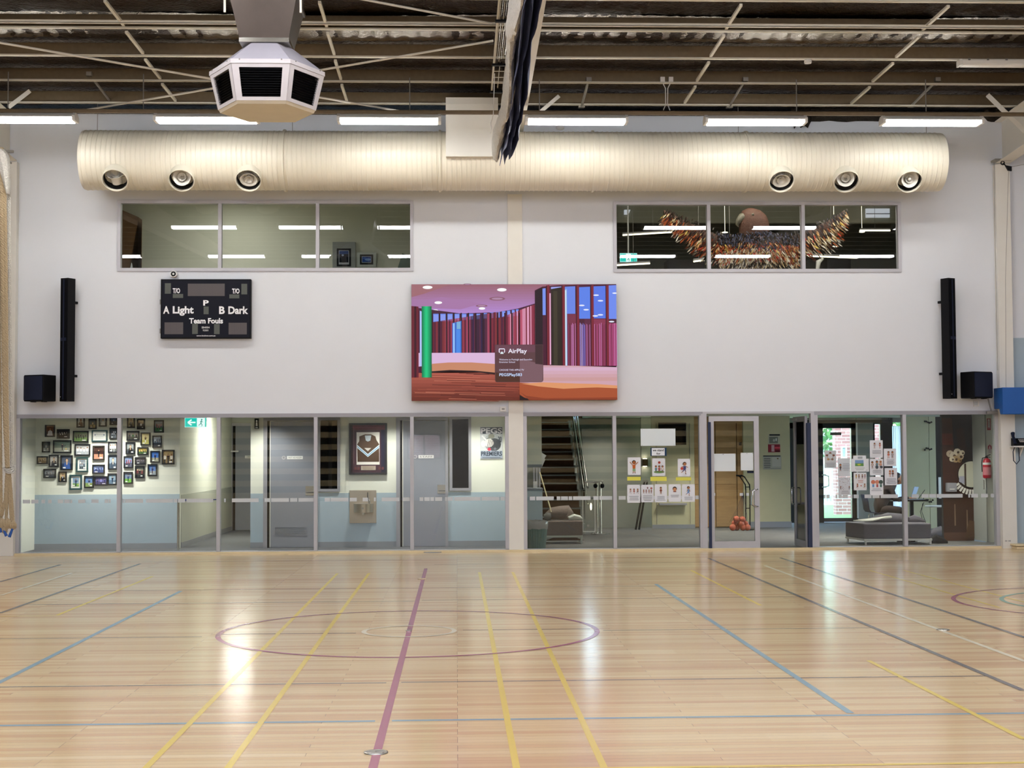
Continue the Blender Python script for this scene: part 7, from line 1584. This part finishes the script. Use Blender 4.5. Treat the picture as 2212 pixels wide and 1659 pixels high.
# ---------------- sheets stuck on the inside of the glass
GYP = GY+.0105
def paperbg(A, w_, h_, c='e6e8ee', tape=True):
    A.rect(0, 0, w_, h_, c)
    if tape:
        for x, z in ((.04, .96), (.96, .96), (.04, .04), (.96, .04)): A.rect(w_*x-.006, h_*z-.006, w_*x+.006, h_*z+.006, 'b8bcc4')
def kid(A, x, z, h, top, bot, skin='b07850', hair='2a1c14', arms='down', run=False, ball=None):
    L = A.line; sx_ = .035*h
    if run: L((x, z+h*.38), (x-h*.16, z+h*.18), h*.07, bot); L((x-h*.16, z+h*.18), (x-h*.26, z+h*.1), h*.05, skin); L((x, z+h*.38), (x+h*.08, z+h*.2), h*.07, bot); L((x+h*.08, z+h*.2), (x+h*.06, z), h*.05, skin); L((x+h*.04, z), (x+h*.13, z), h*.04, '503028')
    else:
        for s in (-1, 1): L((x+s*h*.05, z+h*.38), (x+s*h*.06, z+h*.14), h*.075, bot); L((x+s*h*.06, z+h*.14), (x+s*h*.06, z+.02*h), h*.05, skin); L((x+s*h*.05, z+.015*h), (x+s*h*.12, z+.015*h), h*.04, '503028')
    A.poly([(x-h*.1, z+h*.34), (x+h*.1, z+h*.34), (x+h*.11, z+h*.62), (x-h*.11, z+h*.62)], top)
    if arms == 'up':
        for s in (-1, 1): L((x+s*h*.1, z+h*.6), (x+s*h*.3, z+h*.82), h*.05, skin)
    elif arms == 'out':
        for s in (-1, 1): L((x+s*h*.1, z+h*.58), (x+s*h*.26, z+h*.52), h*.05, skin)
    else:
        for s in (-1, 1): L((x+s*h*.11, z+h*.6), (x+s*h*.16, z+h*.38), h*.05, skin)
    A.ell(x, z+h*.8, h*.15, h*.15, hair, 12); A.ell(x+h*.015, z+h*.765, h*.12, h*.12, skin, 12)
    for s in (-1, 1): A.ell(x+s*h*.045, z+h*.77, h*.014, h*.018, '201410', 6)
    if ball: A.ell(x+ball[0]*h, z+ball[1]*h, h*.11, h*.11, ball[2], 12)
SG = 'sheets stuck to the glass'
def sheet(px, label, fn, name='pinned_sheet'): return notice(px, name, label, fn, GY-.0035, 'sheet of paper', SG)
sheet((1384, 926, 1459, 963), 'large blank white landscape sheet, highest of the sheets left of the doors', lambda A, w_, h_: paperbg(A, w_, h_, 'dde6ea'))
def f(A, w_, h_): A.rect(0, 0, w_, h_, '26405c'); A.rect(w_*.08, h_*.05, w_*.88, h_*.95, 'e8ecf2'); A.text('we stand', w_*.14, h_*.56, w_*.82, h_*.84, '22242c', .02); A.text('for', w_*.37, h_*.16, w_*.62, h_*.42, '22242c', .02)
sheet((1405, 967, 1440, 985), 'small navy edged card reading we stand for', f, 'lettered_card')
def f(A, w_, h_): paperbg(A, w_, h_); kid(A, w_*.48, h_*.1, h_*.78, 'c8682c', '5c9c50', 'a86438', arms='up')
sheet((1356, 988, 1384, 1026), 'drawing of a leaping child with raised arms in orange and green', f)
def f(A, w_, h_):
    paperbg(A, w_, h_); A.ell(w_*.52, h_*.22, w_*.42, h_*.07, '6c9a5c', 16)
    for x, c, d in ((.28, '4a8a9a', '3a5a78'), (.53, 'b05050', '8a3a48'), (.78, 'e8e0d8', '5a4a44')): kid(A, w_*x, h_*.2, h_*.42, c, d)
    A.ell(w_*.53, h_*.76, w_*.1, w_*.1, '9a3c30', 12)
sheet((1409, 990, 1437, 1028), 'drawing of three children on grass under a ball', f)
def f(A, w_, h_): paperbg(A, w_, h_); kid(A, w_*.55, h_*.14, h_*.72, '4a4a7c', '5a5a80', run=True, arms='out', ball=(-.22, .42, 'c44438'))
sheet((1464, 991, 1491, 1029), 'drawing of a child running with a red ball, highest right of the child drawings', f)
for px, lb in (((1355, 1030, 1384, 1038), 'yellow strip under the leaping child drawing'), ((1405, 1030, 1440, 1039), 'yellow strip under the three children drawing'), ((1460, 1031, 1493, 1038), 'yellow strip under the running child drawing')):
    notice(px, 'yellow_strip', lb, lambda A, w_, h_: A.rect(0, 0, w_, h_, 'e2dc5e'), GY-.0035, 'paper strip', 'yellow strips on the glass')
def f(A, w_, h_):
    paperbg(A, w_, h_); [kid(A, w_*x, h_*.5, h_*.3, c, d, run=r_) for x, c, d, r_ in ((.25, 'c8a8a8', '9aa4b8', 1), (.52, 'a85050', 'd8b0a0', 0), (.8, '8a6a5a', '7a7a8a', 1))]; lines(A, w_*.12, w_*.88, h_*.12, h_*.4, 3)
sheet((1355, 1047, 1383, 1086), 'sheet with three running children, leftmost of the bottom row of five', f)
def f(A, w_, h_):
    paperbg(A, w_, h_); [kid(A, w_*x, h_*.5, h_*.24, c, '8a6a60') for x, c in ((.2, 'a07060'), (.4, '907080'), (.62, 'a07868'), (.8, '806070'))]; A.ell(w_*.5, h_*.82, w_*.06, h_*.06, '8a6a70', 10); A.ell(w_*.8, h_*.8, w_*.09, h_*.05, 'b05a50', 10); lines(A, w_*.12, w_*.88, h_*.06, h_*.42, 4)
sheet((1385, 1047, 1412, 1085), 'sheet with a row of small figures, second of the bottom row of five', f)
def f(A, w_, h_): paperbg(A, w_, h_); kid(A, w_*.5, h_*.46, h_*.42, '8a4a3c', '9a6a4a'); lines(A, w_*.12, w_*.88, h_*.08, h_*.36, 4)
sheet((1414, 1046, 1441, 1085), 'sheet with one standing brown figure, middle of the bottom row of five', f)
def f(A, w_, h_):
    paperbg(A, w_, h_); A.ell(w_*.5, h_*.74, w_*.17, h_*.13, '3c2c28', 14); A.ell(w_*.5, h_*.7, w_*.14, h_*.1, 'c8906c', 14); A.rect(w_*.38, h_*.56, w_*.62, h_*.61, '8a4a44'); lines(A, w_*.14, w_*.86, h_*.24, h_*.42, 2)
sheet((1444, 1046, 1471, 1084), 'sheet with a single smiling head, fourth of the bottom row of five', f)
def f(A, w_, h_): paperbg(A, w_, h_); kid(A, w_*.5, h_*.36, h_*.56, '7aa0cc', '4a78b8', run=True); lines(A, w_*.1, w_*.9, h_*.08, h_*.3, 3)
sheet((1473, 1046, 1501, 1084), 'sheet with a striding child in blue, rightmost of the bottom row of five', f)
def blank(A, w_, h_): paperbg(A, w_, h_, 'dde4e8'); A.rect(w_*.48, h_*.94, w_*.53, h_*.98, '9a9ca0')
notice((1535, 980, 1589, 1018), 'pinned_sheet', 'wide blank white sheet on the closed glass door', blank, -.004, 'sheet of paper', SG)
notice((1600, 978, 1627, 1016), 'pinned_sheet', 'narrow blank white sheet at the right edge of the closed glass door', blank, -.004, 'sheet of paper', SG)
a = RC(1614, 1017, 1628, 1022, -.003); mb = MB(); mb.box(a[0], a[1], -.006, -.001, a[2], a[3]); solo('door_tag', mb, M['subgrille'], 'small dark tag under the narrow sheet on the closed glass door', 'tag')
def f(A, w_, h_):
    paperbg(A, w_, h_, 'c8ced2')
    for i in range(5): an = R(90+72*i); A.ell(w_*.5+w_*.3*math.cos(an), h_*.66+w_*.3*math.sin(an), w_*.11, w_*.09, ('8a6a5a', '7a4a3c', 'b89060')[i % 3], 10); A.line((w_*.5+w_*.3*math.cos(an), h_*.66+w_*.3*math.sin(an)), (w_*.5+w_*.3*math.cos(an+R(72)), h_*.66+w_*.3*math.sin(an+R(72))), .006, '8a7a6c')
    A.ell(w_*.5, h_*.66, w_*.2, w_*.2, 'ccd2d6', 16); lines(A, w_*.08, w_*.95, h_*.06, h_*.32, 3)
sheet((1781, 973, 1806, 1011), 'grey sheet with children joined in a ring, on the pane beside the open door', f)
def f(A, w_, h_): paperbg(A, w_, h_, 'd0d6dc'); kid(A, w_*.2, h_*.3, h_*.42, '5a5a60', '4a4a50'); lines(A, w_*.38, w_*.95, h_*.3, h_*.74, 5, 'a8acb4')
sheet((1810, 990, 1836, 1029), 'grey sheet with one small child beside lines of text', f)
def f(A, w_, h_):
    paperbg(A, w_, h_, 'd4d8de'); rv = random.Random(3)
    for i in range(60): x, z = w_*rv.uniform(.05, .95), h_*rv.uniform(.3, .97); A.line((x, z), (x+rv.uniform(-.015, .015), z+rv.uniform(-.015, .015)), .004, rv.choice(('6a6a70', '8a5a5a', '5a6a7a')))
    for x in (.15, .85): kid(A, w_*x, h_*.3, h_*.22, '5a5a6a', '4a4a5a')
    lines(A, w_*.12, w_*.88, h_*.06, h_*.26, 2)
sheet((1811, 1031, 1837, 1069), 'sheet covered with tiny scribbles, lowest of the column next to the outer door', f)
def f(A, w_, h_): paperbg(A, w_, h_, 'e2e6ea', False); A.rect(w_*.86, h_*.1, w_*.9, h_*.14, '6a6a70')
sheet((1838, 991, 1877, 1019), 'wide white sheet behind the landscape picture sheet', f)
def f(A, w_, h_): paperbg(A, w_, h_, 'e6eaee'); A.rect(w_*.36, h_*.8, w_*.72, h_*.94, 'a8aeb4'); A.rect(w_*.14, h_*.34, w_*.8, h_*.72, '7c9cc4'); A.rect(w_*.14, h_*.34, w_*.8, h_*.52, '6c9a5c'); A.ell(w_*.45, h_*.44, w_*.14, h_*.05, 'c8cc50', 10); lines(A, w_*.1, w_*.9, h_*.08, h_*.28, 2, 'b0b8b0')
notice((1843, 984, 1871, 1019), 'pinned_sheet', 'sheet with a green landscape picture, topmost of its pair', f, GY-.009, 'sheet of paper', SG)
def f(A, w_, h_):
    paperbg(A, w_, h_, 'e4e6ea'); [kid(A, w_*x, h_*.66, h_*.26, c, d) for x, c, d in ((.2, 'd8c060', '8a6a5a'), (.4, '7a5a50', '6a4a40'), (.65, '5a4a50', '5a4a44'), (.85, '8a7a9a', 'a05a5a'))]
    lines(A, w_*.25, w_*.75, h_*.42, h_*.6, 3, 'c88878'); kid(A, w_*.25, h_*.1, h_*.3, '9a5a50', '5a4a5a', run=True); kid(A, w_*.8, h_*.1, h_*.3, 'a89080', '6a5a5a', run=True); A.ell(w_*.52, h_*.26, w_*.05, w_*.05, 'b05048', 8)
sheet((1844, 1021, 1872, 1059), 'sheet with many small playing children, directly under the landscape picture', f)
def f(A, w_, h_): paperbg(A, w_, h_); kid(A, w_*.36, h_*.54, h_*.34, 'a8a8b4', 'b8a0a0', arms='out'); kid(A, w_*.76, h_*.54, h_*.34, 'c86860', 'd8a0a0', hair='8a3c30', arms='out'); lines(A, w_*.12, w_*.9, h_*.22, h_*.46, 3)
sheet((1879, 951, 1907, 989), 'sheet with two children holding hands, topmost of all on the right pane', f)
def f(A, w_, h_): paperbg(A, w_, h_); kid(A, w_*.18, h_*.42, h_*.46, 'c8b8b0', '8a7a78'); kid(A, w_*.52, h_*.42, h_*.5, '5a8090', '4a5a68'); kid(A, w_*.78, h_*.42, h_*.5, 'c89a80', '5a5a68', hair='b89070'); A.ell(w_*.5, h_*.5, w_*.12, w_*.12, '4a5058', 12); A.ell(w_*.84, h_*.5, w_*.1, w_*.1, '4a5058', 12); lines(A, w_*.15, w_*.85, h_*.12, h_*.34, 3)
sheet((1879, 991, 1908, 1027), 'sheet with three children around black wheels, second in its column', f)
def f(A, w_, h_):
    paperbg(A, w_, h_); [(A.ell(w_*x, h_*.72, w_*.16, w_*.15, c, 12), A.rect(w_*(x-.07), h_*.44, w_*(x+.07), h_*.6, d)) for x, c, d in ((.25, 'd08068', '6a9ad0'), (.55, 'd89078', 'b05a58'), (.82, '4a5a54', '4a7068'))]; lines(A, w_*.1, w_*.9, h_*.22, h_*.38, 2)
sheet((1879, 1030, 1908, 1070), 'sheet with three large round heads, third and lowest in its column', f)
def f(A, w_, h_): paperbg(A, w_, h_); kid(A, w_*.38, h_*.46, h_*.42, 'c87060', 'd8b0a8'); kid(A, w_*.68, h_*.46, h_*.42, 'b0b0b8', '7a6a68'); lines(A, w_*.2, w_*.8, h_*.1, h_*.4, 4)
sheet((1909, 969, 1936, 1007), 'sheet with two children side by side, upper of the rightmost pair', f)
def f(A, w_, h_): paperbg(A, w_, h_); kid(A, w_*.42, h_*.48, h_*.42, 'b08878', 'c8a098', hair='c07850'); kid(A, w_*.64, h_*.48, h_*.42, '6a5a5c', '8a8a98', hair='6a3828'); lines(A, w_*.1, w_*.95, h_*.06, h_*.42, 5)
sheet((1911, 1011, 1938, 1048), 'sheet with two hugging children, lower of the rightmost pair', f)
a = RC(1794, 934, 1818, 940, FY-.03); mb = MB(); mb.box(a[0], a[1], FY-.005, FY+.015, a[2], a[3]); solo('door_nameplate', mb, M['frame3'], 'dark grey bar high on the glass of the outer door', 'plate')
